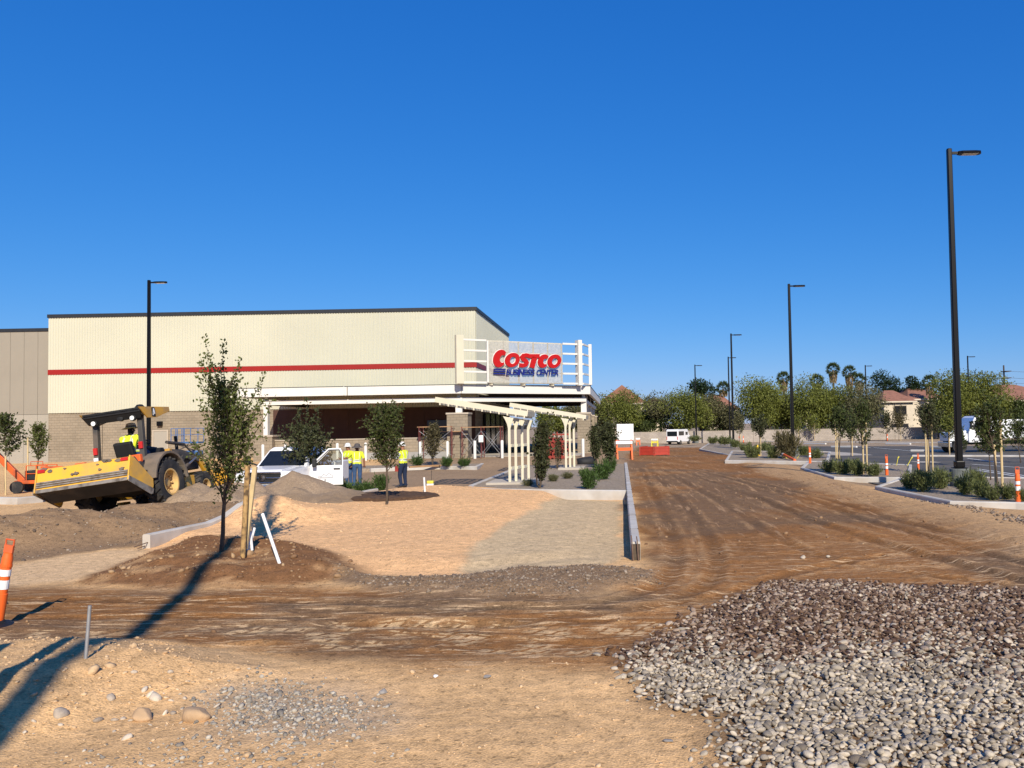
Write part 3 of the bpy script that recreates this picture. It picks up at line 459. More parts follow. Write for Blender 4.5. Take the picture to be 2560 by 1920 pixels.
rock('stone', 1440, 1602, 0.030, M['grock'], 'flat pale stone on tan dirt left of the cobble bed', 9, (1.5, 0.9, 0.5))
rock('stone', 1735, 1206, 0.05, M['cap'], 'pale rock lying in the middle of the dirt road', 12)
rock('stone', 1790, 1204, 0.035, M['cap'], 'small pale rock right of the larger pale rock on the road', 13)

# ================================================================ STORE BUILDING
WY = 63.0; XL = PY(105, 680, WY).x; XR = PY(1027, 663, WY).x; ZT = PY(1027, 663, WY).z; ZB = PY(105, 893, WY).z; YB = 81.5
store = empty('store_building', ((XL+XR)/2, WY, 0)); tag(store, 'cream ribbed metal warehouse store with red band and tan block base', 'building')
def W(o): o.parent = store; o.matrix_parent_inverse = Matrix.Translation(-Vector(store.location)); return o
def ribbed(name, x0, x1, z0, z1, mtl, pitch=0.2, dep=0.035):
    pts = []; x = x0
    while x < x1: pts += [(x, 0), (x+pitch*.30, 0), (x+pitch*.42, -dep), (x+pitch*.88, -dep)]; x += pitch
    pts = [(min(p[0], x1), p[1]) for p in pts]; pts.append((x1, 0)); n_ = len(pts)
    return MB().add([(p[0], p[1], z0) for p in pts]+[(p[0], p[1], z1) for p in pts], [(j, j+1, n_+j+1, n_+j) for j in range(n_-1)])
W(ribbed('metal', 0, XR-XL, ZB, ZT-.25, None).build('metal_wall', M['cream'], xf=Matrix.Translation((XL, WY, 0))))
W(ribbed('metal', 0, YB-WY, ZB, ZT-.25, None).build('metal_side_wall', M['cream'], xf=Matrix.Translation((XR, WY, 0)) @ Matrix.Rotation(R(90), 4, 'Z')))
W(MB().bx((XL, WY+.06, -1), (XR-.06, WY+.4, ZB+.1)).build('block_wall', M['block'])); W(MB().bx((XR-.4, WY+.41, -1), (XR-.05, YB, ZB+.1)).build('block_side_wall', M['block']))
W(MB().bx((XL-.05, WY-.1, ZT-.26), (XR+.1, WY+.5, ZT)).build('parapet_coping', M['coping'])); W(MB().bx((XR-.4, WY+.51, ZT-.26), (XR+.102, YB+.1, ZT-.003)).build('parapet_coping', M['coping']))
W(MB().bx((XL+.3, WY+.5, ZT-1.2), (XR-.45, YB, ZT-1.0)).build('roof_deck', M['dark'])); W(MB().bx((XL, YB, -1), (XR, YB+.3, ZT-.3)).build('back_wall', M['tilt'])); W(MB().bx((XL-.02, WY+.05, ZB), (XL+.1, YB, ZT-.27)).build('west_wall', M['cream']))
r0, r1 = PY(105, 810, WY).z, PY(105, 799, WY).z
W(MB().bx((XL, WY-.06, r0), (XR+.055, WY-.045, r1)).build('red_stripe', M['red'])); W(MB().bx((XR+.045, WY-.044, r0), (XR+.056, YB, r1)).build('red_stripe', M['red']))
for x_ in np.arange(XL+4.1, XR, 8.4): W(MB().bx((x_-.012, WY+.045, -.5), (x_+.012, WY+.059, ZB-.02)).build('control_joint', M['dark']))
dp = PY(346, 960, WY); d_ = W(MB().bx((dp.x-.5, WY+.02, 0.1), (dp.x+.5, WY+.058, 2.45)).build('door', M['tilt2'], bevel=.01)); fr = MB()
for a_, b_ in (((-.6, 0.1), (-.5, 2.55)), ((.5, 0.1), (.6, 2.55)), ((-.499, 2.455), (.499, 2.55))): fr.bx((dp.x+a_[0], WY-.01, a_[1]), (dp.x+b_[0], WY+.057, b_[1]))
W(fr.build('door_frame', M['cap'])); lp = PY(346, 916, WY); W(MB().bx((lp.x-.18, WY-.2, lp.z-.15), (lp.x+.18, WY+.057, lp.z+.2)).build('wall_light', M['pole'], bevel=.03))
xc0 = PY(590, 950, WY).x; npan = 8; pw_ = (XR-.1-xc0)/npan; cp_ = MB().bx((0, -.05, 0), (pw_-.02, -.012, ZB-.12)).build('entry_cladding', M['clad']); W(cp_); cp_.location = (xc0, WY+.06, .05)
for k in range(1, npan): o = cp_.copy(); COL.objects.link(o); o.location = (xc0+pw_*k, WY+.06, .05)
# left wing of tilt-up panels
wing = empty('wing_building', (XL-6, WY+.5, 0)); tag(wing, 'tan flat-panel wing left of the cream metal store wall', 'building')
zt2 = PY(60, 708, WY+.5).z; zj = PY(60, 896, WY+.5).z
pu = MB().bx((0, 0, 0), (1.035, .3, zt2-.3-zj-.02)).build('wall_panel', M['tilt'], bevel=.008); pl = MB().bx((0, 0, 0), (1.035, .3, zj+1.0)).build('wall_panel', M['tilt2'], bevel=.008)
for i in range(13):
    for src, z_ in ((pu, zj+.02), (pl, -1.0)):
        o = src if i == 0 else src.copy()
        if i: COL.objects.link(o)
        o.parent = wing; o.location = (6-.08-1.055*(i+1), 0, z_)
MB().bx((-12, .31, -1), (5.95, 18, zt2-.35)).build('wall_core', M['tilt'], wing); MB().bx((-12, -.06, zt2-.299), (5.94, .5, zt2-.05)).build('parapet_coping', M['coping'], wing)

# ---------------------------------------------------------------- entrance canopy
CY = 55.0; A = PY(514, 838.6, CY); B = PY(996, 831.5, CY); C_ = PY(1272, 835, 60.4); zf1, zf0 = A.z, PY(575, 857.5, CY).z; E_ = Vector((C_.x, 90, 0))
pl2 = [Vector((A.x, CY, 0)), Vector((B.x, CY, 0)), Vector((C_.x, 60.4, 0)), E_]
def strip(name, a, b, z0, z1, th, mtl, inset=0.0, bev=.01):
    a = a.copy(); b = b.copy(); a.z = b.z = (z0+z1)/2; d = (b-a).normalized(); nrm = Vector((d.y, -d.x, 0)); a -= nrm*inset; b -= nrm*inset
    return W(MB().bar(a, b, th, z1-z0).build(name, mtl, bevel=bev))
mid = Vector((PY(751, 835, CY).x, CY, 0))
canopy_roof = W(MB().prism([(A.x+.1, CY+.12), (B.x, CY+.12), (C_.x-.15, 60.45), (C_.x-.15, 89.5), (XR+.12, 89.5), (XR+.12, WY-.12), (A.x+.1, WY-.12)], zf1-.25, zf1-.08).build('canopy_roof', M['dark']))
for a_, b_ in ((pl2[0], mid-Vector((.03, 0, 0))), (mid+Vector((.03, 0, 0)), pl2[1]), (pl2[1], pl2[2]), (pl2[2], pl2[3])): strip('canopy_fascia', a_, b_, zf0, zf1-.04, .2, M['white']); strip('fascia_flashing', a_, b_, zf1-.035, zf1, .24, M['coping'], bev=0)
W(MB().bx((A.x-.09, CY+.11, zf0), (A.x+.09, WY-.1, zf1-.04)).build('canopy_fascia', M['white']))
W(MB().bx((PY(745, 835, CY).x-.06, CY-.14, zf0+.05), (PY(745, 835, CY).x, CY-.101, zf1-.02)).build('downspout', M['white']))
zb1, zb0 = PY(600, 865.5, CY+.5).z, PY(600, 875, CY+.5).z; bL = Vector((PY(567, 870, CY+.5).x, CY, 0))
for a_, b_ in ((bL, pl2[1]), (pl2[1]+Vector((.15, .1, 0)), pl2[2]), (pl2[2]+Vector((0, .2, 0)), pl2[3])): strip('canopy_beam', a_, b_, zb0, zb1, .25, M['white'], inset=.5)
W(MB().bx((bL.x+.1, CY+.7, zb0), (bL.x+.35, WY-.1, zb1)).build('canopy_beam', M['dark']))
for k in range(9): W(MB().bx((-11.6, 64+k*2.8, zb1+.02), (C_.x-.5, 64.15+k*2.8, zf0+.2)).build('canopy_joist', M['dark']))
def pier(c, wd, zt, post_w, dep=None):
    dep = dep or wd; x, y = c
    W(MB().bx((x-wd/2, y-dep/2, -.3), (x+wd/2, y+dep/2, zt-.12)).build('pier', M['block'])); W(MB().bx((x-wd/2-.06, y-dep/2-.06, zt-.118), (x+wd/2+.06, y+dep/2+.06, zt)).build('pier_cap', M['cap'], bevel=.015))
    W(MB().bx((x-post_w/2, y-.18, zt+.002), (x+post_w/2, y+.18, zb0-.002)).build('canopy_column', M['white'])); W(MB().bx((x-.11, y-.12, zb1+.002), (x+.11, y+.12, zf0+.3)).build('canopy_column', M['white']))
pL = PY(573, 940, CY+.5); pier((pL.x+.05, CY+.6), 1.25, pL.z, .28); pM = PY(991, 891.5, CY+.6); pier((pM.x, CY+.75), 1.38, pM.z, .42); pR = PY(1262, 890.5, 60.4); pier((pR.x-.05, 61.0), .95, pR.z, .40)
for y_ in (69, 77, 85): pier((C_.x-.55, y_), .8, pR.z, .3)
zl = PY(700, 951, CY+.5).z; lx1 = PY(1020, 951, CY+.6).x
W(MB().bx((pL.x+.68, CY+.45, .75), (pM.x-.7, CY+.75, zl)).build('low_wall', M['block'])); W(MB().bx((pL.x+.68, CY+.4, -.2), (pM.x-.7, CY+.8, .748)).build('low_wall_base', M['ciment'])); W(MB().bx((pL.x+.66, CY+.4, zl+.002), (pM.x-.7, CY+.8, zl+.07)).build('low_wall_cap', M['cap']))
W(MB().bx((XR-2.0, CY+1, .02), (C_.x-.5, WY, .33)).build('entry_slab', M['slab'])); W(MB().bx((-14.6, WY-.09, .3), (-12.2, WY-.06, 2.9)).build('entry_door', M['windark']))
W(MB().bx((XR+.06, 66, .1), (XR+.14, 80, 3.4)).build('storefront_glass', M['windark']))
for k in range(6): W(MB().bx((XR+.141, 66+k*2.75, .1), (XR+.2, 66.1+k*2.75, 3.4)).build('mullion', M['dark']))

# ---------------------------------------------------------------- rooftop sign
Z3 = lambda x, y: (907.3+x*.1953, 691.3+y*.1953)
s0 = PY(993, 733, 54.6); s1 = PY(1215, 742, 58.7); sd = Vector((s1.x-s0.x, s1.y-s0.y, 0)).normalized(); sn = Vector((sd.y, -sd.x, 0)); so = Vector((s0.x, s0.y, 0))
def SP(zx, zy):
    r_ = ray(*Z3(zx, zy)); o = Vector((0, 0, CH)); t_ = (so-o).dot(sn)/r_.dot(sn); p = o+r_*t_; return ((p-so).dot(sd), p.z)
def S3(s_, z_, off=0): p = so+sd*s_+sn*off; return Vector((p.x, p.y, z_))
sign = empty('rooftop_sign', S3(4, zf1), 0); tag(sign, 'open white steel frame sign with red COSTCO letters above the canopy', 'sign')
def SG(o): o.parent = sign; o.matrix_parent_inverse = Matrix.Translation(-Vector(sign.location)); return o
def sbar(name, a, b, wd, h, mtl, off=0): return SG(MB().bar(S3(*a, off), S3(*b, off), wd, h, up=(0, 0, 1) if abs(a[1]-b[1]) < .5 else tuple(sd)).build(name, mtl, bevel=.008))
zt_, zb_ = SP(450, 215)[1], SP(450, 688)[1]; sL = SP(415, 400)[0]; sA = SP(455, 400)[0]; sB = SP(745, 400)[0]; sC = SP(760, 400)[0]; sD = SP(1570, 400)[0]; sE = SP(1755, 400)[0]
sbar('sign_post', (sL, zf1), (sL, zt_+.25), .3, .5, M['creamp'], .3); sbar('sign_post', (sA, zb_), (sA, zt_), .18, .14, M['white']); sbar('sign_post', (sB, zb_), (sB, zt_), .14, .12, M['white'])
for k in range(5):
    z_ = zb_+(zt_-zb_)*k/4; sbar('sign_rail', (sA+.1, z_), (sB-.08, z_), .12, .13, M['white']); sbar('sign_rail', (sD+.05, z_), (sE-.1, z_), .12, .13, M['white'])
    p_ = S3(sE, z_); SG(MB().bar(p_+Vector((.3, 0, 0)), p_+Vector((.75, 2.2, 0)), .1, .13).build('sign_rail', M['white']))
sbar('sign_post', (sE, zf1-.02), (sE, zt_+.3), .5, .3, M['white']); SG(MB().bar(S3(sE+.9, zf1+.1)+Vector((0, 1.2, 0)), S3(sE+.9, zt_+.15)+Vector((0, 1.2, 0)), .22, .22).build('sign_post', M['white']))
for k in range(6): s_ = sC+(sD-sC)*k/5; sbar('screen_frame', (s_, zb_+.005), (s_, zt_-.005), .06, .09, M['creamp'], -.06)
for k in (0, 0.27, .75, 1): z_ = zb_+(zt_-zb_)*(1-k); sbar('screen_frame', (sC, z_), (sD, z_), .05, .08, M['creamp'], -.13)
scr = MB(); nH, nV = 46, 84
for k in range(nH+1): z_ = zb_+(zt_-zb_)*k/nH; scr.bar(S3(sC, z_), S3(sD, z_), .004, .026)
for k in range(nV+1): s_ = sC+(sD-sC)*k/nV; scr.bar(S3(s_, zb_, .006), S3(s_, zt_, .006), .026, .004, up=tuple(sn))
SG(scr.build('perforated_screen', M['signmesh']))
for px_ in (470, 800, 1160, 1480): s_ = SP(px_, 700)[0]; sbar('sign_foot', (s_, zf1-.05), (s_, zb_+.02), .35, .3, M['creamp'], -.3)
def plate(polys, mtl, name, off, th, tx=lambda p: p):
    """each poly: list of quads/strips given as two matched lists (outer, inner) in zoomed sign pixels"""
    mb = MB()
    for oa, ib, closed in polys:
        n_ = len(oa); f_, b_ = [], []
        P_ = [SP(*tx(p)) for p in oa]+[SP(*tx(p)) for p in ib]
        vs = [S3(s_, z_, off+th) for s_, z_ in P_]+[S3(s_, z_, off) for s_, z_ in P_]; q = 2*n_; fs = []
        for j in range(n_ if closed else n_-1):
            k = (j+1) % n_; fs += [(j, k, n_+k, n_+j), (q+j, q+n_+j, q+n_+k, q+k), (j, q+j, q+k, k), (n_+j, n_+k, q+n_+k, q+n_+j)]
        if not closed: fs += [(0, n_, q+n_, q), (n_-1, q+n_-1, q+2*n_-1, 2*n_-1)]
        mb.add(vs, fs)
    return SG(mb.build(name, mtl))
def arc(cx, cy, rx, ry, a0, a1, n_, sh): return [(cx+rx*math.cos(R(a0+(a1-a0)*i/n_))+sh*ry*math.sin(R(a0+(a1-a0)*i/n_)), cy-ry*math.sin(R(a0+(a1-a0)*i/n_))) for i in range(n_+(0 if abs(a1-a0) == 360 else 1))]
def stroke(pts, wd):
    a, b = [], []
    for i, p in enumerate(pts):
        d = np.array(pts[min(i+1, len(pts)-1)], float)-np.array(pts[max(i-1, 0)], float); d /= np.linalg.norm(d); nrm = np.array((-d[1], d[0]))*wd/2; a.append(tuple(np.array(p)+nrm)); b.append(tuple(np.array(p)-nrm))
    return (a, b, False)
def costco(g):
    sh = .16
    L = []
    L.append([(arc(872, 427, 74+g, 97+g, 42-g*.4, 318+g*.4, 36, sh), arc(903, 432, 34-g, 42-g, 62-g, 298+g, 36, sh), False), stroke([(897, 352-g), (948+g, 352-g)], 0.1)][:1])
    L.append([(arc(1008, 444, 80+g, 79+g, 0, 360, 40, sh), arc(1014, 447, 33-g, 40-g, 0, 360, 40, sh), True)])
    L.append([stroke([(1186+g, 396), (1160, 391), (1130, 395), (1112, 412), (1124, 433), (1155, 452), (1170, 474), (1155, 497), (1125, 505), (1084-g, 500)], 44+2*g)])
    L.append([stroke([(1180-g, 401), (1308+g, 401)], 44+2*g), stroke([(1254, 412), (1222, 529+g)], 54+2*g)])
    L.append([(arc(1352, 456, 62+g, 74+g, 42-g*.4, 318+g*.4, 32, sh), arc(1373, 459, 27-g, 32-g, 62-g, 298+g, 32, sh), False)])
    L.append([(arc(1470, 458, 74+g, 75+g, 0, 360, 40, sh), arc(1476, 460, 32-g, 37-g, 0, 360, 40, sh), True)])
    return L
for i, (ps, pw) in enumerate(zip(costco(0), costco(6))):
    o = plate(ps, M['sred'], 'letter', .12+i*.004, .10); e = plate(pw, M['swhite'], 'letter_edge', .05+i*.004, .055)
for k, y_ in enumerate((545, 567, 594)): plate([stroke([(806-k*2, y_), (938-k*2, y_+1)], 14)], M['sblue'], 'sign_bar', .1, .06)
word = 'BUSINESS CENTER'; wid = {'I': .55, ' ': .55}; tot = sum(wid.get(ch, 1) for ch in word); xx = 946.0; span = 1524-946
for ch in word:
    wch = wid.get(ch, 1)*span/tot
    if ch != ' ':
        cu = bpy.data.curves.new('t', 'FONT'); cu.body = ch; cu.extrude = 0; cu.offset = .018; to = bpy.data.objects.new('t', cu); COL.objects.link(to); dg = bpy.context.evaluated_depsgraph_get(); me = to.evaluated_get(dg).to_mesh()
        V = np.array([v.co[:2] for v in me.vertices]); FS = [tuple(p.vertices) for p in me.polygons]; mn, mx_ = V.min(0), V.max(0); V = (V-mn)/(mx_-mn); to.to_mesh_clear if False else None
        x0, wd = xx+wch*.0, wch*.98; mb = MB(); pp = []
        for u_, v_ in V: yy = 611+ (xx-946)*.010-66*v_; pp.append(SP(x0+u_*wd+9*v_-2, yy))
        n_ = len(pp); ec = {}
        for f_ in FS:
            for j in range(len(f_)): e_ = (f_[j], f_[(j+1) % len(f_)]); ec[e_] = 1
        edge = [e_ for e_ in ec if (e_[1], e_[0]) not in ec]
        mb.add([S3(s_, z_, .16) for s_, z_ in pp]+[S3(s_, z_, .1) for s_, z_ in pp], FS+[(a_, b_, n_+b_, n_+a_) for a_, b_ in edge])
        SG(mb.build('letter', M['sblue'])); bpy.data.objects.remove(to); bpy.data.curves.remove(cu)
    xx += wch

# ---------------------------------------------------------------- bollards, scaffolds, things by the entrance
where = {568: 'in front of the left canopy pier', 617: 'behind the pickup windscreen', 729: 'seen through the open pickup door', 790: 'right of the grey-hatted worker', 908: 'left of the brown shrub by the low wall', 967: 'in front of the block pier under the left scaffold', 1026: 'at the foot of the scaffold', 1085: 'nearest the front pergola posts', 1260: 'by the right canopy pier'}
for x_, tx in where.items():
    p = PY(x_, 994, 53.6); z0 = gzf(p.x, 53.6); o = MB().lathe([(.095, 0), (.095, 1.1), (.07, 1.15), (.02, 1.165)], 14).build('bollard', M['white'], smooth=True); smooth_by_angle(o); o.location = (p.x, 53.6, z0); tag(o, 'white steel bollard '+tx, 'bollard', 'bollards in front of the store entrance')
def scaffold(x0, x1, Yd, zt, label, planks, nfr=3):
    z0 = gzf((x0+x1)/2, Yd); t_ = empty('scaffold', ((x0+x1)/2, Yd, z0)); tag(t_, label, 'scaffold', 'scaffold towers at the store entrance'); h = zt-z0; Wd = (x1-x0)/2
    for i in range(nfr):
        x = -Wd+2*Wd*i/(nfr-1); mb = MB()
        for dy in (0, 1.2): mb.tube([(x, dy, 0), (x, dy, h+.1)], .028, 6)
        for z_ in (h*.12, h*.45, h*.72, h-.05): mb.tube([(x, 0, z_), (x, 1.2, z_)], .02, 5)
        mb.tube([(x, .35, h*.12), (x, .35, h-.05)], .018, 5); mb.build('frame', M['scaff'], t_)
        if i: 
            xp = x-2*Wd/(nfr-1)
            for dy in (0, 1.2): MB().tube([(xp, dy, .25), (x, dy, h-.2)], .017, 5).tube([(xp, dy-.03, h-.2), (x, dy-.03, .25)], .017, 5).build('cross_brace', M['galv'], t_)
    for (a, b, z_, yo) in planks: MB().bx((a-(x0+x1)/2, yo, z_-z0), (b-(x0+x1)/2, yo+.28, z_-z0+.05)).build('plank', M['plank'], t_)
    return t_
q = lambda u_, v_, Yd=54.2: PY(u_, v_, Yd)
sc1 = scaffold(q(989, 0).x, q(1070, 0).x, 53.9, q(1000, 925).z, 'red scaffold tower with crossed braces right of the block pier', [(q(985, 0).x, q(1072, 0).x, q(1000, 924).z, .1), (q(985, 0).x, q(1072, 0).x, q(1000, 924).z, .55)])
MB().bx((-.15, -.06, 1.05), (.15, -.04, 1.5)).build('notice_board', M['swhite'], sc1)
scaffold(q(898, 0).x, q(966, 0).x, 54.0, q(930, 924).z, 'red scaffold tower left of the block pier behind brown shrub', [(q(893, 0).x, q(968, 0).x, q(930, 923).z, .1), (q(930, 0).x, q(985, 0).x, q(930, 934).z, .7)], 2)
fp = PY(1198, 978, 50.5); t_ = empty('formwork_stack', (fp.x, 50.5, gzf(fp.x, 50.5))); tag(t_, 'stack of red steel formwork frames behind the pergola posts', 'formwork')
for i in range(8):
    x = -.85+i*.24; hh = 1.55+.12*math.sin(i*2.1); MB().bar((x, .05*i, 0), (x+.05, .05*i, hh), .07, .07).build('upright', M['redform'], t_)
    if i: MB().bar((x-.24, .03*i, .4+.1*(i % 3)), (x+.05, .03*i, 1.2-.1*(i % 2)), .05, .05).build('diagonal', M['redform'], t_)
for z_ in (.1, .55, 1.05, 1.45): MB().bx((-.95, -.06, z_), (.95, -.01, z_+.09)).build('crossbar', M['redform'], t_)
MB().bx((-.7, .45, 0), (.5, .52, 1.3)).build('backing_panel', M['redform'], t_)
tp = PY(1262, 991, 47); V = stone_shape(I2, 77, 0.8)*np.array((.62, .5, .42)); o = np_mesh('tarpaulin_heap', V, I2[1], M['tarp']); o.location = (tp.x, 47, gzf(tp.x, 47)+.2); tag(o, 'crumpled black tarpaulin heap by the right canopy pier', 'tarpaulin')
# blue scissor lift beside the wall
lf = PY(405, 1000, 58); t_ = empty('scissor_lift', (lf.x, 58, gzf(lf.x, 58))); tag(t_, 'scissor lift with blue guard rails against the block wall', 'lift')
MB().bx((-.9, -.4, .3), (.9, .4, .75)).build('base', M['blue'], t_, bevel=.03); MB().bx((-.95, -.42, 1.25), (.95, .42, 1.37)).build('platform', M['blue'], t_)
MB().bar((-.7, -.3, .75), (.7, -.3, 1.25), .06, .08).bar((.7, -.32, .75), (-.7, -.32, 1.25), .06, .08).build('scissor_arm', M['dgrey'], t_)
for sx in (-.85, .85): MB().lathe([(.18, -.09), (.18, .09)], 14, (sx*.8, -.35, .18), 'y').build('wheel', M['rubber'], t_)
rl = MB()
for sx in (-.93, -.6, -.5, 0, .93):
    for sy in (-.4, .4): rl.tube([(sx, sy, 1.37), (sx, sy, 2.3)], .025, 6)
for z_ in (1.85, 2.3):
    for sy in (-.4, .4): rl.tube([(-.93, sy, z_), (.93, sy, z_)], .022, 6)
rl.build('guard_rail', M['blue'], t_)

# ================================================================ PERGOLAS
def pergola(label, Yd, lx, ly, rx, ry, base_px, posts, depth, mname='shade_pergola'):
    a = PY(lx, ly, Yd); b_ = PY(rx, ry, Yd); bp = PY(base_px[0], base_px[1], Yd); z0 = bp.z; t_ = empty(mname, (bp.x, Yd, z0)); tag(t_, label, 'pergola', 'slatted shade pergolas in the planter')
    o = Vector(t_.location); a = a-o; b_ = b_-o; d = (b_-a).normalized()
    for y_ in (0, depth): MB().bar(a+Vector((0, y_, 0)), b_+Vector((0, y_, 0)), .07, .19).build('edge_beam', M['creamp'], t_)
    for e in (a+d*.036, b_-d*.036): MB().bar(e+Vector((0, .04, 0)), e+Vector((0, depth-.04, 0)), .07, .186, up=(d.z*-1, 0, d.x)).build('end_beam', M['creamp'], t_)
    L = (b_-a).length; n_ = 11
    for i in range(n_):
        c = a+d*(L*(i+.6)/n_); MB().bar(c+Vector((0, -.06, -.13)), c+Vector((0, depth+.06, -.13)), .05, .08).build('slat', M['creamp'], t_)
    for i in range(3): y_ = depth*(i+1)/4; MB().bar(a+Vector((.05, y_, 0)), b_+Vector((-.05, y_, 0)), .05, .12).build('rafter', M['creamp'], t_)
    xm = 0
    for px_, dy in posts:
        x = PY(px_, base_px[1], Yd).x-o.x; zt3 = a.z+(b_.z-a.z)*(x-a.x)/(b_.x-a.x)-.2
        MB().bx((x-.045, dy-.045, 0), (x+.045, dy+.045, zt3-.02)).build('post', M['creamp'], t_)
        MB().prism([(x-.046, zt3-.42), (x-.046, zt3-.02), (x-.22, zt3+.02), (x-.15, zt3-.10), (x-.08, zt3-.26)], dy-.03, dy+.03, 'xz').build('bracket', M['creamp'], t_)
        MB().prism([(x+.046, zt3-.42), (x+.046, zt3-.04), (x+.16, zt3-.05), (x+.10, zt3-.22)], dy-.03, dy+.03, 'xz').build('bracket', M['creamp'], t_)
    for (p0, d0), (p1, d1) in zip(posts[:-1], posts[1:]):
        x0 = PY(p0, base_px[1], Yd).x-o.x; x1 = PY(p1, base_px[1], Yd).x-o.x
        for z_ in (.55, 1.35): MB().bar((x0+.046, d0, z_), (x1-.046, d1, z_), .05, .10).build('crosspiece', M['creamp'], t_)
        MB().bar((x0+.056, d0, 2.0), (x1-.056, d1, 2.0), .05, .16).build('dark_bracket', M['dgrey'], t_)
    return t_
pergola('nearer cream slatted pergola with four posts by the kerb corner', 29.8, 940, 863, 1140, 894, (1101, 1044.6), [(1101.8, 0), (1112.5, .35), (1122.8, .9), (1133.4, 1.35)], 2.4)
pergola('farther cream slatted pergola on a broad post cluster', 38.9, 1101, 874, 1266, 901, (1221, 1013.5), [(1223, 0), (1231, .3), (1239, .7)], 2.6)

# ================================================================ VEHICLES
def clearmat():
    m_ = bpy.data.materials.new('clear_glass'); m_.use_nodes = True; t = m_.node_tree; n = t.nodes; l = t.links
    tr = n.new('ShaderNodeBsdfTransparent'); gl = n.new('ShaderNodeBsdfGlossy'); gl.inputs['Roughness'].default_value = .05; ms = n.new('ShaderNodeMixShader'); ms.inputs[0].default_value = .12; tr.inputs[0].default_value = (.86, .9, .86, 1)
    l.new(tr.outputs[0], ms.inputs[1]); l.new(gl.outputs[0], ms.inputs[2]); l.new(ms.outputs[0], n['Material Output'].inputs[0]); return m_
CLEAR = clearmat()
def wheel(parent, c, Rr, Wd, rimmat, side=1, lugs=0, rimr=.55, name='wheel'):
    w_ = empty(name, c); w_.parent = parent; h = Wd/2; mb = MB()
    mb.lathe([(Rr*rimr, -h*.8), (Rr*.80, -h), (Rr*.95, -h*.92), (Rr, -h*.6), (Rr, h*.6), (Rr*.95, h*.92), (Rr*.80, h), (Rr*rimr, h*.8)], 36, axis='x', closed=True)
    for k in range(lugs):
        a = 2*math.pi*k/lugs
        for sg in (-1, 1):
            aa = a+(0 if sg > 0 else math.pi/lugs); rt = Matrix.Rotation(aa, 3, 'X') @ Matrix.Rotation(sg*R(38), 3, 'Z'); cc = Matrix.Rotation(aa, 3, 'X') @ Vector((sg*h*.48, 0, Rr+.012)); mb.box(cc, (h*1.05, .07, .05), rt)
    t_ = mb.build('tyre', M['rubber'], w_); smooth_by_angle(t_, 35)
    r_ = MB().lathe([(Rr*rimr*1.04, h*.86), (Rr*rimr*.92, h*.84), (Rr*rimr*.86, h*.1), (Rr*rimr*.55, h*-.25), (Rr*rimr*.38, h*-.25), (Rr*rimr*.32, h*.35), (0.01, h*.4)], 28, axis='x', open0=True)
    for k in range(8): a = 2*math.pi*k/8; r_.lathe([(.022, h*.1), (.022, h*.42), (.001, h*.45)], 6, (0, math.cos(a)*Rr*rimr*.62, math.sin(a)*Rr*rimr*.62), 'x')
    if side < 0: r_.v = [(-x, y, z) for x, y, z in r_.v]
    r_ = r_.build('rim', rimmat, w_); smooth_by_angle(r_, 40); return w_
# ---------------------------------------------------------------- skip loader tractor
TR = PY(288, 1104, 23.0)
tr_ = empty('loader_tractor', TR, rot=(R(-1.5), R(-7.5), R(-1))); tag(tr_, 'dusty yellow skip loader tractor with raised box scraper at rear', 'tractor'); tr_.scale = (1.03,)*3
T = lambda mb, name, mt, **k: mb.build(name, mt, tr_, **k)
wheel(tr_, (.93, 0, .63), .63, .44, M['rim'], 1, 20); wheel(tr_, (-.93, 0, .63), .63, .44, M['rim'], -1, 20)
wheel(tr_, (.82, 2.1, .42), .42, .30, M['rim'], 1, 16); wheel(tr_, (-.82, 2.1, .42), .42, .30, M['rim'], -1, 16)
T(MB().lathe([(.16, -.75), (.22, -.3), (.26, 0), (.22, .3), (.16, .75)], 16, (0, 0, .63), 'x'), 'rear_axle', M['dgrey'])
T(MB().bx((-.28, -.45, .5), (.28, 1.0, 1.0)).bx((-.22, 1.0, .55), (.22, 2.5, .95)), 'chassis', M['dgrey'], bevel=.03); T(MB().bx((-.7, 2.03, .36), (.7, 2.17, .5)), 'front_axle', M['dgrey'])
for sx in (-1, 1):     # fender: an arc over the tyre plus the inner plate
    pts = [(math.cos(R(a)), math.sin(R(a))) for a in range(5, 176, 14)]; o_ = [(.80*c, .66+.80*s) for c, s in pts]; i_ = [(.735*c, .66+.735*s) for c, s in pts]
    T(MB().loft([[(sx*.56, p[0], p[1]) for p in (o_+i_[::-1])], [(sx*1.17, p[0], p[1]) for p in (o_+i_[::-1])]]), 'fender', M['fender'], bevel=.012)
    T(MB().prism(o_+[(-.8, .95), (.8, .95)], sx*.53, sx*.56, 'yz'), 'fender_plate', M['fender'])
    T(MB().bx((sx*.60, -.86, 1.22), (sx*.86, -.74, 1.42)), 'tail_lamp', M['orange'], bevel=.02); T(MB().bx((sx*.60, -.84, 1.05), (sx*.84, -.76, 1.18)), 'tail_lamp_guard', M['fender'], bevel=.02)
    # roll-over posts
    T(MB().bar((sx*.62, -.32, .95), (sx*.60, -.22, 2.50), .13, .13), 'rops_post', M['dgrey'], bevel=.015); T(MB().bx((sx*.61-.045, -.385, 1.60), (sx*.61+.055, -.330, 1.78)), 'reflector', M['reflector'])
    T(MB().bx((sx*.61-.06, -.372, 1.38), (sx*.61+.06, -.360, 1.52)), 'decal', M['reflwhite']) if sx < 0 else None
    lm = MB().lathe([(.01, .05), (.075, .03), (.085, -.03), (.06, -.06), (.01, -.062)], 16, (sx*.52, -.40, 2.42), 'y'); T(lm, 'work_light_shell', M['black']); T(MB().lathe([(.001, -.075), (.06, -.068), (.001, -.066)], 14, (sx*.52, -.40, 2.42), 'y'), 'work_light', M['lens'])
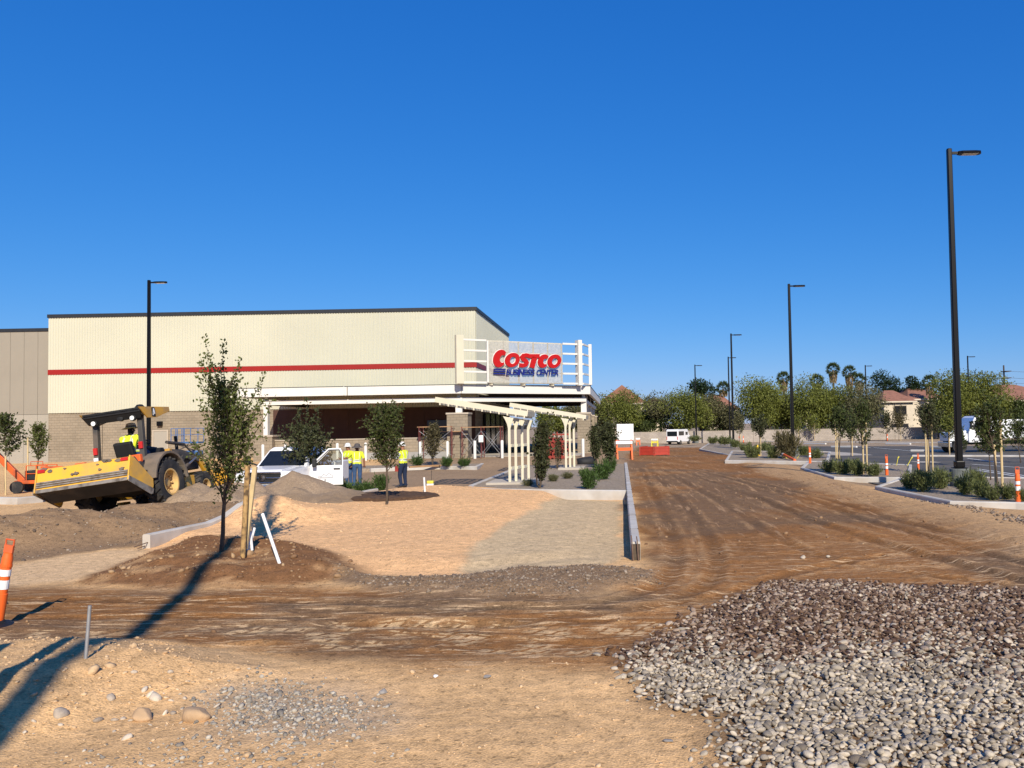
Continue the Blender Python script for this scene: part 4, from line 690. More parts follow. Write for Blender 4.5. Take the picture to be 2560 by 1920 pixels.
T(MB().lathe([(.01, .06), (.08, .03), (.08, -.05), (.01, -.06)], 14, (.18, -.38, 2.46), 'y'), 'work_light_shell', M['black'])
T(MB().bx((-.6, -.37, .98), (.6, -.28, 1.06)), 'rear_crossmember', M['dgrey']); T(MB().bx((-.62, -.3, 1.35), (-.30, -.27, 1.39)), 'grab_rail', M['black'])
T(MB().prism([(-.5, 2.56), (-.5, 2.66), (.80, 2.69), (.80, 2.60)], -.76, .76, 'yz'), 'canopy_top', M['black'], bevel=.02)
for sx in (-1, 1):
    T(MB().prism([(-.58, 2.68), (.84, 2.74), (.86, 2.62), (.20, 2.42), (-.22, 2.40)], sx*.765, sx*.80, 'yz'), 'canopy_side_panel', M['yellow'], bevel=.006)
    T(MB().prism([(-.02, 2.44), (-.02, 2.66), (.02, 2.69), (.10, 2.69), (.14, 2.66), (.14, 2.44)], sx*.801, sx*.808, 'yz'), 'emblem_plate', M['black']); T(MB().prism([(.01, 2.47), (.05, 2.66), (.09, 2.66), (.12, 2.52), (.09, 2.50), (.07, 2.56), (.05, 2.56), (.04, 2.48)], sx*.809, sx*.813, 'yz'), 'emblem', M['reflwhite'])
T(MB().lathe([(.12, 0), (.12, .05), (.07, .11), (.01, .12)], 14, (.45, .05, 2.70)), 'beacon', M['black'])
T(MB().loft([[(x, -.38, z) for x, z in ((-.76, 2.68), (.76, 2.68), (.70, 2.40), (-.70, 2.40))], [(x, -.50, z) for x, z in ((-.80, 2.68), (.80, 2.68), (.78, 2.60), (-.78, 2.60))]]), 'canopy_rear_visor', M['black'])
seat = T(MB().bx((-.26, .02, 1.26), (.26, .50, 1.42)), 'seat_cushion', M['black'], bevel=.05); T(MB().box((0, -.07, 1.58), (.5, .12, .56), Matrix.Rotation(R(16), 3, 'X')), 'seat_back', M['black'], bevel=.05); T(MB().bx((-.2, .05, .98), (.2, .45, 1.26)), 'seat_base', M['dgrey'])
T(MB().tube([(0, .98, 1.15), (0, .78, 1.76)], .03, 8), 'steering_column', M['black'])
st_ = MB(); st_.tube([(.20*math.cos(a), .20*math.sin(a), 0) for a in np.linspace(0, 2*math.pi, 25)], .016, 8, False); st_.tube([(-.2, 0, 0), (.2, 0, 0)], .012, 6); T(st_, 'steering_wheel', M['black'], xf=Matrix.Translation((0, .76, 1.80)) @ Matrix.Rotation(R(35), 4, 'X'))
T(MB().prism([(.82, .98), (.82, 1.52), (.95, 1.66), (1.12, 1.66), (1.15, .98)], -.38, .38, 'yz'), 'dash_cowl', M['black'], bevel=.03)
T(MB().prism([(1.152, 1.0), (1.152, 1.62), (2.0, 1.60), (2.75, 1.46), (2.85, 1.0)], -.40, .40, 'yz'), 'engine_hood', M['dgrey'], bevel=.05); T(MB().tube([(.30, 1.9, 1.55), (.30, 1.9, 2.0)], .045, 10), 'exhaust_pipe', M['black'])
for sx in (-1, 1):
    T(MB().bx((sx*.46, .98, .98), (sx*.60, 1.12, 1.60)), 'loader_upright', M['yellow'], bevel=.02); T(MB().bx((sx*.42, .85, .55), (sx*.66, 1.45, 1.0)), 'loader_frame', M['yellow'], bevel=.02)
    T(MB().bar((sx*.54, 1.0, 1.52), (sx*.56, 2.55, 1.28), .10, .17), 'loader_arm', M['dgrey'], bevel=.015); T(MB().bar((sx*.56, 2.5, 1.30), (sx*.58, 3.15, .55), .10, .16), 'loader_arm', M['yellow'], bevel=.015)
    T(MB().tube([(sx*.66, 1.0, .80), (sx*.66, 1.75, 1.12)], .05, 10), 'lift_cylinder', M['dgrey']); T(MB().tube([(sx*.66, 1.75, 1.12), (sx*.66, 2.2, 1.31)], .028, 8), 'lift_rod', M['steel'])
    T(MB().tube([(sx*.42, 1.2, 1.80), (sx*.42, 2.1, 1.74)], .045, 10).tube([(sx*.42, 2.1, 1.74), (sx*.42, 2.9, 1.2)], .025, 8), 'tilt_cylinder', M['dgrey'])
    T(MB().bx((sx*.70, .82, .35), (sx*1.02, 1.35, .78)).bx((sx*.78, .9, .22), (sx*1.0, 1.2, .30)), 'step_box', M['yellow'], bevel=.02); T(MB().bar((sx*.64, .75, .75), (sx*.66, 1.55, 1.35), .05, .12), 'brace_arm', M['dgrey'])
    T(MB().tube([(sx*.62, 1.05, 1.1), (sx*.7, 1.2, 1.32), (sx*.66, 1.45, 1.2), (sx*.6, 1.35, 1.0)], .018, 6), 'hydraulic_hose', M['black'])
bk = [(3.1, .32), (3.1, .95), (3.16, .95), (3.22, .42), (3.75, .30), (3.76, .24), (3.2, .24)]
T(MB().prism(bk, -1.05, 1.05, 'yz'), 'loader_bucket', M['yellow'], bevel=.01)
for sx in (-1, 1): T(MB().prism([(3.1, .25), (3.1, .95), (3.3, .9), (3.74, .29)], sx*1.052, sx*1.075, 'yz'), 'bucket_side', M['yellow'])
# box scraper, raised and tipped
bs = empty('box_scraper', (-.10, -.80, .62), rot=(R(-17), 0, 0)); bs.parent = tr_; BW = 1.16
S_ = lambda mb, name, mt, **k: mb.build(name, mt, bs, **k)
S_(MB().prism([(-.98, -.08), (-1.02, .42), (-.96, .46), (-.90, .42), (-.88, -.08)], -BW, BW, 'yz'), 'back_plate', M['yellow_clean'], bevel=.008)
for k, z_ in enumerate((-.02, .035, .085)): S_(MB().bx((-BW+.01, -1.022-.004*k+.0, z_-.018), (BW-.01, -.975, z_+.016)), 'wear_rib', M['worn'])
S_(MB().bx((-BW, -1.01, -.17), (BW, -.90, -.082)), 'cutting_edge', M['worn'], bevel=.006); S_(MB().prism([(-.985, -.17), (-.9, -.17), (-.4, -.28), (-.45, -.22)], -BW+.01, BW-.01, 'yz'), 'floor_lip', M['dgrey'])
rm2 = np.random.default_rng(77)
for k in range(13):      # caked mud and chipped paint on the back plate
    cx_, cz_ = rm2.uniform(-BW+.1, BW-.1), (rm2.uniform(.34, .44) if k < 9 else rm2.uniform(.12, .34)); rr = rm2.uniform(.03, .075); pg = [(cx_+math.cos(a)*rr*rm2.uniform(.6, 1.5), cz_+math.sin(a)*rr*rm2.uniform(.4, .9)) for a in np.linspace(0, 6.28, 10, endpoint=False)]
    S_(MB().prism([(p[0], p[1]) for p in pg], -1.034, -1.0, 'xz'), 'mud_patch', M['fender'])
for sx in (-1, 1):
    S_(MB().prism([(-1.03, -.16), (-1.03, .47), (-.85, .45), (-.02, .12), (0.02, -.05), (-.02, -.24), (-.10, -.28)], sx*BW, sx*(BW+.03), 'yz'), 'side_plate', M['yellow_clean'], bevel=.005); S_(MB().prism([(-1.035, -.20), (-1.035, -.06), (.025, -.13), (0, -.27), (-.08, -.31)], sx*(BW+.031), sx*(BW+.045), 'yz'), 'skid_shoe', M['worn'], bevel=.004)
    S_(MB().bx((sx*(BW-.02), -1.045, .34), (sx*(BW-.20), -1.021, .42)), 'reflector', M['reflector'])
S_(MB().bx((-BW+.01, -.55, .34), (BW-.01, -.38, .46)), 'shank_beam', M['dgrey'], bevel=.01)
for k in range(7): x = -BW+.28+k*(2*BW-.5)/6; S_(MB().prism([(-.66, .40), (-.62, .57), (-.50, .62), (-.36, .55), (-.30, .30), (-.30, -.1), (-.42, -.2), (-.46, .2)], x-.035, x+.035, 'yz'), 'ripper_shank', M['dgrey'], bevel=.01)
for sx in (-.42, .42): S_(MB().bar((sx, -.45, .1), (sx*.8, .75, .22), .09, .12), 'draft_arm', M['dgrey'])
S_(MB().bar((0, -.45, .42), (0, .5, .55), .09, .10), 'top_link', M['dgrey'])

# ---------------------------------------------------------------- white pickup
PK = PY(640, 1080, 28.6); pk = empty('pickup_truck', (PK.x, 28.6, gzf(PK.x, 28.6)), R(180)); pk.scale = (.93,)*3; tag(pk, 'white pickup truck with driver door open behind the gravel pile', 'pickup truck')
K = lambda mb, name, mt, **k: mb.build(name, mt, pk, **k)
K(MB().prism([(2.85, .48), (2.88, .98), (2.70, 1.10), (1.40, 1.20), (.15, 1.18), (.15, .45)], -.97, .97, 'yz'), 'front_body', M['truck'], bevel=.07)
K(MB().prism([(.14, .45), (.14, 1.18), (-1.3, 1.18), (-1.3, .45)], -.95, .95, 'yz'), 'cab_body', M['truck'], bevel=.04); K(MB().prism([(-1.32, .5), (-1.32, 1.25), (-2.95, 1.25), (-2.95, .5)], -.98, .98, 'yz'), 'cargo_bed', M['truck'], bevel=.04)
K(MB().prism([(2.66, 1.105), (2.6, 1.15), (1.45, 1.24), (1.42, 1.19)], -.55, .55, 'yz'), 'hood_bulge', M['truck'], bevel=.03)
def ring(z, x, y0, y1): return [(-x, y1, z), (x, y1, z), (x, y0, z), (-x, y0, z)]
K(MB().loft([ring(1.17, .90, -1.28, 1.38), ring(1.76, .72, -1.05, .62), ring(1.86, .62, -.92, .50), ring(1.875, .4, -.7, .3)]), 'cab_greenhouse', M['truck'], bevel=.03)
def lerp(a, b, t): return a+(b-a)*t
K(MB().add([(-.80, 1.335, 1.225), (.80, 1.335, 1.225), (.66, .70, 1.735), (-.66, .70, 1.735), (-.80, 1.30, 1.2), (.80, 1.30, 1.2), (.66, .66, 1.72), (-.66, .66, 1.72)], [(0,1,2,3),(4,7,6,5),(0,4,5,1),(1,5,6,2),(2,6,7,3),(3,7,4,0)]), 'windscreen', M['glass'])
K(MB().bx((-.62, .28, 1.25), (-.24, .40, 1.62)).bx((.24, .28, 1.25), (.62, .40, 1.62)), 'seat_backs', M['black'])
for sx in (-1, 1):
    K(MB().add([(sx*.895, 1.1, 1.225), (sx*.895, .05, 1.225), (sx*.752, .05, 1.70), (sx*.752, .62, 1.70)], [(0, 1, 2, 3)]), 'side_window', M['glass'])
    K(MB().bx((sx*.62, 2.845, .80), (sx*.93, 2.90, 1.02)), 'headlight', M['lens'], bevel=.02); K(MB().bx((sx*.64, 2.86, .62), (sx*.86, 2.91, .72)), 'fog_lamp', M['lens'], bevel=.02)
    mr = K(MB().bx((sx*1.16, 1.12, 1.28), (sx*1.36, 1.26, 1.56)), 'side_mirror', M['black'], bevel=.03) if sx > 0 else None
    if sx > 0: K(MB().bar((.93, 1.15, 1.25), (1.2, 1.18, 1.36), .05, .05), 'mirror_arm', M['black'])
    wheel(pk, (sx*.86, 1.85, .40), .40, .28, M['steel'], sx, 0, .62); wheel(pk, (sx*.86, -1.95, .40), .40, .28, M['steel'], sx, 0, .62)
K(MB().bx((-.60, 2.84, .74), (.60, 2.90, 1.06)), 'grille', M['black'], bevel=.02)
for a_, b_ in (((-.62, 1.03), (.62, 1.09)), ((-.62, .70), (.62, .75)), ((-.60, .86), (-.12, .91)), ((.12, .86), (.60, .91))): K(MB().bx((a_[0], 2.89, a_[1]), (b_[0], 2.925, b_[1])), 'grille_bar', M['chrome'], bevel=.01)
K(MB().lathe([(.10, 2.90), (.10, 2.935), (.01, 2.94)], 12, (0, 0, .89), 'y'), 'grille_badge', M['chrome']); K(MB().bx((-.96, 2.80, .42), (.96, 2.98, .66)), 'front_bumper', M['chrome'], bevel=.05)
# the open door, hinged at its front edge
dr = empty('door', (-.96, 1.22, 0), rot=(0, 0, R(-76))); dr.parent = pk
D_ = lambda mb, name, mt, **k: mb.build(name, mt, dr, **k)
D_(MB().bx((-.04, -1.12, .50), (.04, 0, 1.20)), 'door_skin', M['truck'], bevel=.03)
D_(MB().prism([(-1.12, 1.19), (-1.12, 1.60), (-1.04, 1.80), (-.62, 1.80), (-.02, 1.22), (-.02, 1.19), (-.14, 1.19), (-.66, 1.72), (-.98, 1.72), (-1.05, 1.58), (-1.05, 1.19)], -.025, .025, 'yz'), 'window_frame', M['truck'], bevel=.006)
D_(MB().prism([(-1.06, 1.19), (-1.06, 1.58), (-.99, 1.73), (-.66, 1.73), (-.12, 1.19)], -.003, .003, 'yz'), 'window_pane', CLEAR)
D_(MB().prism([(-1.08, 1.19), (-1.08, 1.59), (-1.00, 1.76), (-.64, 1.76), (-.07, 1.2), (-.11, 1.2), (-.65, 1.725), (-.985, 1.725), (-1.05, 1.58), (-1.05, 1.19)], -.028, .028, 'yz'), 'window_seal', M['black'])
D_(MB().bx((-.07, -1.02, 1.05), (-.042, -.80, 1.10)), 'handle', M['black'], bevel=.008); D_(MB().bx((-.30, -.24, 1.16), (-.06, -.10, 1.46)), 'side_mirror', M['black'], bevel=.03)
lg = MB(); prof = [(-.28, .80), (-.33, .83), (-.38, .80), (-.43, .84), (-.47, .90), (-.50, .86), (-.54, .83), (-.60, .89), (-.64, .92), (-.68, .89), (-.73, .86), (-.78, .80)]
lg.tube([(-.043, p[0], p[1]) for p in prof], .011, 4); lg.bx((-.046, -.80, .775), (-.041, -.27, .787)); lg.bx((-.046, -.78, .745), (-.041, -.29, .763)); lg.prism([(-.48, .72), (-.56, .72), (-.555, .66), (-.52, .625), (-.485, .66)], -.046, -.041, 'yz'); D_(lg, 'door_emblem', M['logo'])

# ---------------------------------------------------------------- far vehicles
def simple_wheels(root, xs_, y, r_): 
    for x in xs_:
        for sy in (-1, 1): w_ = MB().lathe([(r_*.5, -.12), (r_, -.12), (r_, .12), (r_*.5, .12)], 18, (x, sy*y, r_), 'y').build('wheel', M['rubber'], root); MB().lathe([(r_*.5, .02), (r_*.45, .125), (.02, .13)] if sy > 0 else [(r_*.5, -.02), (r_*.45, -.125), (.02, -.13)], 14, (x, sy*y, r_), 'y').build('rim', M['steel'], w_)
vp = G(1467, 960, -.45); van = empty('van', vp, R(62)); sv = .84; van.scale = (sv,)*3; tag(van, 'white high van parked by the far garden wall', 'van')
MB().prism([(-2.6, .45), (-2.6, 2.2), (-2.45, 2.42), (1.2, 2.42), (1.75, 1.55), (2.6, 1.25), (2.7, .9), (2.7, .45)], -1.0, 1.0, 'xz').build('body', M['truck'], van, bevel=.08, xf=Matrix.Identity(4))
for sy in (-1, 1):
    MB().bx((-2.3, sy*1.004, 1.45), (-.3, sy*1.012, 2.1)).build('side_window', M['glass'], van); MB().bx((.3, sy*1.004, 1.5), (1.2, sy*1.012, 2.0)).build('side_window', M['glass'], van)
MB().bx((-2.62, -.85, 1.35), (-2.605, .85, 2.1)).build('rear_window', M['glass'], van); MB().add([(1.26, -.8, 2.36), (1.26, .8, 2.36), (1.74, .85, 1.6), (1.74, -.85, 1.6)], [(0, 1, 2, 3)]).build('windscreen', M['glass'], van); MB().bx((-2.72, -.95, .4), (-2.6, .95, .62)).build('rear_bumper', M['black'], van)
simple_wheels(van, (-1.6, 1.75), .9, .36)
for sy in (-1, 1): MB().bx((-2.625, sy*.86, .8), (-2.606, sy*.97, 1.3)).build('tail_light', M['reflector'], van)
bt = G(1351, 963, -.45); bx_ = empty('box_truck', bt, R(0)); tag(bx_, 'white box truck seen from behind at the end of the road', 'truck'); bx_.scale = (.95,)*3
MB().bx((-1.15, 0, .75), (1.15, 5.2, 3.0)).build('cargo_box', M['truck'], bx_, bevel=.03); MB().bx((-1.05, -.012, .85), (1.05, -.002, 2.9)).build('roll_door', M['reflwhite'], bx_); MB().bx((-1.1, -.12, .45), (1.1, .05, .68)).build('rear_bumper', M['black'], bx_); MB().bx((-1.0, 5.3, .5), (1.0, 7.0, 2.3)).build('cab', M['truck'], bx_, bevel=.1)
for sx in (-1, 1): MB().lathe([(.2, -.15), (.42, -.15), (.42, .15), (.2, .15)], 16, (sx*.85, 1.2, .42), 'x').build('wheel', M['rubber'], bx_); MB().bx((sx*.8, -.14, .7), (sx*1.05, -.121, .8)).build('tail_light', M['reflector'], bx_)
tp = GG(2058, 979); tk = empty('delivery_truck', (tp.x, tp.y, tp.z), R(180)); tag(tk, 'white bonneted work truck parked in the lot behind saplings', 'truck')
MB().prism([(-.55, .85), (-.55, 1.45), (.75, 1.6), (.75, .85)], -.9, .9, 'xz').build('hood', M['truck'], tk, bevel=.08, xf=Matrix.Scale(-1, 4, (1, 0, 0)))
MB().prism([(.74, .75), (.74, 1.6), (1.15, 2.45), (1.35, 2.58), (2.5, 2.58), (2.5, .75)], -1.05, 1.05, 'xz').build('cab', M['truck'], tk, bevel=.06, xf=Matrix.Scale(-1, 4, (1, 0, 0)))
for sy in (-1, 1): MB().prism([(1.0, 1.62), (1.25, 2.3), (2.2, 2.3), (2.2, 1.62)], sy*1.052, sy*1.06, 'xz').build('side_window', M['glass'], tk, xf=Matrix.Scale(-1, 4, (1, 0, 0))); MB().bx((-.85, sy*1.2, 1.7), (-.75, sy*1.4, 2.2)).build('side_mirror', M['black'], tk); MB().bx((-2.1, sy*1.062, 1.30), (-1.2, sy*1.066, 1.42)).build('door_lettering', M['logo'], tk)
MB().bx((-9.0, -1.15, 1.0), (-2.6, 1.15, 1.25)).build('flat_bed', M['truck'], tk, bevel=.03); MB().bx((-7.5, -1.0, 1.26), (-2.7, 1.0, 2.3)).build('service_body', M['truck'], tk, bevel=.05); MB().bx((.45, -1.1, .45), (.62, 1.1, .8)).build('front_bumper', M['chrome'], tk, bevel=.03); MB().bx((-8.8, -.45, .6), (.4, .45, .84)).build('chassis', M['black'], tk)
simple_wheels(tk, (-.1, -6.0, -7.2), .95, .48)
# orange boom lift at the left edge
bl = GG(48, 1068); lb = empty('boom_lift', (bl.x-.35, bl.y+1, gzf(bl.x, bl.y+1)), R(10)); lb.scale = (.8,)*3; tag(lb, 'orange boom lift behind the pale kerb at the left edge', 'lift')
L_ = lambda mb, name, mt, **k: mb.build(name, mt, lb, **k)
L_(MB().bx((-.5, -.6, .45), (1.0, .7, .62)), 'chassis', M['lift'], bevel=.03); L_(MB().bx((-.1, -.45, .63), (.55, .5, 1.1)), 'engine_cover', M['black'], bevel=.04); L_(MB().bar((-.35, 0, .55), (-1.6, -.1, 2.0), .22, .28), 'boom', M['lift'], bevel=.02)
fr = MB()
for x in (.0, .45, .95):
    for y in (-.5, .5): fr.tube([(x, y, .62), (x, y, 1.35)], .025, 6)
for z_ in (.95, 1.35):
    for y in (-.5, .5): fr.tube([(0, y, z_), (.95, y, z_)], .022, 6)
fr.tube([(.2, -.5, 1.35), (.2, -.5, 1.55), (.75, -.5, 1.55), (.75, -.5, 1.35)], .022, 6); L_(fr, 'guard_frame', M['lift']); L_(MB().bx((.7, -.62, .62), (1.6, -.5, .72)).bx((.7, -.62, 1.2), (1.7, -.52, 1.3)), 'side_rail', M['lift'])
for x in (-.35, .85):
    for y in (-.62, .62): w_ = MB().lathe([(.14, -.1), (.30, -.1), (.30, .1), (.14, .1)], 18, (x, y, .30), 'y').build('wheel', M['rubber'], lb)

# ================================================================ PEOPLE
def figure(joints, edges, sub=2):
    names = list(joints); me = bpy.data.meshes.new('body'); me.from_pydata([joints[k][0] for k in names], [(names.index(a), names.index(b)) for a, b in edges], [])
    o = bpy.data.objects.new('body', me); COL.objects.link(o); md = o.modifiers.new('skin', 'SKIN'); md.use_smooth_shade = True
    for i, k in enumerate(names):
        r_ = joints[k][1]; me.skin_vertices[0].data[i].radius = r_ if isinstance(r_, tuple) else (r_, r_); me.skin_vertices[0].data[i].use_root = (k == 'pelvis')
    s_ = o.modifiers.new('sub', 'SUBSURF'); s_.levels = sub; s_.render_levels = sub
    dg = bpy.context.evaluated_depsgraph_get(); nm = bpy.data.meshes.new_from_object(o.evaluated_get(dg)); bpy.data.objects.remove(o); return nm
def fingers(mb, wrist, palm, curl, sgn):
    w_ = Vector(wrist); p_ = Vector(palm); d = (p_-w_).normalized(); sd_ = d.cross(Vector((0, 0, 1))); sd_ = sd_.normalized() if sd_.length > .1 else Vector((0, 1, 0)); nn = sd_.cross(d)
    for i, L in enumerate((.062, .072, .068, .054)): b0 = p_+sd_*(i-1.5)*.021; k = b0+d*L*.55+nn*curl*.3*L; mb.tube([b0-d*.03, b0, k, k+d*L*.35+nn*curl*L*.6], [.010, .010, .0095, .007], 6)
    b0 = p_-d*.05+sd_*sgn*.03; mb.tube([b0, b0+sd_*sgn*.025+d*.03, b0+sd_*sgn*.03+d*.065], [.012, .011, .008], 6)
EDG = [('pelvis', 'waist'), ('waist', 'chest'), ('chest', 'neck'), ('neck', 'head'), ('head', 'crown')]
for s_ in 'LR': EDG += [('chest', 'sh'+s_), ('sh'+s_, 'el'+s_), ('el'+s_, 'wr'+s_), ('wr'+s_, 'pa'+s_), ('pelvis', 'hip'+s_), ('hip'+s_, 'kn'+s_), ('kn'+s_, 'an'+s_), ('an'+s_, 'toe'+s_)]
STAND = {'pelvis': ((0, 0, .97), (.155, .12)), 'waist': ((0, 0, 1.10), (.155, .12)), 'chest': ((0, 0, 1.32), (.175, .13)), 'neck': ((0, .01, 1.49), .062), 'head': ((0, .03, 1.60), (.078, .095)), 'crown': ((0, .03, 1.70), (.07, .085)),
    'shL': ((-.20, 0, 1.41), .075), 'elL': ((-.27, -.02, 1.14), .055), 'wrL': ((-.28, .08, .91), .036), 'paL': ((-.28, .11, .84), .036), 'shR': ((.20, 0, 1.41), .075), 'elR': ((.27, -.02, 1.14), .055), 'wrR': ((.28, .08, .91), .036), 'paR': ((.28, .11, .84), .036),
    'hipL': ((-.10, 0, .90), .115), 'knL': ((-.11, .02, .49), .08), 'anL': ((-.12, -.02, .09), .055), 'toeL': ((-.14, .15, .05), .05), 'hipR': ((.10, 0, .90), .115), 'knR': ((.11, .02, .49), .08), 'anR': ((.12, -.02, .09), .055), 'toeR': ((.14, .15, .05), .05)}
def person(loc, rz, label, over, mats, zone, hat, scale=1.0, rot=None, parentless=True):
    j = dict(STAND); j.update({k_: v_ for k_, v_ in over.items() if k_ != 'face'}); root = empty('person', loc, rz, label, 'person', rot=rot); root.scale = (scale,)*3
    me = figure(j, EDG); bm = bmesh.new(); bm.from_mesh(me); mb = MB()
    fingers(mb, j['wrL'][0], j['paL'][0], .8, 1); fingers(mb, j['wrR'][0], j['paR'][0], .8, -1)
    hd = Vector(j['head'][0]); fx = over.get('face', (0, 1)); fw = Vector((fx[0], fx[1], 0)).normalized(); sdv = Vector((fw.y, -fw.x, 0))
    mb.tube([hd+fw*.075+Vector((0, 0, .035)), hd+fw*.108+Vector((0, 0, -.01)), hd+fw*.085+Vector((0, 0, -.022))], [.009, .014, .010], 6)
    for sg in (-1, 1): mb.lathe([(.012, -.01), (.030, 0), (.012, .01)], 8, tuple(hd+sdv*sg*.088+Vector((0, 0, .0))), 'x')
    t2 = bpy.data.meshes.new('t'); t2.from_pydata(mb.v, [], mb.f); nb = len(bm.faces); bm.from_mesh(t2); bm.faces.ensure_lookup_table()
    for i, f_ in enumerate(bm.faces): f_.smooth = True; f_.material_index = zone(f_.calc_center_median(), j) if i < nb else mats.index(M['skin'])
    bmesh.ops.recalc_face_normals(bm, faces=bm.faces)
    bm.to_mesh(me); bm.free(); me.name = 'body'
    while len(me.materials): me.materials.pop()
    for q in mats: me.materials.append(q)
    o = bpy.data.objects.new('body', me); COL.objects.link(o); o.parent = root
    for sg in (-1, 1): MB().lathe([(.004, -.006), (.012, 0), (.004, .006)], 8, tuple(hd+fw*.088+sdv*sg*.032+Vector((0, 0, .035))), 'y').build('eye', M['black'], root)
    MB().box(tuple(hd+fw*.088+Vector((0, 0, -.05))), (.045, .012, .010), Matrix.Rotation(-math.atan2(fw.x, fw.y), 3, 'Z')).build('mouth', M['scaff'], root)
    w_ = Vector(j['waist'][0]); h_ = Vector(j['chest'][0]); rb = MB()
    for z_, rx, ry in ((.02, .158, .128),): rb.tube([w_+(h_-w_)*.1+Vector((rx*math.cos(a), ry*math.sin(a), z_)) for a in np.linspace(0, 2*math.pi, 25)], .016, 5, False)
    for sg in (-1, 1): rb.tube([w_+Vector((sg*.09, -.128, .04)), h_+Vector((sg*.095, -.122, -.04)), h_+Vector((sg*.10, -.06, .12))], .013, 5, False); rb.tube([w_+Vector((sg*.09, .128, .04)), h_+Vector((sg*.095, .122, -.04)), h_+Vector((sg*.10, .05, .12))], .013, 5, False)
    rb.build('reflective_tape', M['stripe'], root)
    c = Vector(j['crown'][0])
    if hat == 'hard': smooth_by_angle(MB().lathe([(.155, -.045), (.150, -.035), (.118, -.025), (.115, .02), (.095, .075), (.055, .10), (.001, .108)], 22, tuple(c+Vector((0, .01, .0)))).build('hard_hat', M['hatw'], root), 50)
    if hat == 'brim': smooth_by_angle(MB().lathe([(.225, -.055), (.215, -.03), (.13, .0), (.118, .03), (.105, .09), (.06, .115), (.001, .12)], 24, tuple(c+Vector((0, 0, -.01)))).build('wide_brim_hat', M['hatg'], root), 50)
    if hat == 'straw':
        smooth_by_angle(MB().lathe([(.235, -.035), (.22, -.03), (.16, -.012), (.128, .0), (.125, .05), (.105, .10), (.05, .115), (.001, .118)], 28, tuple(c)).build('bucket_hat', M['straw'], root), 50); MB().lathe([(.131, .005), (.129, .035)], 24, tuple(c)).build('hat_band', M['dgrey'], root)
    return root
def zstd(leg, sleeve_z=1.18, stripe=True, arm=None):
    def f(c, j):
        ax = abs(c.x); arm_ = False
        for s_ in 'LR':
            sh, el, wr = Vector(j['sh'+s_][0]), Vector(j['el'+s_][0]), Vector(j['wr'+s_][0])
            def dd(a, b, p): t = max(0, min(1, (p-a).dot(b-a)/(b-a).length_squared)); return (p-a-(b-a)*t).length, t
            d1, t1 = dd(sh, el, c); d2, t2 = dd(el, wr, c)
            if d2 < .085 and d2 < d1: return 2 if arm is None else arm
            if d1 < .085 and t1 > .12 and ax > .15: return (0 if t1 < .75 or arm is not None else 2) if arm is None else arm
        if c.z > 1.485: return 2
        if c.z > .98:
            if stripe and 1.07 < c.z < 1.11: return 3
            return 0
        if c.z < .10: return 4
        return 1
    return f
pm = [M['vest'], M['jeans'], M['skin'], M['stripe'], M['boot'], M['darkcloth'], M['greysleeve']]
wp = GG(772, 1054)
person(wp, R(12), 'person in wide grey brim hat, yellow vest and blue jeans, seen from behind', {'elL': ((-.40, .10, 1.22), .052), 'wrL': ((-.62, .22, 1.18), .036), 'paL': ((-.70, .25, 1.19), .036), 'elR': ((.27, -.02, 1.13), .052), 'wrR': ((.27, .05, .90), .036), 'knR': ((.10, .0, .49), .08)}, pm, zstd(1), 'brim', .97)
person((wp.x-.62, wp.y+.85, wp.z), R(150), 'person in white hard hat and yellow vest partly behind the open truck door', {'elR': ((.30, .10, 1.17), .052), 'wrR': ((.22, .32, 1.10), .036), 'paR': ((.19, .39, 1.11), .036)}, pm, zstd(1), 'hard', .98)
wc = GG(871, 1055); pm2 = [M['vest'], M['navy'], M['skin'], M['stripe'], M['boot'], M['darkcloth'], M['greysleeve']]
person(wc, R(62), 'person in white hard hat, yellow vest and navy trousers right of the small tree', {'elL': ((-.27, .06, 1.17), .06), 'wrL': ((-.20, .30, 1.18), .04), 'paL': ((-.17, .37, 1.20), .036), 'elR': ((.27, .04, 1.15), .06), 'wrR': ((.22, .26, 1.12), .04), 'paR': ((.20, .33, 1.13), .036), 'knL': ((-.11, .07, .50), .08)}, pm2, zstd(1, arm=6), 'hard', 1.0)
tb = MB().bx((-.06, -.09, 0), (.06, .09, .20)).tube([(0, -.06, .2), (0, -.06, .27), (0, .06, .27), (0, .06, .2)], .012, 6).build('tool_pouch', M['redform'], bevel=.02); tb.location = (wc.x-.20, wc.y-.12, .66); tag(tb, 'small red pouch hanging at the hip of the navy-trousered worker', 'pouch')
# the operator sits on the tractor seat
z0 = .56
sit = {'pelvis': ((0, .16, 1.00+z0), (.16, .13)), 'waist': ((0, .15, 1.12+z0), (.16, .13)), 'chest': ((0, .18, 1.34+z0), (.185, .14)), 'neck': ((.02, .22, 1.52+z0), .065), 'head': ((.03, .25, 1.63+z0), (.08, .10)), 'crown': ((.03, .26, 1.73+z0), (.07, .085)), 'face': (.5, .86),
    'shL': ((-.21, .18, 1.43+z0), .08), 'elL': ((-.28, .32, 1.20+z0), .058), 'wrL': ((-.16, .56, 1.22+z0), .04), 'paL': ((-.13, .63, 1.24+z0), .036), 'shR': ((.22, .20, 1.43+z0), .085), 'elR': ((.30, .36, 1.18+z0), .062), 'wrR': ((.18, .58, 1.22+z0), .04), 'paR': ((.14, .65, 1.24+z0), .036),
    'hipL': ((-.11, .20, .98+z0), .12), 'knL': ((-.17, .62, 1.00+z0), .09), 'anL': ((-.17, .72, .62+z0), .06), 'toeL': ((-.18, .90, .57+z0), .05), 'hipR': ((.11, .20, .98+z0), .12), 'knR': ((.19, .62, 1.02+z0), .09), 'anR': ((.19, .72, .62+z0), .06), 'toeR': ((.20, .90, .57+z0), .05)}
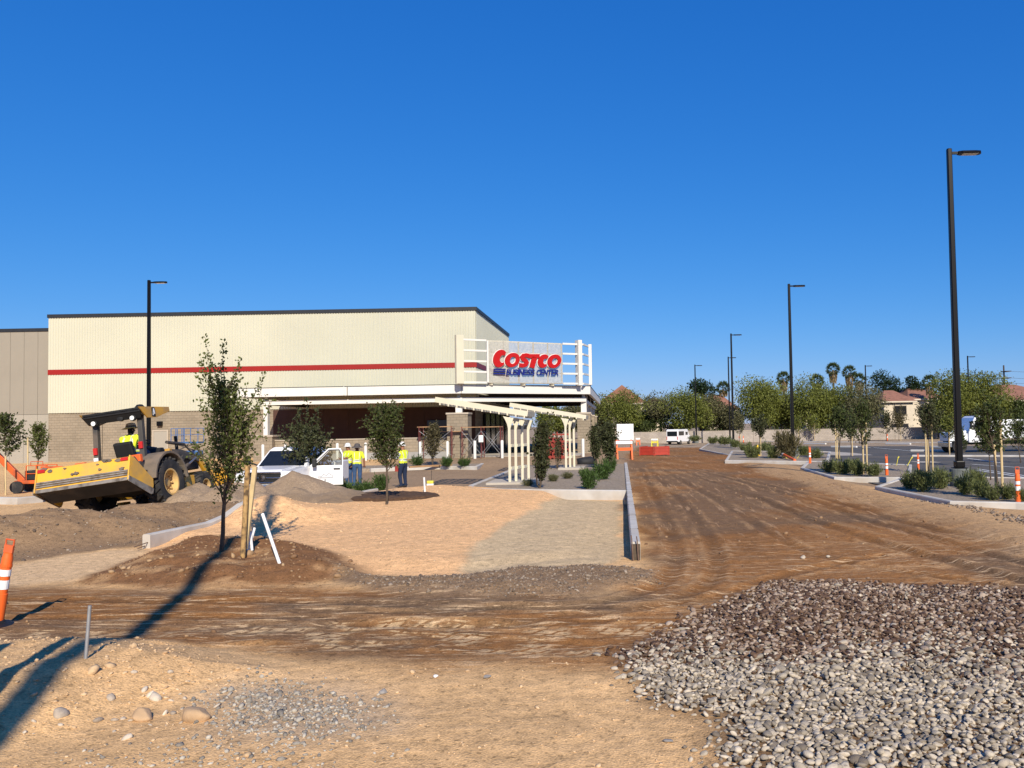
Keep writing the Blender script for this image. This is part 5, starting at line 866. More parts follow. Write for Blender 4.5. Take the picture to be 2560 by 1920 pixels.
def zoper(c, j):
    zz = c.z-z0
    if zz > 1.50: return 5
    for s_ in 'LR':
        el, wr = Vector(j['el'+s_][0]), Vector(j['wr'+s_][0]); t = max(0, min(1, (c-el).dot(wr-el)/(wr-el).length_squared))
        if (c-el-(wr-el)*t).length < .085 and t > .1: return 5
    if zz > 1.02 and c.y < .42: return 3 if (1.06 < zz < 1.11 or (.09 < abs(c.x) < .125 and zz > 1.1)) else 0
    return 4 if zz < .68 else 1
op = person(TR, 0, 'person in pale wide-brimmed hat and yellow shirt driving the tractor', sit, pm, zoper, 'straw', 1.02, rot=tuple(tr_.rotation_euler))

# ================================================================ KERBS, BEDS, PARKING LOT
def sweep(pts, wd, zb, zt, closed=False, ztl=None):
    """kerb of rectangular section with chamfered top along ground points; pts on its centre line"""
    P_ = [Vector((p[0], p[1], 0)) for p in pts]; n_ = len(P_); rings = []
    for i, p in enumerate(P_):
        a = P_[(i-1) % n_] if (closed or i) else p; b = P_[(i+1) % n_] if (closed or i < n_-1) else p
        d1 = (p-a).normalized() if (p-a).length else (b-p).normalized(); d2 = (b-p).normalized() if (b-p).length else d1; d = (d1+d2).normalized(); nr = Vector((d.y, -d.x, 0))/max(.5, d.dot(d2)); h = wd/2; z1 = (ztl[i] if ztl else zt)
        rings.append([p-nr*h+Vector((0, 0, zb)), p+nr*h+Vector((0, 0, zb)), p+nr*h+Vector((0, 0, z1-.025)), p+nr*(h-.02)+Vector((0, 0, z1)), p-nr*(h-.02)+Vector((0, 0, z1)), p-nr*h+Vector((0, 0, z1-.025))])
    if closed: rings.append(rings[0])
    return MB().loft(rings, cap=not closed)
def dens(pts, step=.5):
    o = []
    for a, b in zip(pts[:-1], pts[1:]):
        n_ = max(1, int(math.hypot(b[0]-a[0], b[1]-a[1])/step)); o += [(a[0]+(b[0]-a[0])*i/n_, a[1]+(b[1]-a[1])*i/n_) for i in range(n_)]
    return o+[pts[-1]]
k1 = K1; kd = dens(k1); nk = len(kd)
kl = sweep(kd, .16, -.3, .3, ztl=[max(.30, gzf(kd[i][0], kd[i][1])+.07) for i in range(nk)]).build('kerb', M['concrete']); tag(kl, 'curving concrete kerb with cut end left of the foreground sapling', 'kerb')
e0 = Vector((*kd[0], 0)); dv = (Vector((*kd[0], 0))-Vector((*kd[2], 0))).normalized()
for z_, L, s_ in ((.16, .42, .03), (.10, .22, -.03)): o = MB().tube([e0+Vector((s_, 0, z_))-dv*.3, e0+Vector((s_, 0, z_))+dv*L+Vector((0, 0, -.05))], .010, 6).build('rebar', M['rebar'], kl)
kr = sweep(dens([(.215, 14.2), (.215, 43.8)], 2.4), .16, -.3, .32).build('kerb', M['concrete']); tag(kr, 'long straight concrete kerb wall beside the dirt road', 'kerb')
for x_, h in ((.17, .36), (.26, .34)): MB().tube([(x_, 14.15, -.1), (x_-.02, 14.12, h), (x_-.03, 14.10, h+.08)], .011, 6).build('rebar', M['rebar'], kr)
MB().bx((.14, 14.185, -.2), (.29, 14.199, .28)).build('end_form', M['bark'], kr)
for k in range(12): MB().bx((.132, 16+k*2.4, .0), (.298, 16.012+k*2.4, .3225)).build('joint', M['dgrey'], kr)
KB = [(.13, 25.6), (-4.9, 27.5), (-5.25, 29.0), (-5.15, 44.0)]
kb = sweep(dens(KB, 1.5), .16, -.3, .30).build('kerb', M['concrete']); tag(kb, 'low concrete kerb round the planter under the pergolas', 'kerb')
def sheet(name, poly, z, mtl, label, cat, kind='structure', th=.25):
    return tag(MB().prism(poly, z-th, z).build(name, mtl), label, cat, kind=kind)
sheet('planting_bed', [(.13, 25.68), (-4.85, 27.58), (-5.17, 29.0), (-5.07, 43.9), (.13, 43.7)], .262, M['dg'], 'brown gravel planting bed under the pergolas', 'planting bed')
f1 = MB().bx((PY(1056, 1040, 30.2).x, 29.5, .15), (PY(1160, 1040, 30.2).x, 31.6, .34)).build('footing', M['slab'], bevel=.02); tag(f1, 'pale concrete footing under the nearer pergola posts', 'footing')
f2 = MB().bx((PY(1216, 1013, 39).x-.2, 38.6, .15), (PY(1262, 1013, 39).x, 40.2, .36)).build('footing', M['slab'], bevel=.02); tag(f2, 'pale concrete footing under the farther pergola posts', 'footing')
kv = GP([(800, 1020), (880, 1016), (950, 1014), (1028, 1015), (1056, 1001), (1075, 985)])
k3 = sweep(dens(kv, 1.0), .18, -.2, .20).build('kerb', M['concrete']); tag(k3, 'pale kerb of the entrance island beyond the driveway', 'kerb')
sheet('planting_bed', [(p[0]-.02, p[1]+.1) for p in kv]+[(kv[-1][0], 52), (kv[0][0]-2, 52), (kv[0][0]-2, kv[0][1]+.2)], .19, M['dg'], 'gravel bed in front of the store entrance', 'planting bed', th=.4)
tm = MB().bar(Vector((kv[0][0]+2, kv[0][1]+.35, .225)), Vector((kv[2][0]+.6, kv[2][1]+.35, .225)), .12, .10).build('timber_plank', M['plank']); tag(tm, 'orange-brown timber lying along the entrance island kerb', 'timber')
kw = sweep(dens(GP([(-60, 1088), (40, 1090), (85, 1086), (112, 1074), (105, 1062)]), .5), .22, -.2, .24).build('kerb', M['concrete']); tag(kw, 'pale rounded kerb nose at the left edge below the boom lift', 'kerb')
wsl = MB().prism(GP([(735, 1080), (770, 1084), (800, 1073), (800, 1067), (760, 1070)]), -.1, .13).build('concrete_apron', M['slab']); tag(wsl, 'small white concrete apron right of the gravel pile', 'apron')
ISL = {'nearest right island with the tall lamp post': [(1896, 1063), (1965, 1038), (2360, 1046), (2420, 1110), (2195, 1101), (2057, 1098)], 'second right island with a long row of bushes': [(1733, 1019), (1748, 1003), (1966, 1012), (1962, 1042), (1806, 1041)], 'third right island with the yellow hydrant': [(1569, 1001), (1582, 979), (1792, 981), (1786, 1004)], 'farthest right island by the road bend': [(1512, 969), (1532, 957), (1612, 963), (1604, 987)]}
for tx, pp in ISL.items():
    pg = GP(pp); pg2 = dens(pg+[pg[0]], .9)[:-1]; zz = float(slope(np.array([pg[0][0]]), np.array([pg[0][1]]))[0])
    o = sweep(pg2, .16, -.35+zz, .19+zz, closed=True).build('kerb', M['concrete']); tag(o, 'concrete kerb of the '+tx, 'kerb', 'kerbs of the parking islands')
    sheet('planting_bed', pg, .155+zz, M['dg'], 'gravel surface of the '+tx, 'planting bed', th=.3)
xl = [p[0] for p in Z_LOT]; yl = [p[1] for p in Z_LOT]; ax = np.arange(min(xl), min(95, max(xl)), .5); ay = np.arange(min(yl)-.5, max(yl)+.5, .5); AX, AY = np.meshgrid(ax, ay); cc = (sdf(Z_LOT, (AX[:-1, :-1]+AX[1:, 1:])/2, (AY[:-1, :-1]+AY[1:, 1:])/2) < 0)
ii = np.arange(AX.size).reshape(AX.shape); FA = np.stack([ii[:-1, :-1], ii[:-1, 1:], ii[1:, 1:], ii[1:, :-1]], -1)[cc]; us = np.unique(FA); rm = np.zeros(AX.size, int); rm[us] = np.arange(len(us))
lot = np_mesh('parking_lot', np.stack([AX, AY, slope(AX, AY)+.0], -1).reshape(-1, 3)[us], rm[FA], M['asphalt']); tag(lot, 'dark asphalt parking lot on the right', 'parking lot', kind='structure')
def onlot(x, y, dz): p = G(x, y); s_ = float(slope(np.array([p.x]), np.array([p.y]))[0]); p = G(x, y, s_); return Vector((p.x, p.y, s_+dz))
for a, b in (((2089, 990), (2165, 1000)), ((2111, 1013), (2230, 1030)), ((2111, 1016), (2230, 1034)), ((1887, 967), (1967, 974)), ((1830, 962), (1880, 967)), ((2100, 1003), (2230, 1012)), ((1960, 962), (2030, 967)), ((1925, 1006), (1965, 1012))):
    p, q_ = onlot(*a, .006), onlot(*b, .006); d = (q_-p).normalized(); s_ = Vector((d.y, -d.x, 0))*.055; o = MB().add([p-s_, p+s_, q_+s_, q_-s_], [(0, 1, 2, 3)]).build('painted_line', M['paint'], lot)
MB().add([onlot(*p, .005) for p in ((1767, 974), (1844, 978.5), (2033, 999), (1992, 999.5), (1883, 990), (1767, 980))], [tuple(range(6))]).build('concrete_band', M['slab'], lot)
ws = [((1796, 966.5), (1851, 967)), ((1914, 960), (1967, 960.5)), ((1968, 975.5), (2048, 976)), ((2012, 967), (2052, 967.5)), ((1737, 959.5), (1784, 960))]
wl = ['leftmost but one white wheel stop in the lot', 'white wheel stop in the middle of the lot before the garden wall', 'long white wheel stop left of the tall lamp post', 'white wheel stop behind the long one by the lamp post', 'leftmost white wheel stop in the lot']
for (a, b), tx in zip(ws, wl): p, q_ = onlot(*a, .075), onlot(*b, .075); o = MB().bar(p, q_, .2, .15).build('wheel_stop', M['white'], bevel=.03); tag(o, tx, 'wheel stop', 'white wheel stops in the lot')
for pts, tx in ((((1972, 988), (2500, 990)), 'long pale median kerb crossing the lot behind the lamp post'), (((1600, 954), (3000, 957)), 'far pale kerb along the garden wall'), (((1372, 953), (1560, 955)), 'far pale kerb at the end of the dirt road')):
    p, q_ = GG(*pts[0]), GG(*pts[1]); o = sweep(dens([p[:2], q_[:2]], 4), .35, -.7, gzf(p.x, p.y)+.16).build('kerb', M['concrete']); tag(o, tx, 'kerb')

# ---------------------------------------------------------------- gravel pile beside the pickup
gp = G(610, 1104); n_ = 110; gx, gy = np.meshgrid(np.linspace(-3.9, 3.4, n_), np.linspace(-2.6, 3.2, n_)); hh = np.zeros_like(gx)
for (ox, oy, rr, h) in ((.0, .75, 2.0, 1.18), (-.55, -.35, 1.35, .80), (.45, -.25, 1.2, .60), (1.3, .3, 1.6, .38), (-1.4, .2, 1.7, .85), (-.1, -.9, 1.1, .50), (-2.3, -.2, 1.7, .80), (-1.2, -.9, 1.2, .55)):
    d = np.hypot(gx-ox, (gy-oy)*1.15); hh = np.maximum(hh, h*(1-d/rr))
hh = np.maximum(hh, 0); hh = hh+(hh > .02)*.16*(fbm(gx*1.6+5, gy*1.6, 4, 91)-.5)+.07*(fbm(gx*6, gy*6, 3, 92)-.5)*(hh > .02)-.04
zg = gz(gx+gp.x, gy+gp.y); keep = hh > -.03
ii = np.arange(n_*n_).reshape(n_, n_); kq = keep[:-1, :-1] | keep[1:, 1:]; Fp = np.stack([ii[:-1, :-1], ii[:-1, 1:], ii[1:, 1:], ii[1:, :-1]], -1)[kq]
pile = np_mesh('gravel_pile', np.stack([gx, gy, zg+np.where(keep, hh, -.08)], -1).reshape(-1, 3), Fp, M['gpile'], smooth=True); pile.location = (gp.x, gp.y, 0); tag(pile, 'heaped brown gravel pile in front of the white pickup', 'gravel pile')
ml = G(838, 1096); rm_ = np.linspace(0, 1, 14); an = np.linspace(0, 2*np.pi, 60, endpoint=False); RR, AN = np.meshgrid(rm_, an); wob = 1+.18*(fbm(np.cos(AN)*2+4, np.sin(AN)*2+4, 3, 93)-.5)
mx_ = RR*wob*1.55*np.cos(AN); my_ = RR*wob*1.35*np.sin(AN); mz_ = gz(mx_+ml.x, my_+ml.y)+.05+.10*(1-RR**2)+.09*(fbm(mx_*5, my_*5, 3, 94)-.5)-.12*(RR > .95)
ii = np.arange(RR.size).reshape(RR.shape); Fm = np.stack([ii[:, :-1], ii[:, 1:], np.roll(ii, -1, 0)[:, 1:], np.roll(ii, -1, 0)[:, :-1]], -1).reshape(-1, 4)
o = np_mesh('soil_ring', np.stack([mx_, my_, mz_], -1).reshape(-1, 3), Fm, M['mulch'], smooth=True); o.location = (ml.x, ml.y, 0); tag(o, 'dark freshly dug soil around the foot of the middle sapling', 'soil')

# ================================================================ STREET FURNITURE
def lamp_post(x, y_top, Yd, label, scale=1.0, pedestal=False):
    p = PY(x, y_top, Yd); z0 = gzf(p.x, Yd); h = p.z-z0; t_ = empty('lamp_post', (p.x, Yd, z0)); tag(t_, label, 'lamp post', 'tall dark parking lot lamp posts'); zb = .75
    MB().lathe([(.30, -.2), (.30, zb), (.285, zb+.015)], 24).build('pedestal', M['green_base'], t_); MB().bx((-.19, -.19, zb+.016), (.19, .19, zb+.05)).build('base_plate', M['pole'], t_); MB().bx((-.14, -.14, zb+.051), (.14, .14, zb+.26)).build('base_cover', M['pole'], t_, bevel=.03)
    o = MB().loft([[(sx*w_, sy*w_, z_) for sx, sy in ((-1, -.7), (-.7, -1), (.7, -1), (1, -.7), (1, .7), (.7, 1), (-.7, 1), (-1, .7))] for w_, z_ in ((.10, zb+.261), (.075, h))]).build('pole', M['pole'], t_)
    MB().bx((.077, -.035, h-.16), (.30, .035, h-.08)).build('arm', M['pole'], t_); hd = MB().loft([[(x_, sy*w_, h-.12+z_) for sy, z_ in ((-1, -.02), (-.8, .045), (.8, .045), (1, -.02), (.9, -.045), (-.9, -.045))] for x_, w_ in ((.28, .09), (.40, .15), (.80, .16), (.98, .12), (1.02, .05))]).build('lamp_head', M['pole'], t_)
    MB().bx((.42, -.12, h-.172), (.90, .12, h-.166)).build('lens', M['lamp'], hd); MB().lathe([(.08, h+.001), (.08, h+.02), (.02, h+.03)], 10).build('pole_cap', M['pole'], t_); return t_
for x, y, Yd, tx in ((322, 606, 47.3, 'dark lamp post rising behind the tractor at the left'), (2050, 323, 26.7, 'tallest dark lamp post in the right foreground island'), (1704, 614, 52.5, 'second largest lamp post right of the dirt road'), (1579, 721, 80.5, 'lamp post at mid distance right of the road bend'), (1573, 771, 108, 'far lamp post close beside the mid distance one'), (1501, 788, 117, 'leftmost far lamp post in front of the dark pine'), (1869, 789, 124, 'far lamp post between the palms and the dark pines'), (2090, 769, 113, 'far lamp post in front of the big mesquite tree')): lamp_post(x, y, Yd, tx)
def delineator(p, label, h=1.07, tilt=(0, 0), grp='orange delineator posts', base=True):
    t_ = empty('delineator_post', p, rot=(tilt[0], tilt[1], 0)); tag(t_, label, 'delineator', grp); s_ = h/1.07
    b_ = MB().lathe([(.07*s_, .05), (.068*s_, .4*s_), (.06*s_, .405*s_), (.06*s_, .84*s_), (.055*s_, .86*s_), (.05*s_, .90*s_), (.02*s_, .91*s_)], 16).build('tube', M['orange'], t_); smooth_by_angle(b_, 40)
    MB().lathe([(.063*s_, .62*s_), (.063*s_, .70*s_)], 16).build('reflective_band', M['reflwhite'], t_); MB().lathe([(.063*s_, .46*s_), (.063*s_, .57*s_)], 16).build('reflective_band', M['reflwhite'], t_); MB().lathe([(.066*s_, .73*s_), (.066*s_, .76*s_)], 16).build('collar', M['orange'], t_)
    hd = MB(); hd.bx((-.055*s_, -.015*s_, .905*s_), (.055*s_, .015*s_, 1.0*s_)); hd.tube([(-.048*s_, 0, .99*s_), (-.05*s_, 0, 1.065*s_), (.05*s_, 0, 1.065*s_), (.048*s_, 0, .99*s_)], .012*s_, 6); hd.build('handle', M['orange_dirty'], t_)
    if base: MB().lathe([(.20, 0), (.20, .03), (.09, .05), (.07, .08)], 8).build('rubber_base', M['black'], t_)
    return t_
delineator(GG(-8, 1352), 'nearest orange delineator post with white bands at the left edge', 1.05, (0, R(9)))
bz = .16
def isl_z(x, y, z): return G(x, y, z)
for (x, y, z_, h, tx) in ((2200, 1098, .0, 1.05, 'orange delineator post at the right edge beyond the near island'), (1916, 1035, .0, .95, 'orange delineator post in the gap between the two right islands'), (1984, 1018, .0, .80, 'orange delineator post behind the bushes near the tall lamp post'), (1750, 1005, .05, .98, 'orange delineator post at the tip of the second island')): delineator(G(x, y, z_), tx, h)
for (x, y, tx) in ((1759, 952, 'far orange delineator left of the others by the garden wall'), (1841, 953, 'far orange delineator under the palms by the garden wall'), (1917, 953, 'far orange delineator in front of the cream house'), (1597, 958, 'far orange delineator beside the farthest island sapling'), (1606, 957, 'far orange delineator just right of the first pair by the far island'), (1664, 952, 'far orange delineator behind the brown shrub'), (1530, 952, 'far orange delineator left of the mid distance lamp post')): delineator(GG(x, y), tx, 1.0)
# fallen barricade on the third island
a_ = G(1679, 975, .5); b_ = G(1717, 994, .22); t_ = empty('fallen_barricade', b_); tag(t_, 'fallen orange and white barricade lying in the bushes', 'barricade'); v = a_-b_
MB().tube([(0, 0, 0), v*.6], .075, 10).build('tube', M['orange'], t_); MB().tube([v*.6, v*.8], .078, 10).build('white_band', M['reflwhite'], t_); MB().tube([v*.8, v], .075, 10).build('tube_end', M['orange'], t_)
for q_ in (.25, .6): MB().tube([v*q_, v*q_+Vector((-.12, .2, -.42))], .016, 5).tube([v*q_, v*q_+Vector((.3, .1, -.35))], .016, 5).build('leg', M['tape'], t_)
fl = MB().tube([G(1722, 990, .16), G(1738, 968, .16)+Vector((0, 0, 0))], .02, 5).build('yellow_stake', M['tape']); tag(fl, 'thin yellow stake leaning beside the fallen barricade', 'stake')
for (x, y, dx, tx) in ((1935, 1012, .12, 'short yellow flagged stake left of its twin near the asphalt'), (1956, 1013, .30, 'leaning yellow flagged stake right of its twin near the asphalt')):
    p = G(x, y, .0); o = MB().bar((0, 0, 0), (dx, 0, .52), .06, .02).tube([(dx, 0, .5), (dx+.05, 0, .56)], .03, 5).build('flagged_stake', M['tape']); o.location = p; tag(o, tx, 'stake')
hp = G(1637, 985, .14); t_ = empty('fire_hydrant', hp); tag(t_, 'yellow fire hydrant among bushes on the third island', 'hydrant')
MB().lathe([(.16, 0), (.16, .05), (.105, .06), (.105, .48), (.13, .50), (.13, .54), (.10, .58), (.05, .66), (.03, .72)], 16).build('barrel', M['hydrant'], t_)
for sx in (-1, 1): MB().lathe([(.055, .09), (.055, .17), (.065, .172), (.065, .21)] if sx > 0 else [(.065, -.21), (.065, -.172), (.055, -.17), (.055, -.09)], 10, (0, 0, .38), 'x').build('outlet_cap', M['hydrant'], t_)
MB().lathe([(.07, -.2), (.07, -.09)], 10, (0, 0, .36), 'y').build('pumper_cap', M['hydrant'], t_)
# barricades round the excavation
def aframe(p, label, w_=.9, h=1.25, rz=0, mt='orange'):
    t_ = empty('barricade', p, rz); tag(t_, label, 'barricade', 'orange barricades by the dug hole')
    for sx in (-1, 1): MB().bar((sx*w_/2, -.25, 0), (sx*w_/2, 0, h), .09, .06).build('leg', M[mt], t_); MB().bar((sx*w_/2, .25, 0), (sx*w_/2, .02, h-.06), .06, .06).build('rear_leg', M[mt], t_)
    for z_, q_ in ((.95, 'reflwhite'), (.55, mt)): MB().bx((-w_/2-.06, -.12, z_*h/1.2), (w_/2+.06, -.09, z_*h/1.2+.18)).build('rail', M[q_], t_)
    return t_
aframe(GG(1348, 993), 'orange and white barricade left of the red mesh barriers', .95, 1.25, R(15)); aframe(GG(1415, 965), 'yellow barricade frame behind the red mesh barriers', .7, .95, R(-20), 'tape'); aframe(GG(1378, 962), 'slim orange barricade frame between box truck and red barriers', .4, .9, R(10))
c0 = GG(1412, 984); t_ = empty('barrier_fence', c0, R(-6)); tag(t_, 'low red plastic barrier panels round a hole in the road', 'barrier')
for (x0, y0, x1, y1) in ((-1.05, .3, .05, -.15), (.1, -.15, 1.15, .15), (-1.05, .4, -.6, 1.9), (1.15, .25, .8, 1.9)):
    a = Vector((x0, y0, 0)); b = Vector((x1, y1, 0)); d = b-a; t2 = MB()
    for z_ in (.05, .30, .55): t2.bar(a+Vector((0, 0, z_+.06)), b+Vector((0, 0, z_+.06)), .05, .14)
    t2.bar(a, a+Vector((0, 0, .68)), .08, .08).bar(b, b+Vector((0, 0, .68)), .08, .08).build('barrier_panel', M['barr'], t_); MB().bar(a+d*.06+Vector((0, 0, .33)), b-d*.06+Vector((0, 0, .33)), .02, .5).build('panel_skin', M['barr'], t_)
# pipes, stakes
def rod(name, pa, pb, r_, mt, label, cat, grp=None, n_=10):
    v = pb-pa; o = MB().tube([(0, 0, -.15*v.z/abs(v.z)) if False else -v*.12, v*.5, v], r_, n_).build(name, M[mt], smooth=False); smooth_by_angle(o, 50); o.location = pa; return tag(o, label, cat, grp)
g0 = GG(181, 1476); rod('pipe_stake', g0, PY(194, 1308, g0.y+.05), .016, 'galv', 'grey metal pipe standing upright in the left foreground bank', 'pipe')
g0 = GG(604, 1218); rod('plastic_pipe', g0, PY(567, 1110, g0.y+.25), .026, 'pvc', 'tall white plastic pipe leaning right of the wooden stake', 'pipe', 'white plastic pipes')
g0 = GG(537, 1186); rod('plastic_pipe', g0, PY(550, 1140, g0.y+.1), .024, 'pvc', 'short white plastic pipe beside the wooden stake base, leaning right', 'pipe', 'white plastic pipes'); g0 = GG(531, 1187); rod('plastic_pipe', g0+Vector((.06, .1, 0)), PY(541, 1150, g0.y+.15), .022, 'pvc', 'shortest white plastic pipe stub against the wooden stake', 'pipe', 'white plastic pipes')
g0 = G(918, 1064, .28); rod('plastic_pipe', g0, PY(916, 1031, g0.y), .03, 'pvc', 'white plastic pipe upright at the back of the dirt bed', 'pipe', 'white plastic pipes')
g0 = GG(525, 1190); rod('tree_stake', g0, PY(535, 1006, g0.y+.1), .042, 'stake', 'mottled wooden stake right of the foreground sapling', 'stake'); lath = MB().bar(PY(530, 1186, g0.y+.14)-g0, PY(551, 1008, g0.y+.16)-g0, .070, .05).build('tie_slat', M['stake2']); lath.parent = bpy.data.objects['tree_stake']
sp = G(930, 1052, .1); t_ = empty('survey_box', sp); tag(t_, 'small yellow and white box with a thin wire on the driveway', 'box'); MB().bx((-.13, -.1, 0), (.13, .1, .13)).build('white_base', M['swhite'], t_, bevel=.02); MB().bx((-.12, -.09, .131), (.12, .09, .24)).build('yellow_top', M['tape'], t_, bevel=.03); MB().tube([(.03, 0, .24), (.04, 0, .62)], .008, 5).build('wire', M['black'], t_); MB().tube([(.13, 0, .1), (.5, .1, .06), (.9, 0, .03)], .02, 5).build('cable', M['black'], t_)
# utility pole far right, with wires
up = PY(2168, 789, 150); t_ = empty('utility_pole', (up.x, 150, -.5)); tag(t_, 'grey utility pole with wires above the far right roofs', 'utility pole'); hh_ = up.z+.5
MB().tube([(0, 0, 0), (0, 0, hh_)], [.2, .14], 8).build('pole', M['wood'], t_)
for k, z_ in enumerate((hh_-1.2, hh_-2.4, hh_-3.3)): MB().bx((-.1, -1.0, z_), (.9, 1.0, z_+.14)).build('cross_arm', M['wood'], t_); MB().tube([(.8+30*i/8, -.2*i, z_+.1-2.4*(i/8)*(1-i/8)) for i in range(9)], .022, 4).build('wire', M['wood'], t_)
# things behind the viewer whose shadows reach into the picture
tb_ = GG(478, 1192); kk = 21.0; sa = R(SUN_AZ); o = MB().tube([(0, 0, -1), (0, 0, 18.5)], [.155, .12], 12).build('roadside_pole', M['wood']); o.location = (tb_.x+math.sin(sa)*kk, tb_.y-math.cos(sa)*kk, 0); tag(o, 'tall roadside pole that throws the long shadow across the dirt', 'pole')
t_ = empty('shadow_posts', (-5.0, 4.35, 0), R(6)); tag(t_, 'unseen added post frame that throws the short barred shadows at left', 'sign')  # posts out of view, added to cast the finger-like shadows on the left bank
for x_, h_ in ((-.55, 3.1), (0, 2.75), (.5, 3.3)): MB().bx((x_-.06, -.05, -.3), (x_+.06, .05, h_)).build('post', M['wood'], t_)
MB().bx((-.75, -.08, 1.15), (.7, -.052, 1.35)).build('crossbar', M['wood'], t_)

# ================================================================ VEGETATION
def leaf_mesh(name, P, A, L, W, mtl, parent, rng, fold=True):
    """one small folded diamond per leaf: centre P, growing direction A"""
    n_ = len(P); A = A/np.maximum(np.linalg.norm(A, axis=1, keepdims=True), 1e-6); q = rng.normal(size=(n_, 3)); B_ = np.cross(A, q); B_ /= np.maximum(np.linalg.norm(B_, axis=1, keepdims=True), 1e-6)
    N_ = np.cross(A, B_); L = np.asarray(L).reshape(-1, 1); W = np.asarray(W).reshape(-1, 1)
    V = np.stack([P, P+A*L*.5+B_*W*.5+N_*W*.12, P+A*L, P+A*L*.5-B_*W*.5+N_*W*.12], 1).reshape(-1, 3); F_ = np.arange(n_*4).reshape(-1, 4)
    return np_mesh(name, V, F_, mtl, parent, False)
def young_tree(base, H, cb, cr, seed, mtl, label, nbr=26, tw=7, leaf=.045, sp=.03, tr=.03, group=None, prof=None, name='young_tree', upright=1.0, cat='tree', barkm='bark', multi=1, shoots=0):
    rng = np.random.default_rng(seed); t_ = empty(name, base); tag(t_, label, cat, group); tb = MB(); LP, LA = [], []
    wob = rng.normal(0, H*.012, (8, 2)).cumsum(0); wob -= wob[0]
    def trunk(f):
        k = f*7; i = min(6, int(k)); q = wob[i]+(wob[i+1]-wob[i])*(k-i); return np.array((q[0], q[1], f*H*.86))
    tb.tube([trunk(f) for f in np.linspace(0, 1, 10)], list(np.linspace(tr, tr*.22, 10)), 8)
    for m_ in range(multi-1): a = rng.random()*6.28; tb.tube([(0, 0, 0), (math.cos(a)*cr*.2, math.sin(a)*cr*.2, cb*.8), (math.cos(a)*cr*.45, math.sin(a)*cr*.45, H*.7)], [tr*.8, tr*.6, tr*.2], 6)
    prof = prof or (lambda s: (.62+.5*math.sin(math.pi*min(1, s*1.35+.05))) if s < .62 else max(.22, 1.0-1.9*(s-.55)))
    for i in range(nbr):
        s = (i+rng.random())/nbr; f = (cb+(H*.98-cb)*s*.86)/(H*.86*1.0); f = min(f, .99); p0 = trunk(f); az = i*2.399+rng.normal()*.4
        L = cr*prof(s)*rng.uniform(.75, 1.25); inc = (1.15-.75*s)*upright*rng.uniform(.8, 1.15); d = np.array((math.cos(az)*math.sin(inc), math.sin(az)*math.sin(inc), math.cos(inc))); pts = [p0]; Lb = L*1.25
        for k in range(5): d = d+np.array((0, 0, .10))+rng.normal(0, .08, 3); d /= np.linalg.norm(d); pts.append(pts[-1]+d*Lb/5)
        tb.tube(pts, list(np.linspace(tr*.34*(1.1-.6*s), .003, 6)), 5, False)
        for k in range(tw):
            u_ = .2+.8*(k+rng.random())/tw; j = min(4, int(u_*5)); q0 = pts[j]+(pts[j+1]-pts[j])*(u_*5-j) if j < 5 else pts[5]; e = d*.8+rng.normal(0, .75, 3); e[2] += .25; e /= np.linalg.norm(e); Lt = Lb*rng.uniform(.22, .42)*(1.15-.45*u_); q1 = q0+e*Lt
            tb.tube([q0, q0+e*Lt*.5, q1], [.004, .003, .002], 3, False); m_ = max(2, int(Lt/sp)); tt = np.linspace(.08, 1.02, m_)[:, None]; LP.append(q0+(q1-q0)*tt+rng.normal(0, leaf*.25, (m_, 3))); LA.append(e[None]*.6+rng.normal(0, .8, (m_, 3)))
        m_ = max(2, int(Lb/sp*.7)); tt = rng.uniform(.25, 1.03, m_); j = np.clip((tt*5).astype(int), 0, 4); pa = np.array(pts); LP.append(pa[j]+(pa[j+1]-pa[j])*(tt*5-j)[:, None]); LA.append(d[None]*.5+rng.normal(0, .8, (m_, 3)))
    for i in range(shoots):      # long sparse shoots that break the outline
        s = rng.uniform(.15, .95); f = min(.98, (cb+(H*.9-cb)*s)/(H*.86)); p0 = trunk(f); az = i*2.4+rng.random(); inc = rng.uniform(.25, .75); d = np.array((math.cos(az)*math.sin(inc), math.sin(az)*math.sin(inc), math.cos(inc))); L = cr*rng.uniform(1.0, 1.75)*(1.15-.35*s); pts = [p0]
        for k in range(7): d = d+np.array((0, 0, .07))+rng.normal(0, .06, 3); d /= np.linalg.norm(d); pts.append(pts[-1]+d*L/7)
        tb.tube(pts, list(np.linspace(tr*.22, .002, 8)), 4, False); m_ = int(L/sp*1.5); tt = rng.uniform(.3, 1.02, m_); j = np.clip((tt*7).astype(int), 0, 6); pa = np.array(pts); LP.append(pa[j]+(pa[j+1]-pa[j])*(tt*7-j)[:, None]+rng.normal(0, leaf*.45, (m_, 3))); LA.append(d[None]*.6+rng.normal(0, .8, (m_, 3)))
    tb.build('trunk', M[barkm], t_); P_ = np.concatenate(LP); A_ = np.concatenate(LA); lf = rng.uniform(.7, 1.25, len(P_))*leaf; leaf_mesh('crown', P_, A_, lf, lf*.62, M[mtl], t_, rng); return t_
def pxtree(x, yb, yt, wpx, ycb, seed, mtl, label, z=None, **k):
    p = GG(x, yb) if z is None else G(x, yb, z); s = p.y/FPX; return young_tree(p, (yb-yt)*s, (yb-ycb)*s, wpx*s*.5, seed, mtl, label, **k)
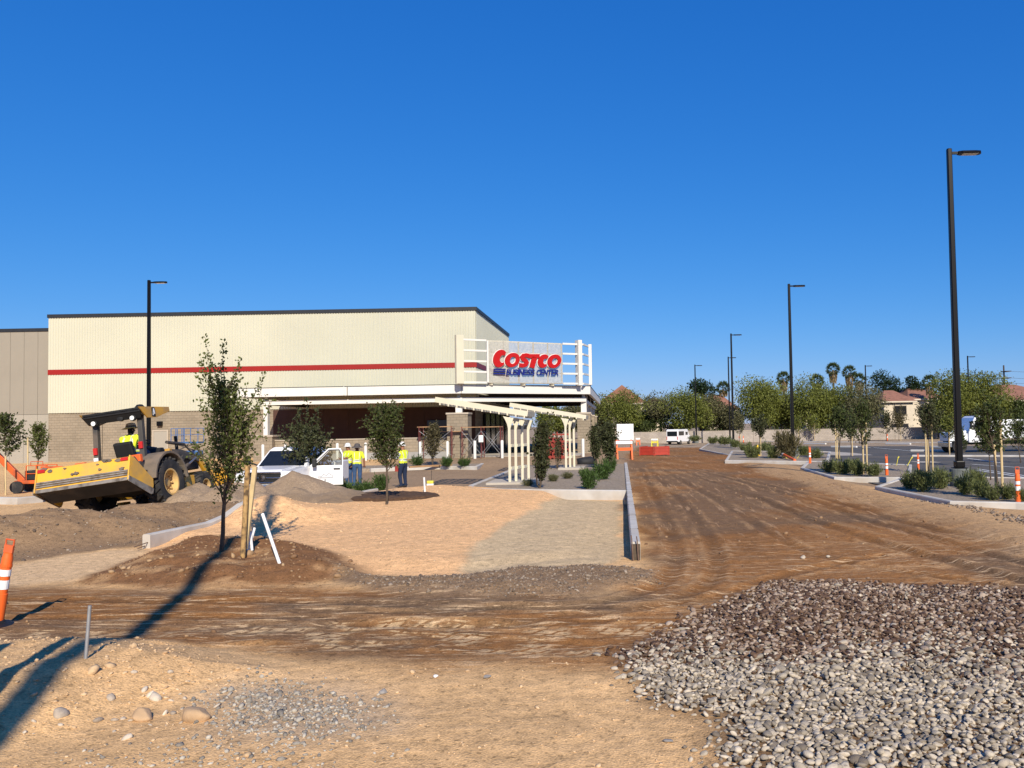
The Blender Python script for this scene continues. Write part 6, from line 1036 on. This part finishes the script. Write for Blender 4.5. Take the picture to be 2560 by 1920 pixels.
# foreground sapling and its neighbours
pxtree(478, 1192, 792, 186, 1100, 101, 'leaf_elm', 'foreground elm sapling with a long shadow stripe up its crown', nbr=50, tw=9, leaf=.060, sp=.027, tr=.040, upright=.62, shoots=26)
pxtree(835, 1090, 868, 104, 1022, 102, 'leaf_dark', 'small dense sapling in the ring of dark soil', nbr=60, tw=11, leaf=.072, sp=.028, tr=.035, upright=.62, barkm='bark', shoots=16)
pxtree(668, 1078, 905, 112, 1055, 103, 'leaf_oak', 'broad leafed shrub tree in front of the pickup bonnet', nbr=38, tw=9, leaf=.105, sp=.035, tr=.035, multi=3, upright=.95, name='shrub_tree', shoots=12)
pxtree(935, 1006, 908, 50, 996, 104, 'leaf_brown', 'brownish shrub tree before the low block wall', z=.2, nbr=40, tw=9, leaf=.11, sp=.045, tr=.03, multi=3, upright=.7, name='shrub_tree', shoots=12)
pxtree(1166, 1054, 898, 60, 1045, 105, 'leaf_oak', 'dark upright evergreen right of the nearer pergola posts', z=.27, nbr=64, tw=11, leaf=.10, sp=.033, tr=.035, multi=4, upright=.45, name='shrub_tree', shoots=12)
pxtree(1205, 1012, 945, 32, 1005, 106, 'leaf_brown', 'narrow brownish shrub between the two pergolas', z=.27, nbr=26, tw=7, leaf=.085, sp=.045, tr=.03, multi=3, upright=.5, name='shrub_tree', shoots=12)
pxtree(1316, 1012, 908, 54, 1003, 107, 'leaf_oak', 'grey green shrub tree at the far end of the kerb wall', z=.27, nbr=60, tw=11, leaf=.11, sp=.036, tr=.035, multi=4, upright=.55, name='shrub_tree', shoots=12)
pxtree(1286, 1005, 914, 44, 998, 108, 'leaf_oak', 'grey green shrub tree in front of the right canopy pier', z=.27, nbr=54, tw=10, leaf=.11, sp=.038, tr=.035, multi=3, upright=.55, name='shrub_tree', shoots=12)
pxtree(12, 1066, 884, 62, 985, 109, 'leaf_dark', 'leafy sapling cut by the left picture edge', nbr=36, tw=9, leaf=.11, sp=.04, tr=.03, upright=1.0)
pxtree(80, 1050, 908, 56, 1000, 110, 'leaf_elm', 'wispy sapling in front of the tan panel wing', nbr=36, tw=9, leaf=.085, sp=.036, tr=.03, upright=.6)
for x, yb, yt, tx in ((12, 1070, 985, 'pale stake tied to the leftmost sapling'), (60, 1052, 945, 'pale stake left of the wispy sapling')): g0 = GG(x, yb); rod('tree_stake', g0, PY(x, yt, g0.y), .03, 'stake2', tx, 'stake')
# saplings of the parking lot
LOT = [(1812, 991, 885, 62, 951, 121, 'leaf_dark', 'sapling with three stakes at the left of the asphalt lot', .15, [(-8, 911), (-4, 925), (0, 905)]), (1867, 1024, 866, 66, 965, 122, 'leaf_dark', 'tall sapling with two stakes on the second right island', .16, [(-4, 930), (4, 906)]),
    (2006, 1022, 872, 62, 950, 123, 'leaf_oak', 'sapling with pale stakes left of the tall lamp post', .16, [(-7, 935), (-1, 950), (8, 909)]), (2156, 1078, 870, 92, 985, 124, 'leaf_dark', 'largest right sapling beside the tall lamp post', .16, [(4, 892), (-6, 960)]), (2140, 1037, 935, 56, 985, 125, 'leaf_dark', 'low spreading sapling just right of the tall lamp post', .16, []),
    (2075, 1006, 930, 30, 975, 126, 'leaf_dark', 'small leafy sapling seen against the tall lamp post', .0, []), (2050, 983, 905, 44, 950, 127, 'leaf_mesq', 'pale sapling with one stake before the white work truck', .0, [(-1, 906)]), (1915, 953, 898, 34, 940, 128, 'leaf_oak', 'small sapling left of its neighbour before the cream house', None, [(0, 915)]), (1942, 953, 895, 44, 940, 129, 'leaf_brown', 'small brownish sapling before the cream house', None, [(3, 915)]),
    (1759, 953, 900, 34, 940, 130, 'leaf_mesq', 'small sapling before the garden wall left of the lot', None, [(0, 915)]), (1641, 985, 905, 42, 950, 131, 'leaf_oak', 'sapling with a tall stake behind the hydrant', .14, [(1, 915)]), (1598, 965, 895, 34, 940, 132, 'leaf_grey', 'sapling on the farthest island by the road bend', .1, [(1, 922)]), (1560, 953, 900, 30, 935, 133, 'leaf_grey', 'thin sapling under the first palm', None, [(0, 915)]),
    (1523, 952, 898, 28, 935, 134, 'leaf_grey', 'thin staked sapling right of the leftmost far lamp post', None, [(0, 913), (6, 918)]), (1381, 947, 884, 28, 930, 135, 'leaf_brown', 'brownish tree right of the white box truck', None, []), (1838, 985, 905, 30, 955, 136, 'leaf_oak', 'slim sapling between the two staked ones on the lot', .1, [(2, 925)]), (1722, 960, 905, 34, 940, 137, 'leaf_mesq', 'sapling behind the second largest lamp post', None, [(2, 920)]), (2205, 1000, 905, 60, 975, 138, 'leaf_dark', 'dark sapling at the right edge of the picture', .0, [])]
for x, yb, yt, wp_, ycb, sd_, ml_, tx, z_, st in LOT:
    t_ = pxtree(x, yb, yt, wp_, ycb, sd_, ml_, tx, z=z_, nbr=22 if yb < 960 else 26, tw=7, leaf=.20 if yb < 960 else (.12 if yb < 1000 else .085), sp=.09 if yb < 960 else (.045 if yb < 1000 else .030), tr=.03, upright=1.0, shoots=20, group='young trees of the parking lot')
    for k, (dx, ys_) in enumerate(st):
        p = Vector(t_.location); q_ = PY(x+dx, ys_, p.y); s_ = q_.x-p.x; MB().tube([(s_*1.0, .05*k, 0), (s_, .05*k, q_.z-p.z)], .032, 6).build('stake', M['stake2'], t_)
# ---------------------------------------------------------------- bushes
def bush_mesh(seed, n_=1500, up=1.0):
    rng = np.random.default_rng(seed); P_, A_ = [], []
    for c in range(26):
        a = rng.random()*6.28; r_ = math.sqrt(rng.random())*.62; h = rng.uniform(.45, .95)*(1-.45*r_); tip = np.array((math.cos(a)*r_*1.0, math.sin(a)*r_*1.0, h)); b0 = tip*np.array((.35, .35, 0)); m_ = n_//26; t_ = rng.random((m_, 1))**.7
        P_.append(b0+(tip-b0)*t_+rng.normal(0, .075, (m_, 3))*np.array((1, 1, .8))); A_.append((tip-b0)[None]*.9*up+rng.normal(0, .38, (m_, 3)))
    P_ = np.concatenate(P_); P_[:, 2] = np.abs(P_[:, 2]); return P_, np.concatenate(A_)
BV = {}
def bush(x, yb, wpx, hpx, mtl, label, group, z=.16, v=0, cat='bush'):
    p = G(x, yb, z) if z is not None else GG(x, yb); s = p.y/FPX; key = (mtl, v % 4); t_ = empty('bush', p); tag(t_, label, cat, group)
    if key not in BV:
        rng = np.random.default_rng(500+v % 4); P_, A_ = bush_mesh(300+v % 4); lf = rng.uniform(.13, .24, len(P_)); o = leaf_mesh('foliage', P_, A_, lf, lf*.22, M[mtl], None, rng); BV[key] = o.data; o.parent = t_; so_ = MB()
        for k in range(6): a = k*1.05; so_.tube([(0, 0, -.05), (math.cos(a)*.2, math.sin(a)*.2, .3), (math.cos(a)*.35, math.sin(a)*.35, .6)], [.03, .02, .008], 4)
        st_ = so_.build('stems', M['bark2'], t_); BV[key+('s',)] = st_.data
    else:
        for nm, kx in (('foliage', key), ('stems', key+('s',))): o = bpy.data.objects.new(nm, BV[kx]); COL.objects.link(o); o.parent = t_
    t_.scale = (wpx*s*.80, wpx*s*.80, hpx*s*1.2); t_.rotation_euler = (0, 0, v*1.7); return t_
gA = 'rosemary bushes on the parking islands'; gB = 'green bushes along the store planters'
for i, (x, yb, w_, h, tx) in enumerate(((1792, 1020, 44, 28, 'leftmost bush of the row on the second island'), (1822, 1024, 46, 32, 'second bush of the row on the second island'), (1852, 1027, 40, 32, 'bush left of the two stakes on the second island'), (1886, 1028, 36, 28, 'bush right of the two stakes on the second island'), (1842, 1014, 34, 24, 'bush at the back of the row on the second island'),
    (1968, 1056, 44, 38, 'left bush of the dark clump on the nearest island'), (1994, 1062, 50, 46, 'middle bush of the dark clump on the nearest island'), (2030, 1056, 46, 44, 'right bush of the dark clump on the nearest island'), (2012, 1050, 40, 34, 'rear bush of the dark clump under the pale stakes'),
    (2088, 1068, 52, 44, 'bush directly right of the lamp post pedestal'), (2122, 1074, 46, 36, 'front bush between lamp post and largest right sapling'), (2108, 1055, 44, 40, 'rear bush between lamp post and largest right sapling'), (2146, 1080, 40, 36, 'bush at the foot of the largest right sapling'), (2178, 1078, 40, 32, 'bush right of the largest right sapling'), (2204, 1084, 34, 28, 'bush at the right picture edge'))): bush(x, yb, w_, h, 'leaf_bush', tx, gA, .16, i)
for i, (x, yb, w_, h, tx) in enumerate(((1626, 990, 36, 30, 'bush left of the yellow hydrant'), (1670, 991, 34, 28, 'bush left of the fallen barricade'), (1760, 991, 34, 22, 'bush behind the delineator on the third island'), (1540, 958, 24, 16, 'small bush at the left end of the far island'), (1565, 960, 32, 18, 'small bush in the middle of the far island'), (1588, 966, 26, 16, 'small bush at the right end of the far island'), (1500, 953, 28, 12, 'low bush right of the white van'), (1610, 975, 26, 20, 'bush between far island and hydrant'), (1655, 975, 30, 20, 'bush behind the hydrant'), (1738, 985, 30, 22, 'bush right of the brown shrub'))): bush(x, yb, w_, h, 'leaf_bush', tx, gA, .12, i+1)
bush(1700, 990, 62, 58, 'leaf_brown', 'big brown leafed shrub on the third island', None, .14, 2)
for i, (x, yb, w_, h, tx) in enumerate(((741, 1066, 40, 28, 'bush in front of the open pickup door'), (787, 1072, 46, 34, 'bush left of the middle sapling trunk'), (823, 1060, 36, 34, 'bush behind the middle sapling trunk'), (901, 1006, 30, 22, 'bush left of the brownish shrub tree'), (964, 1007, 26, 22, 'bush right of the brownish shrub tree'), (1003, 1007, 28, 18, 'bush at the corner of the entrance island'), (1272, 1056, 44, 42, 'front green bush beside the kerb wall'), (1300, 1036, 42, 40, 'second green bush beside the kerb wall'), (1318, 1018, 30, 30, 'third green bush beside the kerb wall'))): bush(x, yb, w_, h, 'leaf_gbush', tx, gB, .26 if x > 1200 else (.2 if yb < 1010 else .05), i)
for i, (x, yb, tx) in enumerate(((1225, 1034, 'sparse dry tuft left of the front green bush'), (1262, 1028, 'sparse dry tuft behind the front green bush'), (1195, 1040, 'sparse dry tuft right of the dark evergreen'), (1140, 1050, 'sparse dry tuft at the pergola footing'))): bush(x, yb, 26, 15, 'leaf_grey', tx, 'dry tufts in the planter', .26, i, 'tuft')
# ---------------------------------------------------------------- far trees
def far_tree(cx, top, wpx, bot, Yd, seed, mtl, label, nl=2600, leaf=.26, group='mature trees beyond the parking lot', flat=.8, lumps=16, drop=.55):
    a = PY(cx, top, Yd); s = Yd/FPX; z0 = gzf(a.x, Yd); H = a.z-z0; Wd = wpx*s/2; cb = max(.7, PY(cx, min(bot+12, 940), Yd).z-z0); rng = np.random.default_rng(seed); t_ = empty('tree', (a.x, Yd, z0)); tag(t_, label, 'tree', group); tb = MB(); tb.tube([(0, 0, -.3), (.1, 0, cb*.7), (.05*Wd, .1, cb+.35*(H-cb))], [.22, .17, .10], 7); P_, A_ = [], []; cen = np.array((0, 0, cb+(H-cb)*.48)); rad = np.array((Wd*1.32, Wd*1.0, (H-cb)*.52))
    for i in range(lumps):
        d = rng.normal(size=3); d /= np.linalg.norm(d); d[2] = d[2]*.9+.1; c = cen+d*rad*rng.uniform(.30, .68); lr = (rad[0]*.5+rad[2]*.5)*rng.uniform(.34, .52); tb.tube([(0, 0, cb*.75), (cen+(c-cen)*.3)*np.array((.6, .6, .85)), c], [.10, .06, .02], 5, False)
        m_ = nl//lumps; q = rng.normal(size=(m_, 3)); q /= np.linalg.norm(q, axis=1, keepdims=True); rr = rng.uniform(.35, 1.0, (m_, 1))**.6*rng.uniform(.75, 1.2, (m_, 1)); p = c+q*rr*lr*np.array((1.15, 1.15, .85)); P_.append(p); A_.append(q*.6+np.array((0, 0, -drop))+rng.normal(0, .5, (m_, 3)))
    tb.build('trunk', M['bark2'], t_); P_ = np.concatenate(P_); P_[:, 2] = np.maximum(P_[:, 2], .2); lf = rng.uniform(.6, 1.3, len(P_))*leaf; leaf_mesh('crown', P_, np.concatenate(A_), lf, lf*.5, M[mtl], t_, rng); return t_
FT = [(1190, 870, 60, 930, 122, 'leaf_mesq', 'tree seen under the canopy left of the second pergola'), (1232, 866, 50, 930, 126, 'leaf_grey', 'grey tree seen under the canopy corner'), (1268, 862, 50, 930, 128, 'leaf_mesq', 'tree seen beside the right canopy pier'), (1395, 868, 50, 925, 130, 'leaf_mesq', 'low tree right of the leftmost mesquite'), (1512, 850, 60, 925, 130, 'leaf_mesq', 'green tree under the leftmost far pine'), (1705, 822, 70, 925, 129, 'leaf_mesq', 'green tree behind the second largest lamp post'), (1660, 812, 50, 925, 125, 'leaf_mesq', 'slim green tree right of the tall mesquite'), (1830, 838, 60, 925, 127, 'leaf_mesq', 'green tree below the shaggy palm'), (2085, 810, 70, 910, 118, 'leaf_mesq', 'middle crown of the big mesquite group'), (2160, 838, 50, 925, 117, 'leaf_mesq', 'low green tree before the wide red roof'), (1770, 815, 50, 925, 128, 'leaf_mesq', 'green tree between the second largest lamp post and the palms'), (1300, 845, 36, 920, 124, 'leaf_grey', 'tree at the right end of the canopy before the red roof'), (1346, 834, 84, 918, 121, 'leaf_mesq', 'round mesquite before the leftmost red roof'), (1425, 828, 62, 915, 128, 'leaf_grey', 'grey green tree right of the leftmost red roof'), (1480, 832, 96, 928, 122, 'leaf_mesq', 'broad green mesquite behind the white van'), (1537, 843, 58, 915, 126, 'leaf_grey', 'greyish tree left of the first palm'), (1631, 798, 84, 926, 121, 'leaf_mesq', 'tall mesquite right of the mid distance lamp posts'), (1676, 835, 46, 920, 127, 'leaf_grey', 'dull grey tree between two tall mesquites'), (1745, 800, 84, 924, 123, 'leaf_mesq', 'tall mesquite right of the second largest lamp post'), (1797, 806, 74, 922, 125, 'leaf_mesq', 'dense mesquite below the palm pair'), (1862, 816, 72, 926, 121, 'leaf_grey', 'olive tree left of the cream house'), (2052, 785, 84, 915, 112, 'leaf_mesq', 'left half of the big mesquite behind the tall lamp post'), (2118, 776, 92, 905, 114, 'leaf_mesq', 'big feathery mesquite right of the tall lamp post'), (2024, 850, 60, 930, 116, 'leaf_dark', 'dark tree left of the big mesquite'), (2215, 835, 60, 930, 116, 'leaf_dark', 'dark tree at the right picture edge before the roof'), (1580, 855, 44, 925, 124, 'leaf_grey', 'low grey tree behind the mid distance lamp posts')]
for i, (cx, top, wp_, bot, Yd, ml_, tx) in enumerate(FT): far_tree(cx, top, wp_, bot, Yd, 700+i, ml_, tx, nl=int(3400+wp_*60), leaf=.29, lumps=24)
for i, (cx, top, wp_, bot, Yd, tx) in enumerate(((1518, 808, 52, 855, 134, 'dark pine behind the leftmost far lamp post'), (1914, 796, 60, 856, 146, 'biggest dark pine above the cream house roof'), (1977, 808, 40, 856, 146, 'smaller dark pine right of the biggest one'), (1945, 835, 60, 858, 150, 'low dark pine between the two taller pines'))): far_tree(cx, top, wp_, bot, Yd, 740+i, 'leaf_pine', tx, nl=2600, leaf=.34, group='dark pines behind the houses', lumps=12, drop=-.3)
for i, (cx, top, wp_, tx) in enumerate(((1560, 893, 90, 'dark hedge behind the garden wall under the first palm'), (1690, 890, 90, 'dark hedge behind the garden wall under the tall mesquites'), (1800, 892, 90, 'dark hedge behind the garden wall left of the cream house'), (2030, 885, 80, 'dark hedge right of the cream house'), (1450, 898, 80, 'dark hedge behind the white van'), (1210, 895, 110, 'dark hedge beyond the store corner'), (1310, 900, 90, 'dark hedge below the leftmost red roof'), (1390, 905, 60, 'dark hedge right of the box truck'), (2130, 890, 90, 'dark hedge under the big mesquite'))): far_tree(cx, top, wp_, 938, 126, 760+i, 'leaf_dark', tx, nl=1800, leaf=.3, group='hedges behind the garden wall', lumps=18)
def palm(cx, top, Yd, seed, label, skirt=1.0):
    a = PY(cx, top, Yd); z0 = gzf(a.x, Yd); H = a.z-z0-.9; t_ = empty('palm_tree', (a.x, Yd, z0)); tag(t_, label, 'palm', 'fan palms beyond the houses'); rng = np.random.default_rng(seed)
    MB().tube([(0, 0, -.3), (.05, 0, H*.5), (0, 0, H)], [.26, .20, .17], 8).build('trunk', M['bark2'], t_); P_, A_, DP, DA = [], [], [], []
    for k in range(34):
        az = k*2.399; el = R(80-k*3.6+rng.normal()*5); d = np.array((math.cos(az)*math.cos(el), math.sin(az)*math.cos(el), math.sin(el))); tip = np.array((0, 0, H))+d*.72
        for j in range(22): fa = d+rng.normal(0, .42, 3); P_.append(tip+rng.normal(0, .03, 3)); A_.append(fa+np.array((0, 0, -.12)))
    for k in range(int(200*skirt)): az = rng.random()*6.28; zz = rng.uniform(0, 1.6*skirt); DP.append((math.cos(az)*(.25+.25*(1-zz/2)), math.sin(az)*(.25+.25*(1-zz/2)), H-.1-zz)); DA.append((math.cos(az)*.35, math.sin(az)*.35, -1))
    leaf_mesh('fronds', np.array(P_), np.array(A_), rng.uniform(.45, .75, len(P_)), np.full(len(P_), .085), M['leaf_palm'], t_, rng); leaf_mesh('dead_skirt', np.array(DP), np.array(DA), np.full(len(DP), .8), np.full(len(DP), .14), M['dead'], t_, rng)
for i, (cx, top, tx, s_) in enumerate(((1562, 827, 'short fan palm right of the leftmost dark pine', .5), (1692, 806, 'fan palm half hidden behind the second largest lamp post', 1), (1799, 787, 'tallest left fan palm of the pair', 1), (1834, 793, 'shaggy fan palm right of the tallest one', 1.6), (1856, 810, 'fan palm behind the far lamp post', 1), (2007, 813, 'fan palm between the dark pines and the big mesquite', 1), (1765, 812, 'fan palm crown peeping over the dense mesquite', .8))): palm(cx, top, 138, 800+i, tx, s_)

# ================================================================ HOUSES AND GARDEN WALL
gw_ = empty('garden_wall', (30, 118, -.45)); tag(gw_, 'long pale block garden wall at the back of the lot', 'wall'); zt_ = PY(1800, 926, 118).z+.45
for k in range(20): x0 = -39+k*4.0+(-3 if k == 0 else 0); MB().bx((x0, -.1, -.3), (x0+3.7, .1, zt_-.08)).build('wall_section', M['garden'], gw_); MB().bx((x0+3.7, -.16, -.3), (x0+4.0, .16, zt_+.02)).build('wall_pillar', M['garden'], gw_); MB().bx((x0-.001, -.14, zt_-.079), (x0+3.699, .14, zt_)).build('wall_cap', M['cap'], gw_)
def house(x0, x1, eave, ridge, base, Yd, depth, label, wins=(), rx=None, gable=False, wallm='stucco'):
    a = PY(x0, eave, Yd); b = PY(x1, eave, Yd); r_ = PY((x0+x1)/2, ridge, Yd+depth/2).z; z0 = -.8; t_ = empty('house', ((a.x+b.x)/2, Yd, z0)); tag(t_, label, 'house', 'tile roofed houses behind the garden wall'); W_ = (b.x-a.x)/2; ze = a.z-z0; zr = r_-z0; o = .5
    MB().bx((-W_, 0, 0), (W_, depth, ze)).build('wall', M[wallm], t_); rl = 0 if rx is None else rx
    E = [(-W_-o, -o, ze), (W_+o, -o, ze), (W_+o, depth+o, ze), (-W_-o, depth+o, ze)]
    if gable: Rg = [(0, -o, zr), (0, depth+o, zr)]; fs = [(0, 4, 5, 3), (1, 2, 5, 4), (0, 1, 4), (2, 3, 5), (0, 3, 2, 1)]
    else: i_ = min(W_, depth/2)*.9; Rg = [(-W_-o+i_+.01, depth/2, zr), (W_+o-i_, depth/2, zr)]; fs = [(0, 1, 5, 4), (1, 2, 5), (2, 3, 4, 5), (3, 0, 4), (0, 3, 2, 1)]
    MB().add(E+Rg, fs).build('roof', M['tile'], t_); MB().bx((-W_-o, -o-.05, ze-.22), (W_+o, -o+.06, ze-.002)).build('eave_board', M['stucco'], t_)
    for (wx0, wx1, wt, wb) in wins:
        p, q_ = PY(wx0, wt, Yd), PY(wx1, wb, Yd); cx_ = t_.location.x; w_ = MB().bx((p.x-cx_, -.03, q_.z-z0), (q_.x-cx_, .02, p.z-z0)).build('window', M['windark'], t_); fr = MB()
        for (u0, u1, v0, v1) in ((p.x, q_.x, q_.z-.1, q_.z), (p.x, q_.x, p.z, p.z+.1), (p.x-.1, p.x, q_.z-.1, p.z+.1), (q_.x, q_.x+.1, q_.z-.1, p.z+.1)): fr.bx((u0-cx_, -.08, v0-z0), (u1-cx_, -.001, v1-z0))
        fr.build('frame', M['cap'], w_)
    return t_
house(1296, 1392, 872, 836, 930, 134, 14, 'house with broad red roof right of the store canopy', [(1330, 1350, 890, 905)], gable=True)
house(1398, 1432, 878, 860, 930, 138, 10, 'house half hidden behind the trees right of the box truck', [(1402, 1416, 888, 925)])
house(1522, 1592, 886, 852, 930, 133, 12, 'pale house under the first palm and grey trees', [(1532, 1546, 893, 906), (1556, 1568, 896, 910)])
house(1690, 1745, 890, 866, 930, 136, 10, 'house glimpsed below the tall mesquites', [(1700, 1712, 896, 908)])
house(1909, 1972, 867, 843, 930, 128, 9, 'cream two storey house with dark balcony opening', [(1931, 1958, 877, 896), (1925, 1962, 916, 928)])
house(1965, 2040, 862, 836, 930, 140, 14, 'house with shaded red roof right of the cream house', [(1985, 2000, 880, 900), (2010, 2025, 880, 900)])
house(2112, 2320, 866, 830, 930, 128, 14, 'wide house with red roof at the right picture edge', [(2140, 2160, 880, 905), (2180, 2205, 880, 905)])
fb = empty('flat_roof_building', (PY(1955, 850, 158).x, 158, -.8)); tag(fb, 'pale flat roofed block behind the cream house', 'building'); q_ = PY(1955, 852, 158); MB().bx((-4.6, 0, 0), (4.6, 6, q_.z+.8)).build('wall', M['stucco'], fb); MB().bx((-4.8, -.2, q_.z+.801), (4.8, 6.2, q_.z+1.0)).build('parapet', M['cap'], fb)
